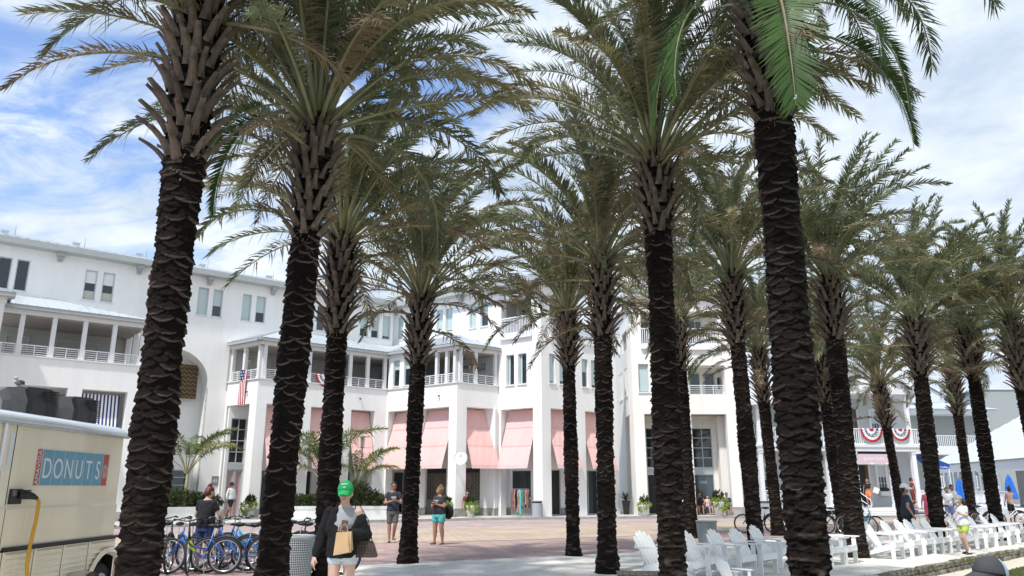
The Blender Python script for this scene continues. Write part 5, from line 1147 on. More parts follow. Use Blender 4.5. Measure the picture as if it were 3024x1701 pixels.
for i, (y, lab) in enumerate(((9.75, 'dark grey rooftop air conditioner nearer the left edge, a gull standing on it'), (10.76, 'dark grey rooftop air conditioner above the right end of the trailer'))):
    AC = empty('air_conditioner', (-6.2, y, 2.46), lab, 'air conditioner', 'rooftop air conditioners on the trailer')
    def lp(y_, hw, z0, z1): return [(-hw, y_, z0), (hw, y_, z0), (hw * 1.0, y_, z0 + (z1 - z0) * .5), (hw * .8, y_, z1), (-hw * .8, y_, z1), (-hw, y_, z0 + (z1 - z0) * .5)]
    m = MB().use('acgrey'); loft(m, [lp(-.50, .35, 0, .30), lp(-.40, .36, 0, .36), lp(-.05, .36, 0, .38), lp(.08, .36, 0, .38), lp(.13, .33, .02, .32)]); m.build('shroud', AC)
    m = MB().use('acsilver'); loft(m, [lp(-.92, .33, .02, .24), lp(-.80, .35, .02, .31), lp(-.49, .35, .02, .345)]); m.build('cover', AC)
    for k in range(12):
        m = MB().use('acgrey'); z = .05 + k * .026; m.box(.3, .366, -.10, .12, z, z + .014); m.build('louver', AC)
    for k in range(12):
        m = MB().use('acgrey'); z = .05 + k * .024; m.box(-.3, .335 - .004 * k, .125, .14, z, z + .013); m.build('louver', AC)
GU = empty('seagull', (-6.05, 9.34, 2.79), 'small pale gull standing on the trailer air conditioner', 'bird')
m = MB().use('bird'); m.smooth = True; m.ell((0, 0, .085), (.035, .075, .038), 12, 8); m.ell((0, -.055, .125), (.02, .024, .022), 10, 8); m.tube([(0, -.04, .1), (0, -.055, .122)], .02, 8); m.build('body', GU)
m = MB().use('birdwing'); m.smooth = True; m.ell((.018, .02, .09), (.02, .075, .028), 10, 6); m.ell((-.018, .02, .09), (.02, .075, .028), 10, 6); m.tube([(0, .06, .085), (0, .125, .075)], [.022, .006], 6); m.build('wing', GU)
m = MB().use('black'); m.tube([(.01, 0, .05), (.01, 0, 0)], .003, 5); m.tube([(-.01, 0, .05), (-.01, .01, 0)], .003, 5); m.tube([(0, -.075, .125), (0, -.1, .12)], [.005, .001], 5); m.build('leg', GU)

# ------------------------------------------------------------------ Adirondack chairs
def chair_proto():
    root = empty('adirondack_chair', (0, 0, 0), 'x', 'chair', 'white adirondack chairs on the sand')
    def part(nm, m): o = m.build(nm, root); return o
    P = lambda: MB().use('chair')
    for sg in (-1, 1):
        y = .27 * sg; m = P(); 
        a = [(.05, .38), (.05, .26), (-.84, -.0), (-.95, .0), (-.45, .22)]
        m.add([(x, y - .013, z) for x, z in a] + [(x, y + .013, z) for x, z in a], [(0, 1, 2, 3, 4), (9, 8, 7, 6, 5)] + [(i, i + 5, (i + 1) % 5 + 5, (i + 1) % 5) for i in range(5)]); part('stringer', m)
        y2 = .30 * sg; m = P(); m.box(-.06, .03, min(y2, y2 + .028 * sg), max(y2, y2 + .028 * sg), 0, .555); part('leg', m)
        m = P(); m.box(-.50, -.42, min(y2, y2 + .024 * sg), max(y2, y2 + .024 * sg), 0.0, .55); part('leg', m) if False else None
        y3 = .325 * sg; m = P(); a = [(.10, -.05), (.10, .06), (.02, .075), (-.55, .05), (-.62, .03), (-.62, -.02), (-.5, -.05)]
        m.add([(x, y3 + w_ * sg, .557) for x, w_ in a] + [(x, y3 + w_ * sg, .581) for x, w_ in a], [tuple(range(7)), tuple(range(13, 6, -1))] + [(i, (i + 1) % 7, (i + 1) % 7 + 7, i + 7) for i in range(7)]); part('arm', m)
        m = P(); m.add([(-.03, y2 + .014 * sg, .36), (-.03, y2 + .014 * sg, .555), (.0, y2 + .09 * sg, .555), (-.05, y2 + .014 * sg, .36), (-.05, y2 + .014 * sg, .555), (-.05, y2 + .09 * sg, .555)], [(0, 1, 2), (5, 4, 3), (0, 2, 5, 3), (0, 3, 4, 1), (1, 4, 5, 2)]); part('bracket', m)
    m = P(); m.box(.03, .052, -.3, .3, .27, .385); part('apron', m)
    for i in range(6):
        x = .055 - i * .088; z = .388 - i * .028; m = P(); m.box(x - .082, x, -.285, .285, z - .02 - .0, z); part('seat_slat', m)
    bx, bz, tx, tz = -.42, .235, -.73, .84
    L = hypot(tx - bx, tz - bz); ux, uz = (tx - bx) / L, (tz - bz) / L; nx, nz = -uz, ux
    for i in range(5):
        k = i - 2; h = L * (1 - .035 * k * k) ; w0, w1 = .090, .104; m = P(); y0 = k * .097; y1 = k * .117; top = []
        pr = [(-w0 / 2 + .004 + y0, 0), (w0 / 2 - .004 + y0, 0), (w1 / 2 + y1, h - .045 - .03 * max(0, k)), (y1 + w1 * .2, h - .008), (y1 - w1 * .2, h - .008), (-w1 / 2 + y1, h - .045 - .03 * max(0, -k))]
        f = [(bx + ux * t, y, bz + uz * t) for y, t in pr]; b = [(x - uz * -.02 * -1, y, z + ux * .02 * -1) for x, y, z in f]
        m.add(f + b, [tuple(range(6)), tuple(range(11, 5, -1))] + [(i_, i_ + 6, (i_ + 1) % 6 + 6, (i_ + 1) % 6) for i_ in range(6)]); part('back_slat', m)
    for t in (.12, .62):
        x, z = bx + ux * L * t - .03, bz + uz * L * t - .01; m = P(); m.box(x - .02, x + .0, -.27, .27, z - .035, z + .035); part('back_rail', m)
    return root
cp = chair_proto(); fy = radians(-44)
CHs = [(2.72, 14.35, 0, 'white chair mostly hidden behind the thick trunk beside the dark crate'), (3.62, 14.85, 0, 'white chair just right of the thick trunk, leaning behind the two child chairs'),
 (4.26, 15.10, .03, 'white chair with its back against the view of the ribbed grey bin'), (4.80, 15.55, 0, 'white chair with the highest back in the near group, right of the ribbed bin'),
 (5.62, 16.84, .06, 'white chair half hidden by the biggest trunk, at its left side'), (6.80, 17.15, 0, 'white chair peeking out low at the right side of the biggest trunk'),
 (7.31, 17.63, .04, 'lone white chair between the biggest trunk and the swollen-base trunk'), (8.90, 18.75, 0, 'first chair of the long right-hand row, standing clear of the swollen trunk'),
 (9.64, 19.36, .02, 'second chair of the long right-hand row'), (10.16, 19.78, -.03, 'third chair of the long right-hand row, in front of the man in the white cap'),
 (10.58, 20.12, 0, 'fourth chair of the long right-hand row'), (11.0, 20.50, .03, 'fifth chair of the long right-hand row, beside the white parked bike'), (11.40, 20.86, -.02, 'sixth chair of the long row, just left of the girl in lime shorts'),
 (12.78, 22.03, .02, 'first chair right of the girl in lime shorts'), (13.20, 22.32, -.03, 'second chair right of the girl in lime shorts'), (13.75, 22.75, 0, 'third chair right of the girl in lime shorts'),
 (14.55, 23.45, .03, 'white chair in front of the last whole trunk on the right'), (15.50, 24.5, 0, 'white chair cut by the right edge, below the long-haired seated woman')]
for i, (x, y, dr, lab) in enumerate(CHs):
    o = cp if i == 0 else tree(cp); a = fy + dr; o.location = (x - .31 * sin(a), y + .31 * cos(a), .0); o.rotation_euler = (0, 0, a); o['label'] = lab
for x, y, a, lab in ((3.05, 13.0, radians(-55), 'small child-size white chair on the left of the pair'), (3.75, 13.15, radians(-50), 'small child-size white chair on the right of the pair')):
    o = tree(cp); o.location = (x, y, -.02); o.rotation_euler = (0, 0, a); o.scale = (.6, .6, .6); o['label'] = lab; o['group'] = 'child-size adirondack chairs'
cr = empty('crate', (1.95, 12.5, 0), 'dark weathered slatted wooden crate at the foot of the thick trunk', 'crate', rz=-.1)
for i in range(7): m = MB().use('wood'); m.box(-.33 + i * .095, -.245 + i * .095, -.3, .3, .33, .355); m.build('slat', cr)
for i in range(4): m = MB().use('wood'); m.box(-.33, .33, -.32, -.295, .02 + i * .078, .09 + i * .078); m.build('slat', cr)
m = MB().use('wood'); m.box(-.31, .31, -.28, .28, .02, .325); m.build('box', cr)

# ------------------------------------------------------------------ bins, planters, pots, lamp, rack
def bin_mesh(loc, r, h, k, lab, ribs=False):
    root = empty('litter_bin', loc, lab, 'litter bin')
    m = MB().use('dark'); m.lathe([(r * .8, .04), (r * .93, h - .06)], (0, 0, 0), 24); m.build('liner', root)
    m = MB().use(k); m.smooth = True; m.tube([(r * cos(2 * pi * i / 32), r * sin(2 * pi * i / 32), h) for i in range(33)], .022, 8, cap=False); m.build('rim', root)
    m = MB().use(k); n = 40
    rad = lambda z: r * (.86 + .14 * z / h)
    if ribs:
        for i in range(int(h / .03)):
            z = .02 + i * .03; m.lathe([(rad(z), z), (rad(z) + .006, z + .01), (rad(z), z + .02)], (0, 0, 0), 32)
        m.lathe([(rad(0) - .004, 0), (rad(h) - .004, h)], (0, 0, 0), 32)
    else:
        for i in range(n + 16): a = 2 * pi * i / (n + 16); m.tube([(rad(.02) * cos(a), rad(.02) * sin(a), .02), (rad(h) * cos(a), rad(h) * sin(a), h)], .008, 4, cap=False)
        for i in range(int(h / .038)): z = .03 + i * .038; m.lathe([(rad(z) + .002, z), (rad(z) + .009, z + .008), (rad(z) + .002, z + .017)], (0, 0, 0), 40)
    o = m.build('mesh_side', root); o['kind'] = 'stuff'; return root
bin_mesh((-3.76, 14.0, 0), .31, .8, 'canmesh', 'light grey wire mesh litter bin beside the woman in the green cap')
bin_mesh((5.80, 23.8, 0), .30, .66, 'cangreen', 'grey-green ribbed litter bin behind the near white chairs', ribs=True)
B1 = empty('litter_bin', (1.35, 42.9, .12), 'pale grey round litter bin with black lid in front of the corner pier', 'litter bin')
m = MB().use('cangrey'); m.smooth = True; m.lathe([(.27, 0), (.27, .72)], (0, 0, 0), 24); m.build('drum', B1); m = MB().use('black'); m.lathe([(.275, .72), (.285, .8)], (0, 0, 0), 24); m.build('lid', B1); m = MB().use('cangrey'); m.lathe([(.29, .8), (.29, .84), (.1, .86)], (0, 0, 0), 24); m.build('rim', B1)
B2 = empty('litter_bin', (14.0, 44.7, .12), 'square grey litter box standing against the right pier of the cream building', 'litter bin'); m = MB().use('cangrey'); m.box(-.4, .4, -.3, .3, 0, .72); m.build('drum', B2); m = MB().use('black'); m.box(-.43, .43, -.33, .33, .72, .78); m.build('lid', B2)

def leaves(m, c, r, n, s, rg, up=.3):
    for _ in range(n):
        v = Vector((rg.gauss(0, 1), rg.gauss(0, 1), rg.gauss(0, 1))).normalized() * rg.uniform(.55, 1.05) ** .6; p = Vector(c) + Vector((v.x * r[0], v.y * r[1], v.z * r[2]))
        d = (v + Vector((rg.uniform(-.6, .6), rg.uniform(-.6, .6), rg.uniform(-.2, .8) + up))).normalized(); w_ = d.cross(Vector((rg.uniform(-1, 1), rg.uniform(-1, 1), rg.uniform(-1, 1)))).normalized(); L = s * rg.uniform(.6, 1.3)
        m.add([p, p + d * L * .5 + w_ * L * .26, p + d * L, p + d * L * .5 - w_ * L * .26], [(0, 1, 2, 3)])
rgp = random.Random(21)
def pot(x, y, lab, s=1.0, side=1):
    root = empty('planter_pot', (x, y, .12), lab, 'potted plant', 'white pots of lime green trailing plants')
    m = MB().use('planter'); m.smooth = True; m.lathe([(0, 0), (.17 * s, 0), (.25 * s, .55 * s), (.25 * s, .6 * s), (.21 * s, .6 * s), (.2 * s, .52 * s), (0, .52 * s)], (0, 0, 0), 24); m.build('pot', root)
    m = MB().use('leaflime'); leaves(m, (.12 * side * s, -.1 * s, .52 * s), (.26 * s, .24 * s, .28 * s), 260, .13 * s, rgp, -.4); leaves(m, (-.16 * side * s, -.05, .58 * s), (.15 * s, .2 * s, .16 * s), 110, .12 * s, rgp, 0); m.build('trailing_leaves', root)['kind'] = 'stuff'
    m = MB().use('leafdark'); leaves(m, (-.02, 0, .82 * s), (.2 * s, .2 * s, .2 * s), 120, .16 * s, rgp, 1.0)
    for k in range(9): a = k * 2.4; L = rgp.uniform(.35, .5) * s; d = Vector((cos(a) * .55, sin(a) * .55, 1)).normalized(); wv = Vector((-sin(a), cos(a), 0)) * .055 * s; p = Vector((0, 0, .6 * s)); m.add([p, p + d * L * .5 + wv, p + d * L, p + d * L * .5 - wv], [(0, 1, 2, 3)])
    m.build('upright_leaves', root)['kind'] = 'stuff'
    m = MB().use('flower'); leaves(m, (.02, -.14 * s, .68 * s), (.16 * s, .1 * s, .08 * s), 24, .07 * s, rgp); m.build('flowers', root)['kind'] = 'stuff'
pot(-13.4, 40.6, 'white pot of lime leaves by the entrance pier, left of the second big trunk', 1.05, -1); pot(-9.9, 40.7, 'white pot of lime leaves showing just right of the second big trunk', 1.05, -1)
pot(-3.5, 42.5, 'white pot with tall leaves behind the woman in teal shorts', 1.0, -1); pot(-2.2, 42.1, 'white pot of lime leaves in front of the corner pier with the round sign', 1.0, 1)
pot(7.45, 44.5, 'white pot of lime leaves at the left pier of the cream building', 1.0, -1); pot(11.6, 44.5, 'white pot with lime leaves spilling both sides, before the cream arcade', 1.25, 1); pot(-16.6, 37.0, 'white pot of leaves between the trailer and the nearest trunk', 1.0, 1)
def planter(x, y, a, L, lab, dome):
    root = empty('planter_box', (x, y, .12), lab, 'planter', rz=a)
    m = MB().use('planter'); h = L / 2
    for (z0, e0, z1, e1) in ((0, 0, .46, .06), (.46, .10, .62, .16)):
        b = [(-h - e0, -.55 - e0 * .5, z0), (h + e0, -.55 - e0 * .5, z0), (h + e0, .55, z0), (-h - e0, .55, z0)]; t = [(-h - e1, -.55 - e1 * .5, z1), (h + e1, -.55 - e1 * .5, z1), (h + e1, .55, z1), (-h - e1, .55, z1)]
        m.add(b + t, [(0, 1, 2, 3), (7, 6, 5, 4)] + [(i, (i + 1) % 4, (i + 1) % 4 + 4, i + 4) for i in range(4)])
    m.use('kerb')
    m.build('box', root)
    for i in range(int(L)):
        s_ = -h + (i + .5) * L / int(L); m = MB().use('kerb'); m.box(s_ - .008, s_ + .008, -.576, -.545, .01, .45); 
    m = MB().use('leaf'); n = int(L * 3.5)
    for i in range(n): s_ = -h + L * (i + .5) / n; hh = dome(s_ / h); leaves(m, (s_, rgp.uniform(-.3, .3), .55 + hh * .45), (.42, .4, hh * .6), 260, .15, rgp, .3)
    m.build('shrub', root)['kind'] = 'stuff'
    m = MB().use('leafdark')
    for i in range(n): s_ = -h + L * (i + .5) / n; hh = dome(s_ / h); leaves(m, (s_, .1, .5 + hh * .35), (.4, .35, hh * .5), 140, .15, rgp, .3)
    m.build('undergrowth', root)['kind'] = 'stuff'
    return root
planter(-8.75, 40.35, radians(6), 4.9, 'long white concrete planter of dense green shrubs in front of the pink awnings', lambda u: .55 + .75 * max(0, 1 - abs(u - .35) * 2.2))
planter(-16.0, 38.4, radians(38), 3.4, 'white planter of shrubs before the arch, right of the nearest trunk', lambda u: .8 - .3 * u)
# feathery garden palms in the planters
SOFT = {k: [frond_mesh('frond', 70 + i, 2.9, D2(12 + 14 * i), D2(92 + 22 * i), 62, k, .3, .02, ll=.62, droop=1.2, tidy=.3, curl=.3 * (i - 1)) for i in range(3)] for k in ('frondsoft', 'frondyellow')}
def areca(x, y, z, lab, az, seed, h=.8, k=1.0):
    root = empty('feather_palm', (x, y, z), lab, 'palm'); r = random.Random(seed)
    m = MB().use('rachis'); m.smooth = True
    m.tube([(0, 0, 0), (.05, 0, h)], [.12, .07], 8); m.build('trunk', root)
    for i, (a, yel, v, s) in enumerate(az): inst(SOFT['frondyellow' if yel else 'frondsoft'][v], 'frond', root, (.06 * cos(radians(a)), .06 * sin(radians(a)), h - .1), (r.uniform(-.1, .1), 0, radians(a)), (s * k, s * k, s * k))
    return root
areca(-15.9, 38.4, .7, 'feathery garden palm in the planter before the arch, with one yellow frond', [(-20, 1, 1, .95), (10, 0, 0, 1.0), (60, 0, 0, .95), (150, 0, 1, 1.0), (200, 0, 0, 1.0), (175, 1, 2, .9), (-60, 0, 1, .85), (110, 0, 0, .9), (-5, 0, 0, .9), (-100, 0, 0, .9), (30, 0, 1, .9)], 1, 1.7, 1.15)
areca(-9.6, 40.5, .65, 'feathery garden palm in the long planter, left of the third trunk', [(170, 0, 1, 1.0), (200, 0, 0, 1.15), (120, 0, 0, 1.15), (250, 0, 1, .95), (30, 0, 0, 1.2), (80, 0, 0, 1.2), (-40, 0, 0, 1.0), (185, 0, 2, .9), (-100, 0, 0, 1.0), (150, 0, 0, 1.1)], 2, 1.3, 1.28)
areca(-8.0, 40.5, .65, 'feathery garden palm in the long planter, beside the street lamp', [(-20, 0, 1, .85), (20, 1, 1, .9), (60, 0, 0, 1.1), (120, 0, 0, 1.0), (-70, 0, 0, 1.0), (250, 0, 1, .9), (-10, 0, 0, 1.1), (5, 1, 0, 1.1)], 3, 1.0, 1.0)
LP = empty('street_lamp', (-8.15, 42.4, .12), 'slim grey street lamp with a flat cap in front of the pink awning', 'street lamp')
m = MB().use('greymetal'); m.tube([(0, 0, 0), (0, 0, 3.6)], [.05, .035], 10); m.build('post', LP); m = MB().use('greymetal'); m.lathe([(.0, 4.27), (.42, 4.22), (.43, 4.2), (.0, 4.2)], (0, 0, 0), 20); m.build('cap', LP)
m = MB().use('lampglass'); m.lathe([(.08, 3.66), (.11, 4.2)], (0, 0, 0), 14); m.build('lamp_glass', LP); m = MB().use('greymetal')
for k in range(4): a = k * pi / 2; m.tube([(.1 * cos(a), .1 * sin(a), 3.62), (.13 * cos(a), .13 * sin(a), 4.2)], .01, 4)
m.lathe([(.11, 3.6), (.11, 3.66)], (0, 0, 0), 14); m.build('cage', LP)
RK = empty('clothes_rack', (.45, 43.6, .12), 'clothes rack hung with patterned dresses beside the round bin', 'clothes rack')
m = MB().use('chrome'); m.tube([(-.45, 0, 0), (-.45, 0, 1.45), (.45, 0, 1.45), (.45, 0, 0)], .018, 6); m.tube([(-.45, -.25, .05), (-.45, .25, .05)], .015, 5); m.tube([(.45, -.25, .05), (.45, .25, .05)], .015, 5); m.build('frame', RK)
for i in range(9):
    x = -.42 + i * .105; m = MB().use(('cloth1', 'cloth3', 'tblack', 'cloth3', 'tteal', 'cloth2', 'cloth1', 'cloth3', 'cloth1')[i]); m.smooth = True; L = (.95, 1.05, .8, 1.2, 1.3, .9, 1.0, .8, .95)[i]
    rings = [[(x + .075 * f * cos(t) * (1 + .35 * sin(3 * t + i)) + .02 * sin(h_ * 9 + i), .2 * g_ * sin(t) - .02, 1.42 - L * h_) for t in [2 * pi * k / 12 for k in range(12)]] for f, g_, h_ in ((.3, .25, 0), (.9, 1, .06), (1, .8, .35), (1.1, 1, .7), (1.3, 1.2, 1))]; loft(m, rings, False); m.build('dress', RK)
HC = empty('folding_cart', (15.6, 44.3, .12), 'small bright blue cart parked on the pavement right of the cream building', 'cart')
m = MB().use('umbrella'); m.box(-.32, .32, -.2, .2, .35, .98); m.build('fabric_box', HC); m = MB().use('black')
for sx in (-.3, .3):
    for sy in (-.2, .2): m.tube([(sx, sy, 1.0), (sx * 1.02, sy, .1)], .018, 5)
m.tube([(-.33, -.22, 1.0), (.33, -.22, 1.0)], .016, 5); m.tube([(-.3, -.21, .9), (.3, -.21, .4)], .014, 5); m.tube([(.3, -.21, .9), (-.3, -.21, .4)], .014, 5); m.build('frame', HC)
for sx in (-.28, .28): m = MB().use('rubber'); m.smooth = True; wheelx(m, (sx, -.2, .1), .1, .05, 16); m.build('wheel', HC, (sx, -.2, .1))
for (x, y, lab, h) in ((6.7, 46.6, 'tall black planter with spiky dark leaves in the gap beside the cream building', .8),):
    root = empty('planter_pot', (x, y, .12), lab, 'potted plant'); m = MB().use('black'); m.add([(-.14, -.14, 0), (.14, -.14, 0), (.14, .14, 0), (-.14, .14, 0), (-.22, -.22, h), (.22, -.22, h), (.22, .22, h), (-.22, .22, h)], [(0, 1, 5, 4), (1, 2, 6, 5), (2, 3, 7, 6), (3, 0, 4, 7), (4, 5, 6, 7)]); m.build('pot', root)
    m = MB().use('leafdark')
    for k in range(26): a = k * 2.4; t = rgp.uniform(.3, 1.2); L = rgp.uniform(.5, .8); d = Vector((cos(a) * sin(t), sin(a) * sin(t), cos(t))); wv = Vector((-sin(a), cos(a), 0)) * .04; p = Vector((0, 0, h)); q = p + d * L * .6; e = p + d * L + Vector((0, 0, -.15 * t)); m.add([p - wv, p + wv, q + wv, q - wv, e], [(0, 1, 2, 3), (3, 2, 4)])
    m.build('spiky_leaves', root)['kind'] = 'stuff'
for (x, y, s, lab) in ((28.5, 50.2, .97, 'closed blue umbrella on the pavilion deck, farther left one'), (29.55, 46.8, 1.05, 'closed blue umbrella nearest the right edge, above the seated diners')):
    root = empty('umbrella', (x, y, .02), lab, 'umbrella', 'closed blue umbrellas'); m = MB().use('greymetal'); m.tube([(0, 0, 0), (0, 0, 2.3 * s)], .025, 6); m.build('pole', root)
    rings = []
    for z, r in ((2.25, .03), (2.1, .1), (1.8, .17), (1.3, .24), (1.0, .3), (.92, .26)): rings.append([(r * (1 + .28 * (k % 2)) * cos(2 * pi * k / 16), r * (1 + .28 * (k % 2)) * sin(2 * pi * k / 16), z * s) for k in range(16)])
    m = MB().use('umbrella'); loft(m, rings); m.build('canopy', root)

# ------------------------------------------------------------------ bicycles
def torus_y(m, c, R, r, n=28, k=6):
    vs = [(c[0] + (R + r * cos(2 * pi * j / k)) * cos(2 * pi * i / n), c[1] + r * sin(2 * pi * j / k), c[2] + (R + r * cos(2 * pi * j / k)) * sin(2 * pi * i / n)) for i in range(n) for j in range(k)]
    m.add(vs, [(i * k + j, ((i + 1) % n) * k + j, ((i + 1) % n) * k + (j + 1) % k, i * k + (j + 1) % k) for i in range(n) for j in range(k)])
def bike(col, panel=False, accent=None, rim='chrome', bar='chrome'):
    root = empty('bicycle', (0, 0, 0), 'x', 'bicycle', 'parked bicycles'); R = .34; wb = 1.08
    for x, nm in ((0, 'r'), (wb, 'f')):
        m = MB().use('rubber'); m.smooth = True; torus_y(m, (x, 0, R), R - .022, .024); wh = m.build('wheel', root, (x, 0, R))
        m = MB().use(rim); m.smooth = True; torus_y(m, (x, 0, R), R - .052, .013, 28, 5); o = m.build('rim', None, (x, 0, R)); o.parent = wh; o.location = (0, 0, 0)
        m = MB().use('chrome')
        for i in range(18): a = 2 * pi * i / 18; b = a + (.35 if i % 2 else -.35); m.tube([(x + .025 * cos(b), .02 * (1 if i % 2 else -1), R + .025 * sin(b)), (x + (R - .05) * cos(a), 0, R + (R - .05) * sin(a))], .0022, 3, cap=False)
        m.tube([(x, -.04, R), (x, .04, R)], .025, 8); o = m.build('spokes', None, (x, 0, R)); o.parent = wh; o.location = (0, 0, 0)
    bb = (.42, 0, .29); st = (.27, 0, .74); hd = (.86, 0, .80); hb = (.895, 0, .66)
    m = MB().use(col); m.smooth = True; m.tube([bb, (.27, 0, .70)], .017, 8); m.tube([hb, bb], .022, 8); m.tube([(.85, 0, .84), hb], .022, 8)
    tt = ((.865, 0, .76), (.60, 0, .50), (.36, 0, .46)); m.tube(tt, .018, 8)
    for sy in (-.045, .045): m.tube([bb, (0, sy, R)], .011, 6); m.tube([(.29, 0, .64), (0, sy, R)], .010, 6)
    m.build('frame', root)
    if accent: 
        m = MB().use(accent); m.smooth = True; L0 = Vector(hb).lerp(Vector(bb), .35); L1 = Vector(hb).lerp(Vector(bb), .68); m.tube([L0, L1], .026, 8); m.tube([Vector(tt[0]).lerp(Vector(tt[1]), .45), Vector(tt[0]).lerp(Vector(tt[1]), .9)], .022, 8); m.build('decal', root)
    if panel: m = MB().use('bikecyan'); m.add([(.83, .006, .73), (.60, .006, .49), (.52, .006, .40), (.84, .006, .63), (.83, -.006, .73), (.60, -.006, .49), (.52, -.006, .40), (.84, -.006, .63)], [(0, 1, 2, 3), (7, 6, 5, 4)]); m.build('number_panel', root)
    m = MB().use(col if col != 'bikewhite' else 'chrome'); m.smooth = True
    for sy in (-.05, .05): m.tube([(.90, sy * .6, .64), (.96, sy, .52), (wb, sy, R)], .012, 6)
    m.build('fork', root)
    m = MB().use(bar); m.smooth = True; m.tube([(.85, 0, .84), (.835, 0, .98)], .014, 6); m.tube([(.63, -.32, 1.02), (.72, -.3, 1.04), (.84, -.12, 1.0), (.86, 0, .98), (.84, .12, 1.0), (.72, .3, 1.04), (.63, .32, 1.02)], .012, 6); hbm = m.build('handlebar', root)
    for sy in (-1, 1): m = MB().use('black'); m.smooth = True; m.tube([(.62, .32 * sy, 1.02), (.72, .3 * sy, 1.04)], .018, 6); m.build('grip', root)
    m = MB().use('chrome'); m.tube([(.29, 0, .68), (.25, 0, .86)], .012, 6); m.build('seat_post', root)
    m = MB().use('black'); m.smooth = True; m.ell((.19, 0, .90), (.1, .09, .04), 12, 6); m.tube([(.2, 0, .90), (.36, 0, .905), (.40, 0, .895)], [.05, .025, .016], 8); m.build('saddle', root)
    m = MB().use('black'); m.smooth = True; pts = [(R * 1.06 * cos(t) + 0, 0, R + R * 1.06 * sin(t)) for t in [radians(20 + 14 * k) for k in range(11)]]; m.tube(pts, .028, 5, sx=.25); m.build('mudguard', root)
    m = MB().use('chrome'); n = 20; m.add([(.42 + .085 * cos(2 * pi * k / n), -.05, .29 + .085 * sin(2 * pi * k / n)) for k in range(n)], [tuple(range(n))]); m.tube([(.42, -.07, .29), (.50, -.07, .15)], .009, 5); m.tube([(.42, .07, .29), (.34, .07, .43)], .009, 5); m.build('crank', root)
    m = MB().use('black'); m.box(.45, .55, -.15, -.07, .135, .155); m.build('pedal', root); m = MB().use('black'); m.box(.29, .39, .07, .15, .42, .44); m.build('pedal', root)
    m = MB().use('chrome'); m.tube([(.38, .05, .27), (.30, .19, .01)], .009, 5); m.build('kickstand', root)
    return root
protos = {'bikeblue': bike('bikeblue', False, 'lime'), 'bikecyan': bike('bikecyan', True), 'bikewhite': bike('bikewhite'), 'bikeblack': bike('bikeblack', bar='black')}
pb2 = bike('bikeblue', True)
protos['bluepanel'] = pb2; used = set()
BK = [('bluepanel', -4.95, 16.0, 184, 'blue bicycle with its black saddle beside the second trunk'), ('bikecyan', -5.2, 17.7, 184, 'pale blue bicycle at the very back of the left cluster'), ('bikeblack', -6.3, 17.2, -66, 'black bicycle at the back of the dark ones in the left cluster'),('bikeblue', -5.62, 15.75, 182, 'blue step-through bicycle with lime green frame decals, nearest of the left cluster'), ('bluepanel', -5.35, 16.3, 186, 'blue bicycle with a flat blue frame panel, right behind the lime decal one'),
 ('bluepanel', -5.0, 16.85, 186, 'second blue bicycle with a flat frame panel, farther back in the left cluster'), ('bikecyan', -4.6, 17.5, 190, 'pale blue bicycle at the back of the left cluster by the second trunk'),
 ('bikeblack', -6.92, 16.9, -80, 'black bicycle facing the camera with its front wheel turned to us, left cluster'), ('bikeblack', -7.2, 17.0, -84, 'black bicycle half behind the nearest trunk'), ('bikeblack', -6.6, 16.75, -74, 'black bicycle beside the lime decal one, seen from the front'),
 ('bikeblack', -4.25, 17.2, 200, 'black bicycle whose handlebars rise above the mesh bin'), ('bikecyan', -4.0, 16.5, 196, 'pale blue bicycle right behind the mesh bin'), ('bikeblack', -3.25, 15.6, 172, 'black bicycle mostly hidden behind the woman in the green cap'),
 ('bikecyan', 11.9, 28.6, -62, 'pale blue bicycle right of the biggest trunk'), ('bikecyan', 12.3, 29.0, -60, 'second pale blue bicycle right of the biggest trunk'), ('bikeblack', 11.6, 29.4, -50, 'dark bicycle leaning behind the pale blue pair'), ('bikeblack', 9.7, 29.6, 170, 'dark bicycle showing one wheel left of the thin trunk by the cart'),
 ('bikewhite', 17.9, 33.2, 15, 'white bicycle in profile behind the man in the white cap'), ('bikewhite', 18.9, 32.4, -80, 'white bicycle facing the camera behind the girl in lime shorts'), ('bikewhite', 19.9, 33.0, -30, 'white bicycle behind the chairs, under the slender trunk'), ('bikeblack', 19.4, 33.6, -60, 'black bicycle in the right-hand cluster by the white ones'), ('bikeblack', 21.4, 33.6, -30, 'black bicycle at the far right behind the chairs')]
for k, x, y, a, lab in BK:
    o = protos[k] if k not in used else tree(protos[k]); used.add(k)
    o.location = (x, y, 0); o.rotation_euler = (radians(4), 0, radians(a)); o['label'] = lab

# ------------------------------------------------------------------ people and bags
def cap_(m, a, b, ra, rb, n=12):
    """closed tapered limb with round ends"""
    a, b = Vector(a), Vector(b); t = (b - a).normalized(); pts = []; rs = []
    for k in range(4): q = (k + .02) / 4 * pi / 2; pts.append(a - t * ra * cos(q)); rs.append(max(.002, ra * sin(q)))
    for k in range(5): f = k / 4; pts.append(a.lerp(b, f)); rs.append(ra + (rb - ra) * f)
    for k in range(4): q = (k + 1) / 4 * pi / 2 * .99; pts.append(b + t * rb * sin(q)); rs.append(max(.002, rb * cos(q)))
    m.tube(pts, rs, n)
def rings(m, L, n=20):
    """closed stack of ellipses (z, cx, cy, rx, ry)"""
    vs = [(cx + rx * cos(2 * pi * k / n), cy + ry * sin(2 * pi * k / n), z) for z, cx, cy, rx, ry in L for k in range(n)]
    m.add(vs, [(i * n + k, i * n + (k + 1) % n, (i + 1) * n + (k + 1) % n, (i + 1) * n + k) for i in range(len(L) - 1) for k in range(n)] + [tuple(range(n))[::-1], tuple((len(L) - 1) * n + k for k in range(n))])
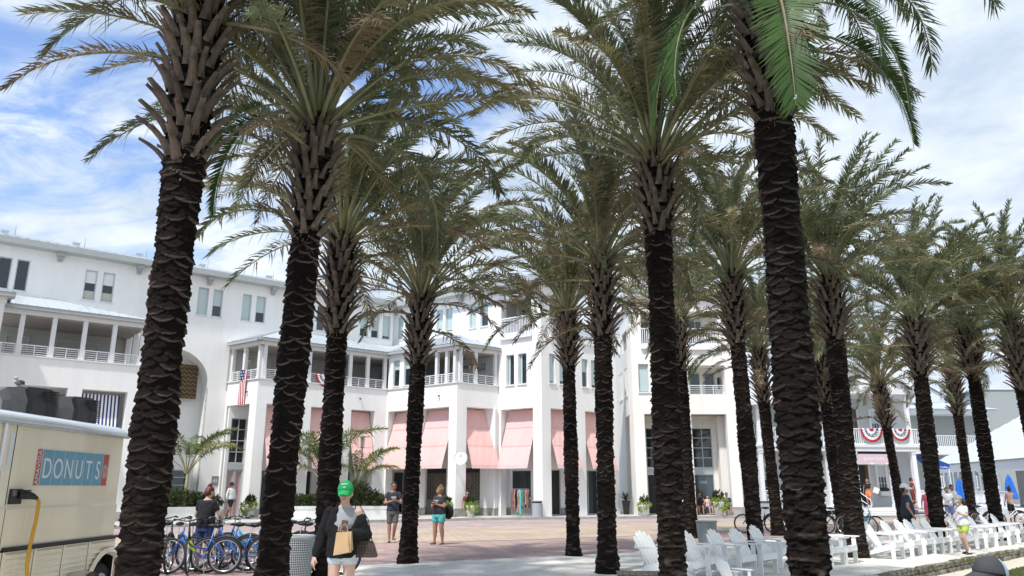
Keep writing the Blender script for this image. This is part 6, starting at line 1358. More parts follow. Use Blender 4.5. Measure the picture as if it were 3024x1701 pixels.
def skinned(m, name, root, vox, it=3, fold=0.0):
    m.smooth = True; m.sm = [True] * len(m.f); o = m.build(name, root)
    rm = o.modifiers.new('r', 'REMESH'); rm.mode = 'VOXEL'; rm.voxel_size = vox; rm.use_smooth_shade = True
    sm = o.modifiers.new('s', 'SMOOTH'); sm.factor = .5; sm.iterations = it
    if fold:
        tx = bpy.data.textures.get('folds') or bpy.data.textures.new('folds', 'CLOUDS'); tx.noise_scale = .09
        d = o.modifiers.new('d', 'DISPLACE'); d.texture = tx; d.strength = fold; d.mid_level = .5
    return o
def hand(m, w, dirv, side, palm, s, hold=False):
    """palm, four unequal bent fingers and a thumb; dirv = along the fingers, palm = palm normal"""
    w = Vector(w); d = Vector(dirv).normalized(); p = Vector(palm); p = (p - d * p.dot(d)).normalized(); a = d.cross(p).normalized() * side
    cap_(m, w, w + d * .075 * s, .026 * s, .034 * s, 8); cap_(m, w + a * .016 * s + d * .02 * s, w + d * .075 * s + a * .026 * s, .018 * s, .015 * s, 8); cap_(m, w - a * .016 * s + d * .02 * s, w + d * .07 * s - a * .026 * s, .018 * s, .015 * s, 8)
    cl = 1.15 if hold else .45
    for k, (o_, L) in enumerate(((.030, .072), (.011, .082), (-.010, .076), (-.029, .058))):
        q = w + d * .078 * s + a * o_ * s; dd = d.copy(); r = .0095 * s
        for j in range(3):
            ang = cl * (.5 + .35 * j); dd2 = (d * cos(ang) + p * sin(ang)).normalized(); q2 = q + dd2 * L * s * (.45, .32, .26)[j]; cap_(m, q, q2, r, r * .9, 7); q = q2; r *= .92
    q = w + a * .03 * s + d * .02 * s; q1 = q + (a * .7 + d * .6 + p * .5).normalized() * .042 * s; q2 = q1 + (a * .1 + d * .8 + p * .6).normalized() * .034 * s
    cap_(m, w + a * .01 * s, q1, .016 * s, .012 * s, 7); cap_(m, q1, q2, .0115 * s, .0095 * s, 7)
def person(loc, rz, H, label, skin='skin', top='tnavy', bot='tgreyshort', botlen=.45, sleeve=.5, hair='hairdark', style='short', hat=None, shades=False, fat=1.0, legs=None, arms=None, tilt=0.0, turn=0.0,
           vox=.016, shoes='brownwood', sock=None, loose=.012, topz=.90, group=None, body_only=False, skirt=False, neck=1.0, extras=None, bust=0.0):
    """faces -Y before rotation. legs: (knee, ankle) per side; arms: (elbow, wrist, fingerdir, palm, hold) per side; side order is the person's right (-x), left (+x)"""
    s = H / 1.75; root = empty('person', loc, label, 'person', group, rz)
    S = lambda p: (p[0] * s, p[1] * s, p[2] * s)
    hipz = .92; legs = legs or [((-.10, -.01, .50), (-.11, .02, .085)), ((.10, -.01, .50), (.11, .02, .085))]; off = (0, 0, 0)
    arms = arms or [((-.25, .02, 1.15), (-.27, -.03, .90), (0, -.1, -1), (1, 0, 0), False), ((.25, .02, 1.15), (.27, -.03, .90), (0, -.1, -1), (-1, 0, 0), False)]
    f = fat
    m = MB().use(skin)
    tors = [(.84, 0, 0, .15 * f, .11 * f), (.93, 0, 0, .165 * f, .115 * f), (1.02, 0, -.005, .15 * f, .11 * f * f), (1.12, 0, -.008 * f, .14 * f, .105 * f * f), (1.24, 0, -.008, .155 * f, .11 * f), (1.34, 0, 0, .165 * f ** .5, .10), (1.41, 0, .005, .16, .085), (1.45, 0, .01, .11, .065), (1.49, 0, .01, .055, .055)]
    R = Matrix.Rotation(turn, 3, 'Z') @ Matrix.Rotation(tilt, 3, 'X'); hc = Vector((0, -.005, 1.635)); nb = Vector((0, .01, 1.50)); HS = 1.09; hp = lambda v: nb + R @ ((Vector(v) - Vector((0, 0, 1.64))) * HS + Vector((0, 0, 1.628)) - nb); SH = lambda p: (p[0] * s * HS, p[1] * s * HS, p[2] * s * HS)
    rings(m, [tuple(q * s for q in t) for t in tors])
    cap_(m, S((0, .012, 1.45)), S(hp((0, .008, 1.58))), .060 * s, .052 * s)
    rotm = R
    m.ell(S(hp((0, .012, 1.65))), SH((.074, .092, .098)), 18, 14, rotm); m.ell(S(hp((0, -.022, 1.60))), SH((.055, .062, .075)), 14, 10, rotm); m.ell(S(hp((0, -.052, 1.555))), SH((.026, .026, .022)), 10, 8, rotm)
    cap_(m, S(hp((0, -.078, 1.645))), S(hp((0, -.102, 1.612))), .010 * s, .015 * s, 8); m.ell(S(hp((0, -.078, 1.582))), SH((.026, .012, .010)), 10, 6, rotm)
    for e in (-1, 1):
        m.ell(S(hp((.074 * e, .012, 1.63))), SH((.012, .022, .032)), 8, 8, rotm); m.ell(S(hp((.028 * e, -.070, 1.665))), SH((.026, .012, .009)), 8, 6, rotm); m.ell(S(hp((.036 * e, -.055, 1.61))), SH((.022, .022, .02)), 8, 6, rotm)
    for (k, a), sg in zip(legs, (-1, 1)):
        hipj = (.085 * sg * f, 0, hipz - .03); cap_(m, S(hipj), S(k), .09 * s * f, .056 * s * f); k2 = Vector(k); a2 = Vector(a); mid = k2.lerp(a2, .32) + Vector((0, .012, 0))
        cap_(m, S(k), S(mid), .055 * s * f, .058 * s * f); cap_(m, S(mid), S(a), .057 * s * f, .037 * s)
        cap_(m, S((a[0], a[1] + .03, a[2] - .035)), SH((a[0] + .012 * sg, a[1] - .10, a[2] - .05)), .034 * s, .030 * s); cap_(m, S((a[0] + .01 * sg, a[1] - .08, a[2] - .055)), SH((a[0] + .02 * sg, a[1] - .15, a[2] - .06)), .036 * s, .022 * s)
    shz = 1.405
    for (e, w_, fd, pl, hold), sg in zip(arms, (-1, 1)):
        sh = (.175 * sg, .005, shz); cap_(m, S(sh), S(e), .050 * s * f ** .6, .038 * s * f ** .5); cap_(m, S(e), S(w_), .038 * s * f ** .5, .026 * s); hand(m, S(w_), fd, -sg, pl, s, hold)
    bd = skinned(m, 'body', root, vox, 2)
    if not body_only:
        # shirt
        L = loose; m = MB().use(top); z0 = topz
        tt = [(z, cx, cy, rx + L + (.012 if z < 1.1 else 0), ry + L + (.015 if z < 1.1 else 0)) for z, cx, cy, rx, ry in tors if z >= z0 - .05 and z < 1.44] + [(1.455, 0, .01, .105, .07)]
        if bust: tt = [(z, cx, cy - (bust if 1.2 < z < 1.36 else 0), rx, ry + (bust * .5 if 1.2 < z < 1.36 else 0)) for z, cx, cy, rx, ry in tt]
        tt[0] = (z0, *tt[0][1:]); rings(m, [tuple(q * s for q in t) for t in tt])
        if sleeve > 0:
            for (e, w_, *_r), sg in zip(arms, (-1, 1)):
                sh = Vector((.165 * sg, .005, shz)); e2 = Vector(e); w2 = Vector(w_)
                if sleeve <= 1: cap_(m, S(sh), S(sh.lerp(e2, sleeve)), .060 * s * f ** .6, .056 * s * f ** .5)
                else: cap_(m, S(sh), S(e2), .062 * s, .056 * s); cap_(m, S(e2), S(e2.lerp(w2, sleeve - 1)), .056 * s, .044 * s)
        skinned(m, 'shirt', root, vox, 2, .02)
        m = MB().use(bot); rings(m, [tuple(q * s for q in t) for t in [(.80 if botlen > .2 else .83, 0, 0, .15 * f + .015, .115 * f + .012), (.90, 0, 0, .165 * f + .015, .12 * f + .012), (.98, 0, 0, .158 * f + .01, .115 * f + .01), (1.02, 0, 0, .15 * f + .008, .11 * f + .01)]])
        for (k, a), sg in zip(legs, (-1, 1)):
            hj = Vector((.085 * sg * f, 0, hipz - .04)); k2 = Vector(k)
            if botlen <= 1: cap_(m, S(hj), S(hj.lerp(k2, botlen)), .102 * s * f, (.098 if botlen < .8 else .08) * s * f)
            else: cap_(m, S(hj), S(k2), .10 * s * f, .072 * s * f); cap_(m, S(k2), S(k2.lerp(Vector(a), botlen - 1)), .070 * s, .062 * s)
        skinned(m, 'skirt' if skirt else 'trousers' if botlen > 1 else 'shorts', root, vox, 2, .015)
    for (k, a), sg in zip(legs, (-1, 1)):
        m = MB().use(shoes); z = a[2] - .085; c = (a[0], a[1], z)
        m.add([S((c[0] + x * 1.0 + (.012 * sg if y < 0 else 0), c[1] + y, c[2] + zz_)) for zz_ in (0.0, .022) for x, y in ((-.036, .07), (.036, .07), (.046, -.08), (.036, -.18), (-.02, -.19), (-.044, -.1))], [(5, 4, 3, 2, 1, 0), (6, 7, 8, 9, 10, 11)] + [(i, (i + 1) % 6, (i + 1) % 6 + 6, i + 6) for i in range(6)])
        if sock:
            cap_(m, S((c[0], c[1] + .03, c[2] + .035)), SH((c[0] + .01 * sg, c[1] - .13, c[2] + .03)), .045 * s, .034 * s)
        else: m.tube([S((c[0] - .048, c[1] - .05, c[2] + .02)), SH((c[0], c[1] - .06, c[2] + .068)), SH((c[0] + .052, c[1] - .05, c[2] + .02))], .012 * s, 6)
        sh_ = m.build('shoe', root)
        if sock: m = MB().use(sock); m.smooth = True; cap_(m, S((a[0], a[1] + .002, a[2] - .01)), SH((a[0], a[1], a[2] + .09)), .044 * s, .043 * s); m.build('sock', root)
    # hair, hat, face
    m = MB().use(hair); m.smooth = True
    if style != 'none':
        m.ell(S(hp((0, .022, 1.668))), SH((.083, .094, .092)), 18, 12, rotm @ Matrix.Rotation(radians(-24), 3, 'X'), z0=-.15); 
        m.ell(S(hp((0, .05, 1.63))), SH((.078, .07, .085)), 14, 10, rotm)
    if style == 'long': 
        pts = [hp((0, .07, 1.66)), hp((0, .105, 1.55)), Vector((0, .12, 1.40)), Vector((0, .12, 1.24))]; m.tube([S(p) for p in pts], [.07 * s, .078 * s, .07 * s, .03 * s], 10, sx=1.25)
        for e in (-1, 1): m.tube([S(hp((.068 * e, .02, 1.66))), S(hp((.08 * e, .02, 1.56))), SH((.09 * e, .03, 1.42))], [.028 * s, .03 * s, .012 * s], 8)
    if style == 'bun':
        m.ell(S(hp((0, .055, 1.775))), SH((.038, .036, .034)), 10, 8); m.ell(S(hp((.012, .075, 1.75))), SH((.026, .026, .028)), 8, 6); m.tube([S(hp((.02, .08, 1.72))), S(hp((.03, .11, 1.62))), S(hp((.02, .11, 1.55)))], [.016 * s, .012 * s, .004 * s], 6)
    if style == 'curly':
        r = random.Random(4)
        for k in range(46):
            v = Vector((r.gauss(0, 1), r.gauss(0, 1) + .4, abs(r.gauss(0, 1)))).normalized(); m.ell(S(hp((v.x * .085, .03 + v.y * .095, 1.67 + v.z * .095))), (.024 * s,) * 3, 7, 5)
        for k in range(20): v = Vector((r.gauss(0, 1), r.gauss(0, 1), r.gauss(0, 1))).normalized(); m.ell(S(hp((v.x * .05, .05 + v.y * .05, 1.77 + v.z * .04))), (.022 * s,) * 3, 7, 5)
    if style != 'none': m.build('hair', root)
    for e in (-1, 1):
        if shades: continue
        m = MB().use('white'); m.smooth = True; m.ell(S(hp((.029 * e, -.0735, 1.645))), SH((.013, .008, .006)), 8, 6, rotm); m.build('eye', root)
        m = MB().use('hairdark'); m.ell(S(hp((.029 * e, -.0815, 1.645))), SH((.0055, .003, .0055)), 8, 5, rotm); m.tube([S(hp((.014 * e, -.084, 1.667))), S(hp((.045 * e, -.078, 1.669)))], .0032 * s, 4); m.build('eyebrow', root)
    m = MB().use('lips'); m.smooth = True; m.ell(S(hp((0, -.087, 1.583))), SH((.023, .007, .006)), 10, 6, rotm); m.build('mouth', root)
    if shades:
        m = MB().use('black'); m.smooth = True
        for e in (-1, 1): m.ell(S(hp((.03 * e, -.083, 1.645))), SH((.027, .012, .018)), 10, 6, rotm); m.tube([S(hp((.055 * e, -.08, 1.65))), S(hp((.078 * e, .01, 1.65)))], .004 * s, 4)
        m.build('sunglasses', root)
    if hat:
        kd, k = hat; m = MB().use(k); m.smooth = True; Rx = rotm @ Matrix.Rotation(radians(-8), 3, 'X')
        m.ell(S(hp((0, .012, 1.672))), SH((.092, .108, .112)), 20, 12, Rx, z0=.0)
        cr_ = m.build('hat' if kd == 'sun' else 'cap', root); m = MB().use(k); m.smooth = True; N2 = 14; P = []
        if kd == 'sun':
            for q in range(24): a = 2 * pi * q / 24; P += [S(hp((.092 * cos(a), .012 + .108 * sin(a), 1.688))), S(hp((.165 * cos(a), .012 + .18 * sin(a), 1.672 - .02 * abs(cos(a)))))]
            m.add(P, [(2 * q, (2 * q + 2) % 48, (2 * q + 3) % 48, 2 * q + 1) for q in range(24)] + [(2 * q + 1, (2 * q + 3) % 48, (2 * q + 2) % 48, 2 * q) for q in range(24)])
        else:
            for q in range(N2 + 1):
                a = pi + pi * q / N2; c, d_ = cos(a), sin(a)
                P += [S(hp((.088 * c, .012 + .104 * d_, 1.69 - .008 * abs(c)))), S(hp((.072 * c, -.02 + .175 * d_, 1.668 - .028 * abs(c) - .01)))]
            P2_ = [(x, y, z - .008) for x, y, z in P]; n2 = len(P)
            m.add(P + P2_, [(2 * q, 2 * q + 2, 2 * q + 3, 2 * q + 1) for q in range(N2)] + [(n2 + 2 * q + 1, n2 + 2 * q + 3, n2 + 2 * q + 2, n2 + 2 * q) for q in range(N2)])
        o = m.build('brim', None); o.parent = cr_
        if kd == 'cap' and k in ('tgreen',):
            for i_, (tx_, zz_, sz) in enumerate((('turn', 1.752, .042), ('up', 1.722, .036))):
                t_ = text(tx_, 'lettering', root, sz * s, Matrix.Translation(S(hp((0, -.095 + (.022 if i_ == 0 else .006), zz_)))) @ (R.to_4x4()) @ Matrix.Rotation(radians(64 if i_ == 0 else 78), 4, 'X'), 'letters', .004)
    if extras: extras(root, s, S, hp, R)
    return root
def strap(m, pts, r, k): m.use(k); m.smooth = True; m.tube(pts, r, 6)

# woman in the foreground
def fg_extra(root, s, S, hp, R):
    # grey vest showing in the open neckline
    m = MB().use('tgrey'); L = [(1.16, 0, -.004, .158, .125), (1.26, 0, -.006, .168, .135), (1.34, 0, -.002, .165, .118), (1.40, 0, .0, .125, .10), (1.445, 0, .004, .095, .075)]
    rings(m, [tuple(q * s for q in t) for t in L]); skinned(m, 'vest', root, .010, 2)
fgx, fgy = -2.0, 9.5
arms_fg = [((-.27, .05, 1.12), (-.335, -.02, .875), (-.05, -.15, -1), (1, .2, 0), False), ((.265, .04, 1.13), (.065, -.215, 1.165), (-.75, -.35, .35), (0, -.5, .8), True)]
FG = person((fgx, fgy, 0), radians(2), 1.68, 'woman in a green cap looking at her phone, black jumper off one shoulder', 'skinpale', botlen=.12, bot='tdenim', hair='hairblond', style='short', hat=('cap', 'tgreen'), tilt=radians(8), vox=.0085, arms=arms_fg, top='tgrey', sleeve=0, topz=1.0, extras=fg_extra, loose=.0, fat=.98, bust=.01)
sF = 1.68 / 1.75
mm('jumper', (.0035, .0035, .0045), .95, bump=.004, bscale=40); mm('bagcheck', (.09, .058, .043), .5); m = MB().use('jumper'); SS = lambda p: tuple(q * sF for q in p)
rings(m, [SS(t) for t in [(.865, -.01, 0, .18, .14), (.96, -.005, 0, .195, .152), (1.10, 0, 0, .195, .15), (1.20, -.005, .002, .19, .15)]], 24)
for a, b, ra, rb in (((-.13, .0, 1.18), (-.14, .01, 1.385), .088, .066), ((-.13, .03, 1.40), (-.07, .06, 1.43), .055, .04), ((.14, .0, 1.16), (.17, .02, 1.30), .088, .062), ((0, .05, 1.18), (0, .055, 1.38), .105, .085), ((-.13, -.04, 1.20), (-.105, -.045, 1.40), .08, .055), ((-.09, -.02, 1.42), (-.075, .03, 1.465), .045, .04), ((-.05, -.06, 1.18), (-.085, -.06, 1.33), .085, .05), ((.08, -.05, 1.14), (.16, -.02, 1.27), .085, .06), ((-.04, -.04, 1.14), (-.11, -.03, 1.30), .08, .06), ((.05, -.04, 1.12), (.12, -.04, 1.22), .075, .06)): cap_(m, SS(a), SS(b), ra * sF, rb * sF, 14)
cap_(m, SS((-.18, .005, 1.40)), SS((-.27, .05, 1.12)), .068, .072, 14); cap_(m, SS((-.27, .05, 1.12)), SS((-.325, -.015, .90)), .072, .046, 14)
cap_(m, SS((.20, .01, 1.31)), SS((.265, .04, 1.12)), .070, .08, 14); cap_(m, SS((.265, .04, 1.12)), SS((.12, -.16, 1.15)), .08, .05, 14)
skinned(m, 'jumper', FG, .009, 2, .028)
PH = empty('phone', (fgx, fgy, 0), 'dark phone held up in the capped woman\'s left hand', 'phone', rz=radians(2))
m = MB().use('leather'); m.box(-.038, .038, -.005, .005, 0, .15, tf=lambda x, y, z: tuple(Matrix.Translation((.045, -.275, 1.13)) @ Matrix.Rotation(radians(-35), 4, 'X') @ Matrix.Rotation(radians(12), 4, 'Z') @ Vector((x, y, z)))); m.build('case', PH)
PB_ = empty('paper_bag', (fgx + .065, fgy - .27, -.01), 'brown paper shopping bag with a folded base carried by the capped woman', 'paper bag')
m = MB().use('paper'); wv, dv = .098, .05; zb, zt = .885, 1.135
bt = [(-wv * 1.05, -dv, zb), (wv * 1.0, -dv, zb + .03), (wv * 1.05, dv, zb + .06), (-wv, dv, zb + .03)]; tp = [(-.085, -.025, zt), (.085, -.025, zt + .012), (.085, .025, zt + .012), (-.085, .025, zt)]
fo = (.07, -.075, (zb + zt) / 2); m.add(bt + tp + [fo, (.055, -.03, zt + .01), (.08, -.065, zb + .035)], [(0, 1, 2, 3), (0, 10, 8, 9, 4), (10, 1, 5, 9, 8), (1, 2, 6, 5), (2, 3, 7, 6), (3, 0, 4, 7)]); m.build('bag', PB_)
m = MB().use('paper'); m.tube([(-.045, -.025, zt), (-.03, -.01, zt + .07), (.0, .0, zt + .09), (.03, -.01, zt + .07), (.045, -.025, zt)], .004, 5); m.build('handle', PB_)
HB = empty('handbag', (fgx + .255, fgy + .02, .05), 'brown checked leather handbag hanging on a thin strap at the woman\'s left hip', 'handbag')
m = MB().use('leather'); pf = [(-.14, .78), (-.145, .80), (-.11, .93), (-.09, .965), (.09, .965), (.11, .93), (.15, .80), (.145, .78)]
m.add([(x, -.055 + (.0 if z < .9 else .03), z) for x, z in pf] + [(x, .055 - (.0 if z < .9 else .03), z) for x, z in pf], [tuple(range(8)), tuple(range(15, 7, -1))] + [(i, (i + 1) % 8, (i + 1) % 8 + 8, i + 8) for i in range(8)]); m.build('bag', HB)
for i in range(7):
    for j in range(4):
        m = MB().use('bagcheck'); x = -.105 + i * .035 - .0; z = .805 + j * .035; 
        if abs(x) > .13 - (z - .8) * .3: continue
        m.box(x - .008, x + .008, -.059, -.056, z - .008, z + .008); m.build('check', HB)
m = MB().use('black'); m.smooth = True; m.tube([(-.06, -.03, .965), (-.05, -.03, 1.02), (.03, -.03, 1.03), (.06, -.03, .965)], .007, 6); m.tube([(.085, 0, .965), (.03, .0, 1.20), (-.10, -.0, 1.40), (-.135, .02, 1.435)], .006, 5); m.tube([(-.09, 0, .965), (-.12, .0, 1.2), (-.135, -.02, 1.42)], .006, 5); m.build('strap', HB)

def phone_at(x, y, z, lab, rz=0):
    m = MB().use('black'); m.box(-.036, .036, -.006, .006, -.07, .07, tf=lambda a, b, c: tuple(Matrix.Rotation(radians(-55), 3, 'X') @ Vector((a, b, c)))); o = m.build('phone'); o.location = (x, y, z); o.rotation_euler = (0, 0, rz); tag(o, lab, 'phone')
def print_on(root, s, S, txts):
    for t, z, sz, y in txts: text(t, 'lettering', root, sz * s, Matrix.Translation(S((0, y, z))) @ Matrix.Rotation(pi / 2, 4, 'X'), 'letters', .012, sp=1.0)
two = lambda: [((-.24, -.05, 1.14), (-.05, -.24, 1.20), (.8, -.4, .2), (0, .3, 1), True), ((.24, -.05, 1.14), (.06, -.24, 1.21), (-.8, -.4, .2), (0, .3, 1), True)]
step = [((-.09, -.10, .52), (-.08, .02, .085)), ((.10, -.06, .50), (.12, .16, .12))]
def man_print(root, s, S, hp, R):
    m = MB().use('tkhaki'); m.box(-.075 * s, .075 * s, -.135 * s, -.118 * s, 1.27 * s, 1.335 * s); m.use('bikewhite'); m.box(-.055 * s, .055 * s, -.138 * s, -.134 * s, 1.285 * s, 1.305 * s); m.build('shirt_print', root)
person((-3.72, 24.8, 0), radians(14), 1.80, 'man in a navy printed shirt, grey shorts and sunglasses walking on the bricks', 'skintan', 'tnavy', 'tgreyshort', .80, .45, 'hairdark', 'short', shades=True, fat=1.05, arms=two(), legs=[((-.09, -.02, .50), (-.08, .0, .085)), ((.08, -.08, .52), (.06, .12, .15))], extras=man_print, vox=.014)
SB = empty('shopping_bag', (-3.32, 24.9, 0), 'white paper shopping bag dangling beside the man in the navy shirt', 'shopping bag')
m = MB().use('white'); m.add([(-.12, -.05, .5), (.10, -.05, .46), (.10, .05, .46), (-.12, .05, .5), (-.08, -.04, .82), (.12, -.04, .80), (.12, .04, .80), (-.08, .04, .82)], [(0, 1, 5, 4), (1, 2, 6, 5), (2, 3, 7, 6), (3, 0, 4, 7), (0, 3, 2, 1)]); m.build('bag', SB); m = MB().use('white'); m.tube([(-.03, 0, .81), (-.06, 0, 1.1), (.0, 0, 1.12), (.07, 0, .8)], .006, 5); m.build('handle', SB)
def teal_extra(root, s, S, hp, R):
    print_on(root, s, S, (('IS DAM', 1.315, .055, -.165), ('FUN', 1.265, .055, -.165)))
person((-2.2, 23.95, 0), radians(-32), 1.66, 'woman with curly pinned hair, charcoal shirt and bright teal shorts holding a phone', 'skintan', 'tcharcoal', 'tteal', .38, .45, 'hairblond', 'curly', fat=1.28, arms=two(), legs=[((-.12, -.03, .50), (-.13, -.03, .085)), ((.11, .0, .50), (.10, .08, .085))], turn=radians(-28), extras=teal_extra, vox=.014, bust=.02)
phone_at(-2.34, 23.72, 1.20, 'black phone in the hands of the woman in teal shorts', radians(-32))
m = MB().use('tblack'); m.smooth = True; m.ell((0, 0, 0), (.16, .1, .22), 12, 10); o = m.build('shoulder_bag'); o.location = (-1.93, 24.15, .92); tag(o, 'slouchy black shoulder bag behind the woman in teal shorts', 'bag')
person((-14.75, 41.5, .12), radians(62), 1.78, 'man in a white long-sleeved shirt, black shorts and cap walking to the doors', 'skintan', 'twhite', 'tblack', .85, 1.75, 'hairdark', 'short', hat=('cap', 'tblack'), legs=[((-.09, -.16, .52), (-.08, -.18, .10)), ((.09, .06, .50), (.1, .3, .14))], vox=.02)
person((-6.26, 16.3, 0), radians(172), 1.66, 'red-haired woman with a bun seen from behind in a loose black shirt among the bikes', 'skinpale', 'tblack', 'tnavyblue', .5, .5, 'hairred', 'bun', fat=1.12, tilt=radians(18), turn=radians(-20), arms=[((-.27, -.06, 1.14), (-.25, -.24, .98), (0, -1, -.2), (1, 0, 0), True), ((.27, -.06, 1.14), (.25, -.24, .98), (0, -1, -.2), (-1, 0, 0), True)], vox=.012, loose=.02, extras=lambda r, s, S, hp, R: None)
person((11.45, 20.25, 0), radians(-72), 1.42, 'girl in a white shirt, lime shorts and pale sun cap walking past the chairs', 'skinpale', 'twhite', 'tlime', .48, .5, 'hairbrown', 'long', hat=('cap', 'tkhaki'), tilt=radians(14), shoes='black', sock='white', legs=[((-.07, -.06, .50), (-.08, .10, .10)), ((.07, -.12, .52), (.08, .0, .085))], arms=[((-.22, .04, 1.14), (-.24, .02, .90), (0, -.1, -1), (1, 0, 0), False), ((.21, -.02, 1.16), (.14, -.2, 1.22), (-.4, -.5, .6), (0, -1, 0), True)], loose=.03, topz=.86, vox=.012)
person((10.95, 22.0, 0), radians(78), 1.72, 'man in a white cap, sunglasses and dark grey shirt standing side-on with a cup', 'skintan', 'tnavy', 'tblack', .95, .5, 'hairdark', 'short', hat=('cap', 'white'), shades=True, fat=1.22, arms=[((-.26, .05, 1.13), (-.27, -.08, .88), (0, -.1, -1), (1, 0, 0), False), ((.25, -.04, 1.14), (.05, -.24, 1.25), (-.8, 0, .2), (0, 1, 0), True)], vox=.013)
m = MB().use('lampglass'); m.lathe([(0, -.09), (.032, -.09), (.04, .09), (0, .09)], (0, 0, 0), 12); o = m.build('cup'); o.location = (11.12, 21.66, .80); tag(o, 'pale drink cup held low by the man in the white cap', 'cup')
person((21.15, 46.9, .49), radians(-40), 1.66, 'woman in coral shorts and dark crop top on the white house porch steps', 'skintan', 'tblack', 'torange', .4, .1, 'hairblond', 'long', legs=[((-.09, -.05, .50), (-.08, .02, .1)), ((.12, -.14, .52), (.13, -.02, .2))], shoes='white', topz=1.14, vox=.02, sock='white')
m = MB().use('white'); m.box(-.14, .14, -.06, .06, -.16, .16); o = m.build('tote_bag'); o.location = (21.5, 46.6, 1.48); o.rotation_euler = (0, radians(25), 0); tag(o, 'white tote bag on the shoulder of the woman in coral shorts', 'bag')
person((23.5, 46.3, .49), radians(80), 1.72, 'man in a maroon shirt standing in profile on the white house porch', 'skintan', 'tmaroon', 'tmaroon', 1.5, .5, 'hairdark', 'short', vox=.022, fat=1.1)
sit = lambda: [((-.12, -.42, .90), (-.12, -.44, .49)), ((.12, -.42, .90), (.12, -.46, .49))]
def seated(x, y, rz, zseat, lab, **k): return person((x, y, zseat - .92 * k.get('H', 1.7) / 1.75 + .05), rz, k.pop('H', 1.7), lab, legs=sit(), vox=.022, **k)
# bench group by the cream building
seated(10.55, 46.2, radians(15), .55, 'tanned woman in a short dress seated first on the left under the cream arcade', skin='skintan', top='tpeach', bot='tpeach', hair='hairblond', style='long', botlen=.5, sleeve=.1)
seated(11.0, 46.25, radians(-10), .55, 'dark-haired woman seated with a hand raised under the cream arcade', skin='skintan', top='tcharcoal', bot='tnavyblue', hair='hairbrown', style='long', botlen=.6, sleeve=.2, arms=[((-.26, -.1, 1.2), (-.1, -.2, 1.5), (0, 0, 1), (0, -1, 0), False), ((.25, -.1, 1.13), (.15, -.3, 1.05), (0, -1, 0), (0, 0, -1), False)])
seated(11.4, 46.2, radians(20), .5, 'girl in a pale pink shirt seated beside the big white pot', skin='skinpale', top='signpink', bot='tnavyblue', hair='hairbrown', style='long', botlen=.5, H=1.4)
seated(12.33, 45.45, radians(-5), .52, 'man in a dark blue shirt and sunglasses seated right of the white pot', skin='skintan', top='tnavyblue', bot='tnavyblue', hair='hairdark', style='short', shades=True, botlen=.9, fat=1.1)
bn = empty('bench', (11.3, 46.35, .12), 'dark bench under the people in the cream arcade', 'bench')
for i in range(4): m = MB().use('wood'); m.box(-1.1, 1.3, -.25 + i * .13, -.14 + i * .13, .36, .40); m.build('slat', bn)
for x in (-.95, 1.15): m = MB().use('black'); m.box(x - .03, x + .03, -.22, .22, 0, .36); m.build('leg', bn)
seated(-2.45, 43.3, radians(10), .62, 'person in dark maroon seated behind the pot under the round sign', skin='skintan', top='tmaroon', bot='tblack', hair='hairdark', style='short', botlen=1.4)
# people among the right-hand bikes and tables
person((19.6, 35.6, 0), radians(-15), 1.66, 'dark-haired boy in a white shirt standing behind the white bikes', 'skintan', 'twhite', 'tblue', .9, .5, 'hairdark', 'short', vox=.022)
person((20.9, 37.5, 0), radians(10), 1.78, 'man in a white shirt standing behind the dark-haired boy', 'skintan', 'twhite', 'tkhaki', .9, .5, 'hairdark', 'short', vox=.022)
person((17.95, 34.2, 0), radians(160), 1.62, 'person in a bright pink dress half hidden by a palm trunk', 'skintan', 'tpink', 'tpink', .9, .1, 'hairbrown', 'short', vox=.022, fat=1.1)
person((22.9, 37.6, 0), radians(100), 1.74, 'person in a black shirt beside the slender right-hand trunk', 'skintan', 'tblack', 'tblue', .95, .5, 'hairdark', 'short', vox=.022, fat=1.1)
person((23.9, 38.0, 0), radians(190), 1.68, 'woman in a peach top with one arm raised, seen from behind', 'skintan', 'tpeach', 'tblack', .6, .05, 'hairdark', 'bun', vox=.022, arms=[((-.28, .0, 1.3), (-.12, -.05, 1.55), (0, 0, 1), (1, 0, 0), False), ((.26, 0, 1.15), (.25, -.1, .92), (0, 0, -1), (-1, 0, 0), False)])
seated(25.1, 38.2, radians(60), .50, 'diner in a light blue shirt and straw hat seated at the left table side', skin='skintan', top='tblue', bot='tkhaki', hair='hairdark', style='short', hat=('sun', 'tkhaki'), botlen=.9)
seated(26.5, 38.4, radians(-60), .50, 'diner in a light blue shirt bending over the table, right side', skin='skintan', top='tblue', bot='tkhaki', hair='hairdark', style='short', botlen=.9, fat=1.15, tilt=radians(30))
seated(25.7, 39.0, radians(0), .50, 'dark-haired diner in a white top between the two blue shirts', skin='skinpale', top='twhite', bot='tnavyblue', hair='hairdark', style='long', botlen=.9)
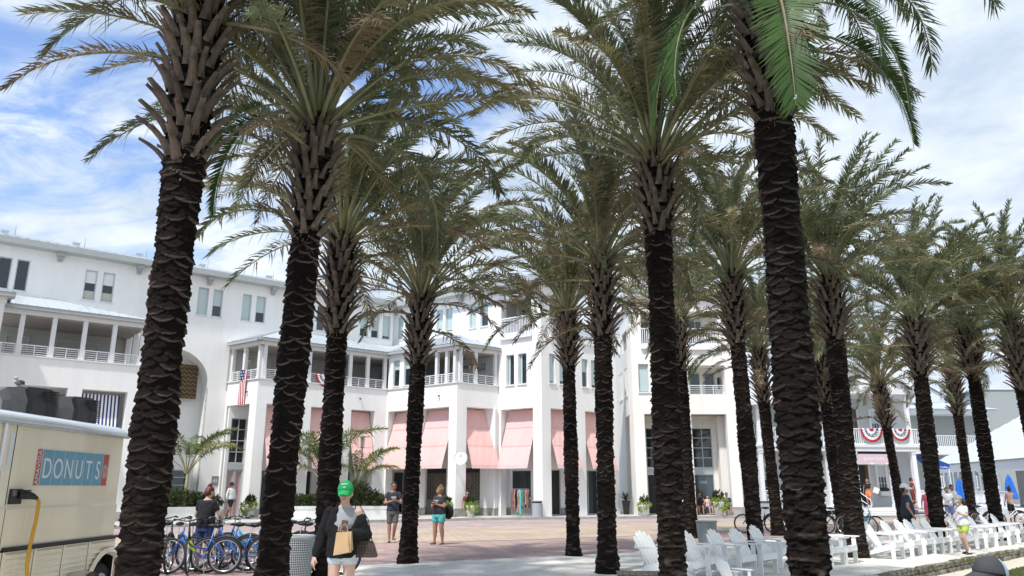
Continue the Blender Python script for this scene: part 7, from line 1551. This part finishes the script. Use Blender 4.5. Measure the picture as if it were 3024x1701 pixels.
tb_ = empty('table', (25.8, 38.1, 0), 'white outdoor dining table among the blue-shirted diners', 'table'); m = MB().use('white'); m.box(-.55, .55, -.4, .4, .72, .76); m.build('table_top', tb_)
for x in (-.48, .48):
    for y in (-.34, .34): m = MB().use('white'); m.box(x - .025, x + .025, y - .025, y + .025, 0, .72); m.build('leg', tb_)
def dchair(x, y, rz, lab):
    r = empty('dining_chair', (x, y, 0), lab, 'chair', 'white dining chairs', rz); m = MB().use('white'); m.box(-.22, .22, -.22, .22, .42, .45); m.build('seat', r)
    for a in (-.2, .2):
        m = MB().use('white'); m.box(a - .018, a + .018, .19, .22, 0, .98); m.build('leg', r); m = MB().use('white'); m.box(a - .018, a + .018, -.22, -.19, 0, .42); m.build('leg', r)
    for z in (.6, .72, .84, .95): m = MB().use('white'); m.box(-.2, .2, .195, .215, z - .025, z + .02); m.build('back_slat', r)
dchair(24.95, 38.2, radians(60), 'white slat-back chair under the diner in the straw hat'); dchair(26.75, 38.5, radians(-60), 'white slat-back chair under the bending diner'); dchair(27.0, 37.0, radians(175), 'white slat-back chair standing empty at the right edge')
seated(17.75, 27.2, radians(-120), .40, 'woman with long auburn hair seated at the right edge behind the chairs', skin='skintan', top='tpeach', bot='tnavyblue', hair='hairred', style='long', botlen=.8, sleeve=0, H=1.66)
# near seated man whose cap fills the bottom right corner
def cap_panel(root, s, S, hp, R):
    m = MB().use('tcapblue'); m.smooth = True; Rx = R @ Matrix.Rotation(radians(-8), 3, 'X')
    m.ell(S(hp((0, .014, 1.672))), S((.102, .1195, .1235)), 20, 12, Rx, z0=.0)
    vs, fs = m.v, m.f; keep = [i for i, f in enumerate(fs) if sum((vs[j][1]) for j in f) / len(f) > .055 * s]; m.f = [fs[i] for i in keep]; m.m = [m.m[i] for i in keep]; m.sm = [m.sm[i] for i in keep]; m.build('cap_back', root)
seated(3.38, 5.75, radians(-80), .225, 'man in a charcoal cap with pale blue mesh back, cut by the bottom edge', skin='skintan', top='tcapgrey', bot='tnavyblue', hair='hairdark', style='short', hat=('cap', 'tcapgrey'), H=1.78, extras=cap_panel)
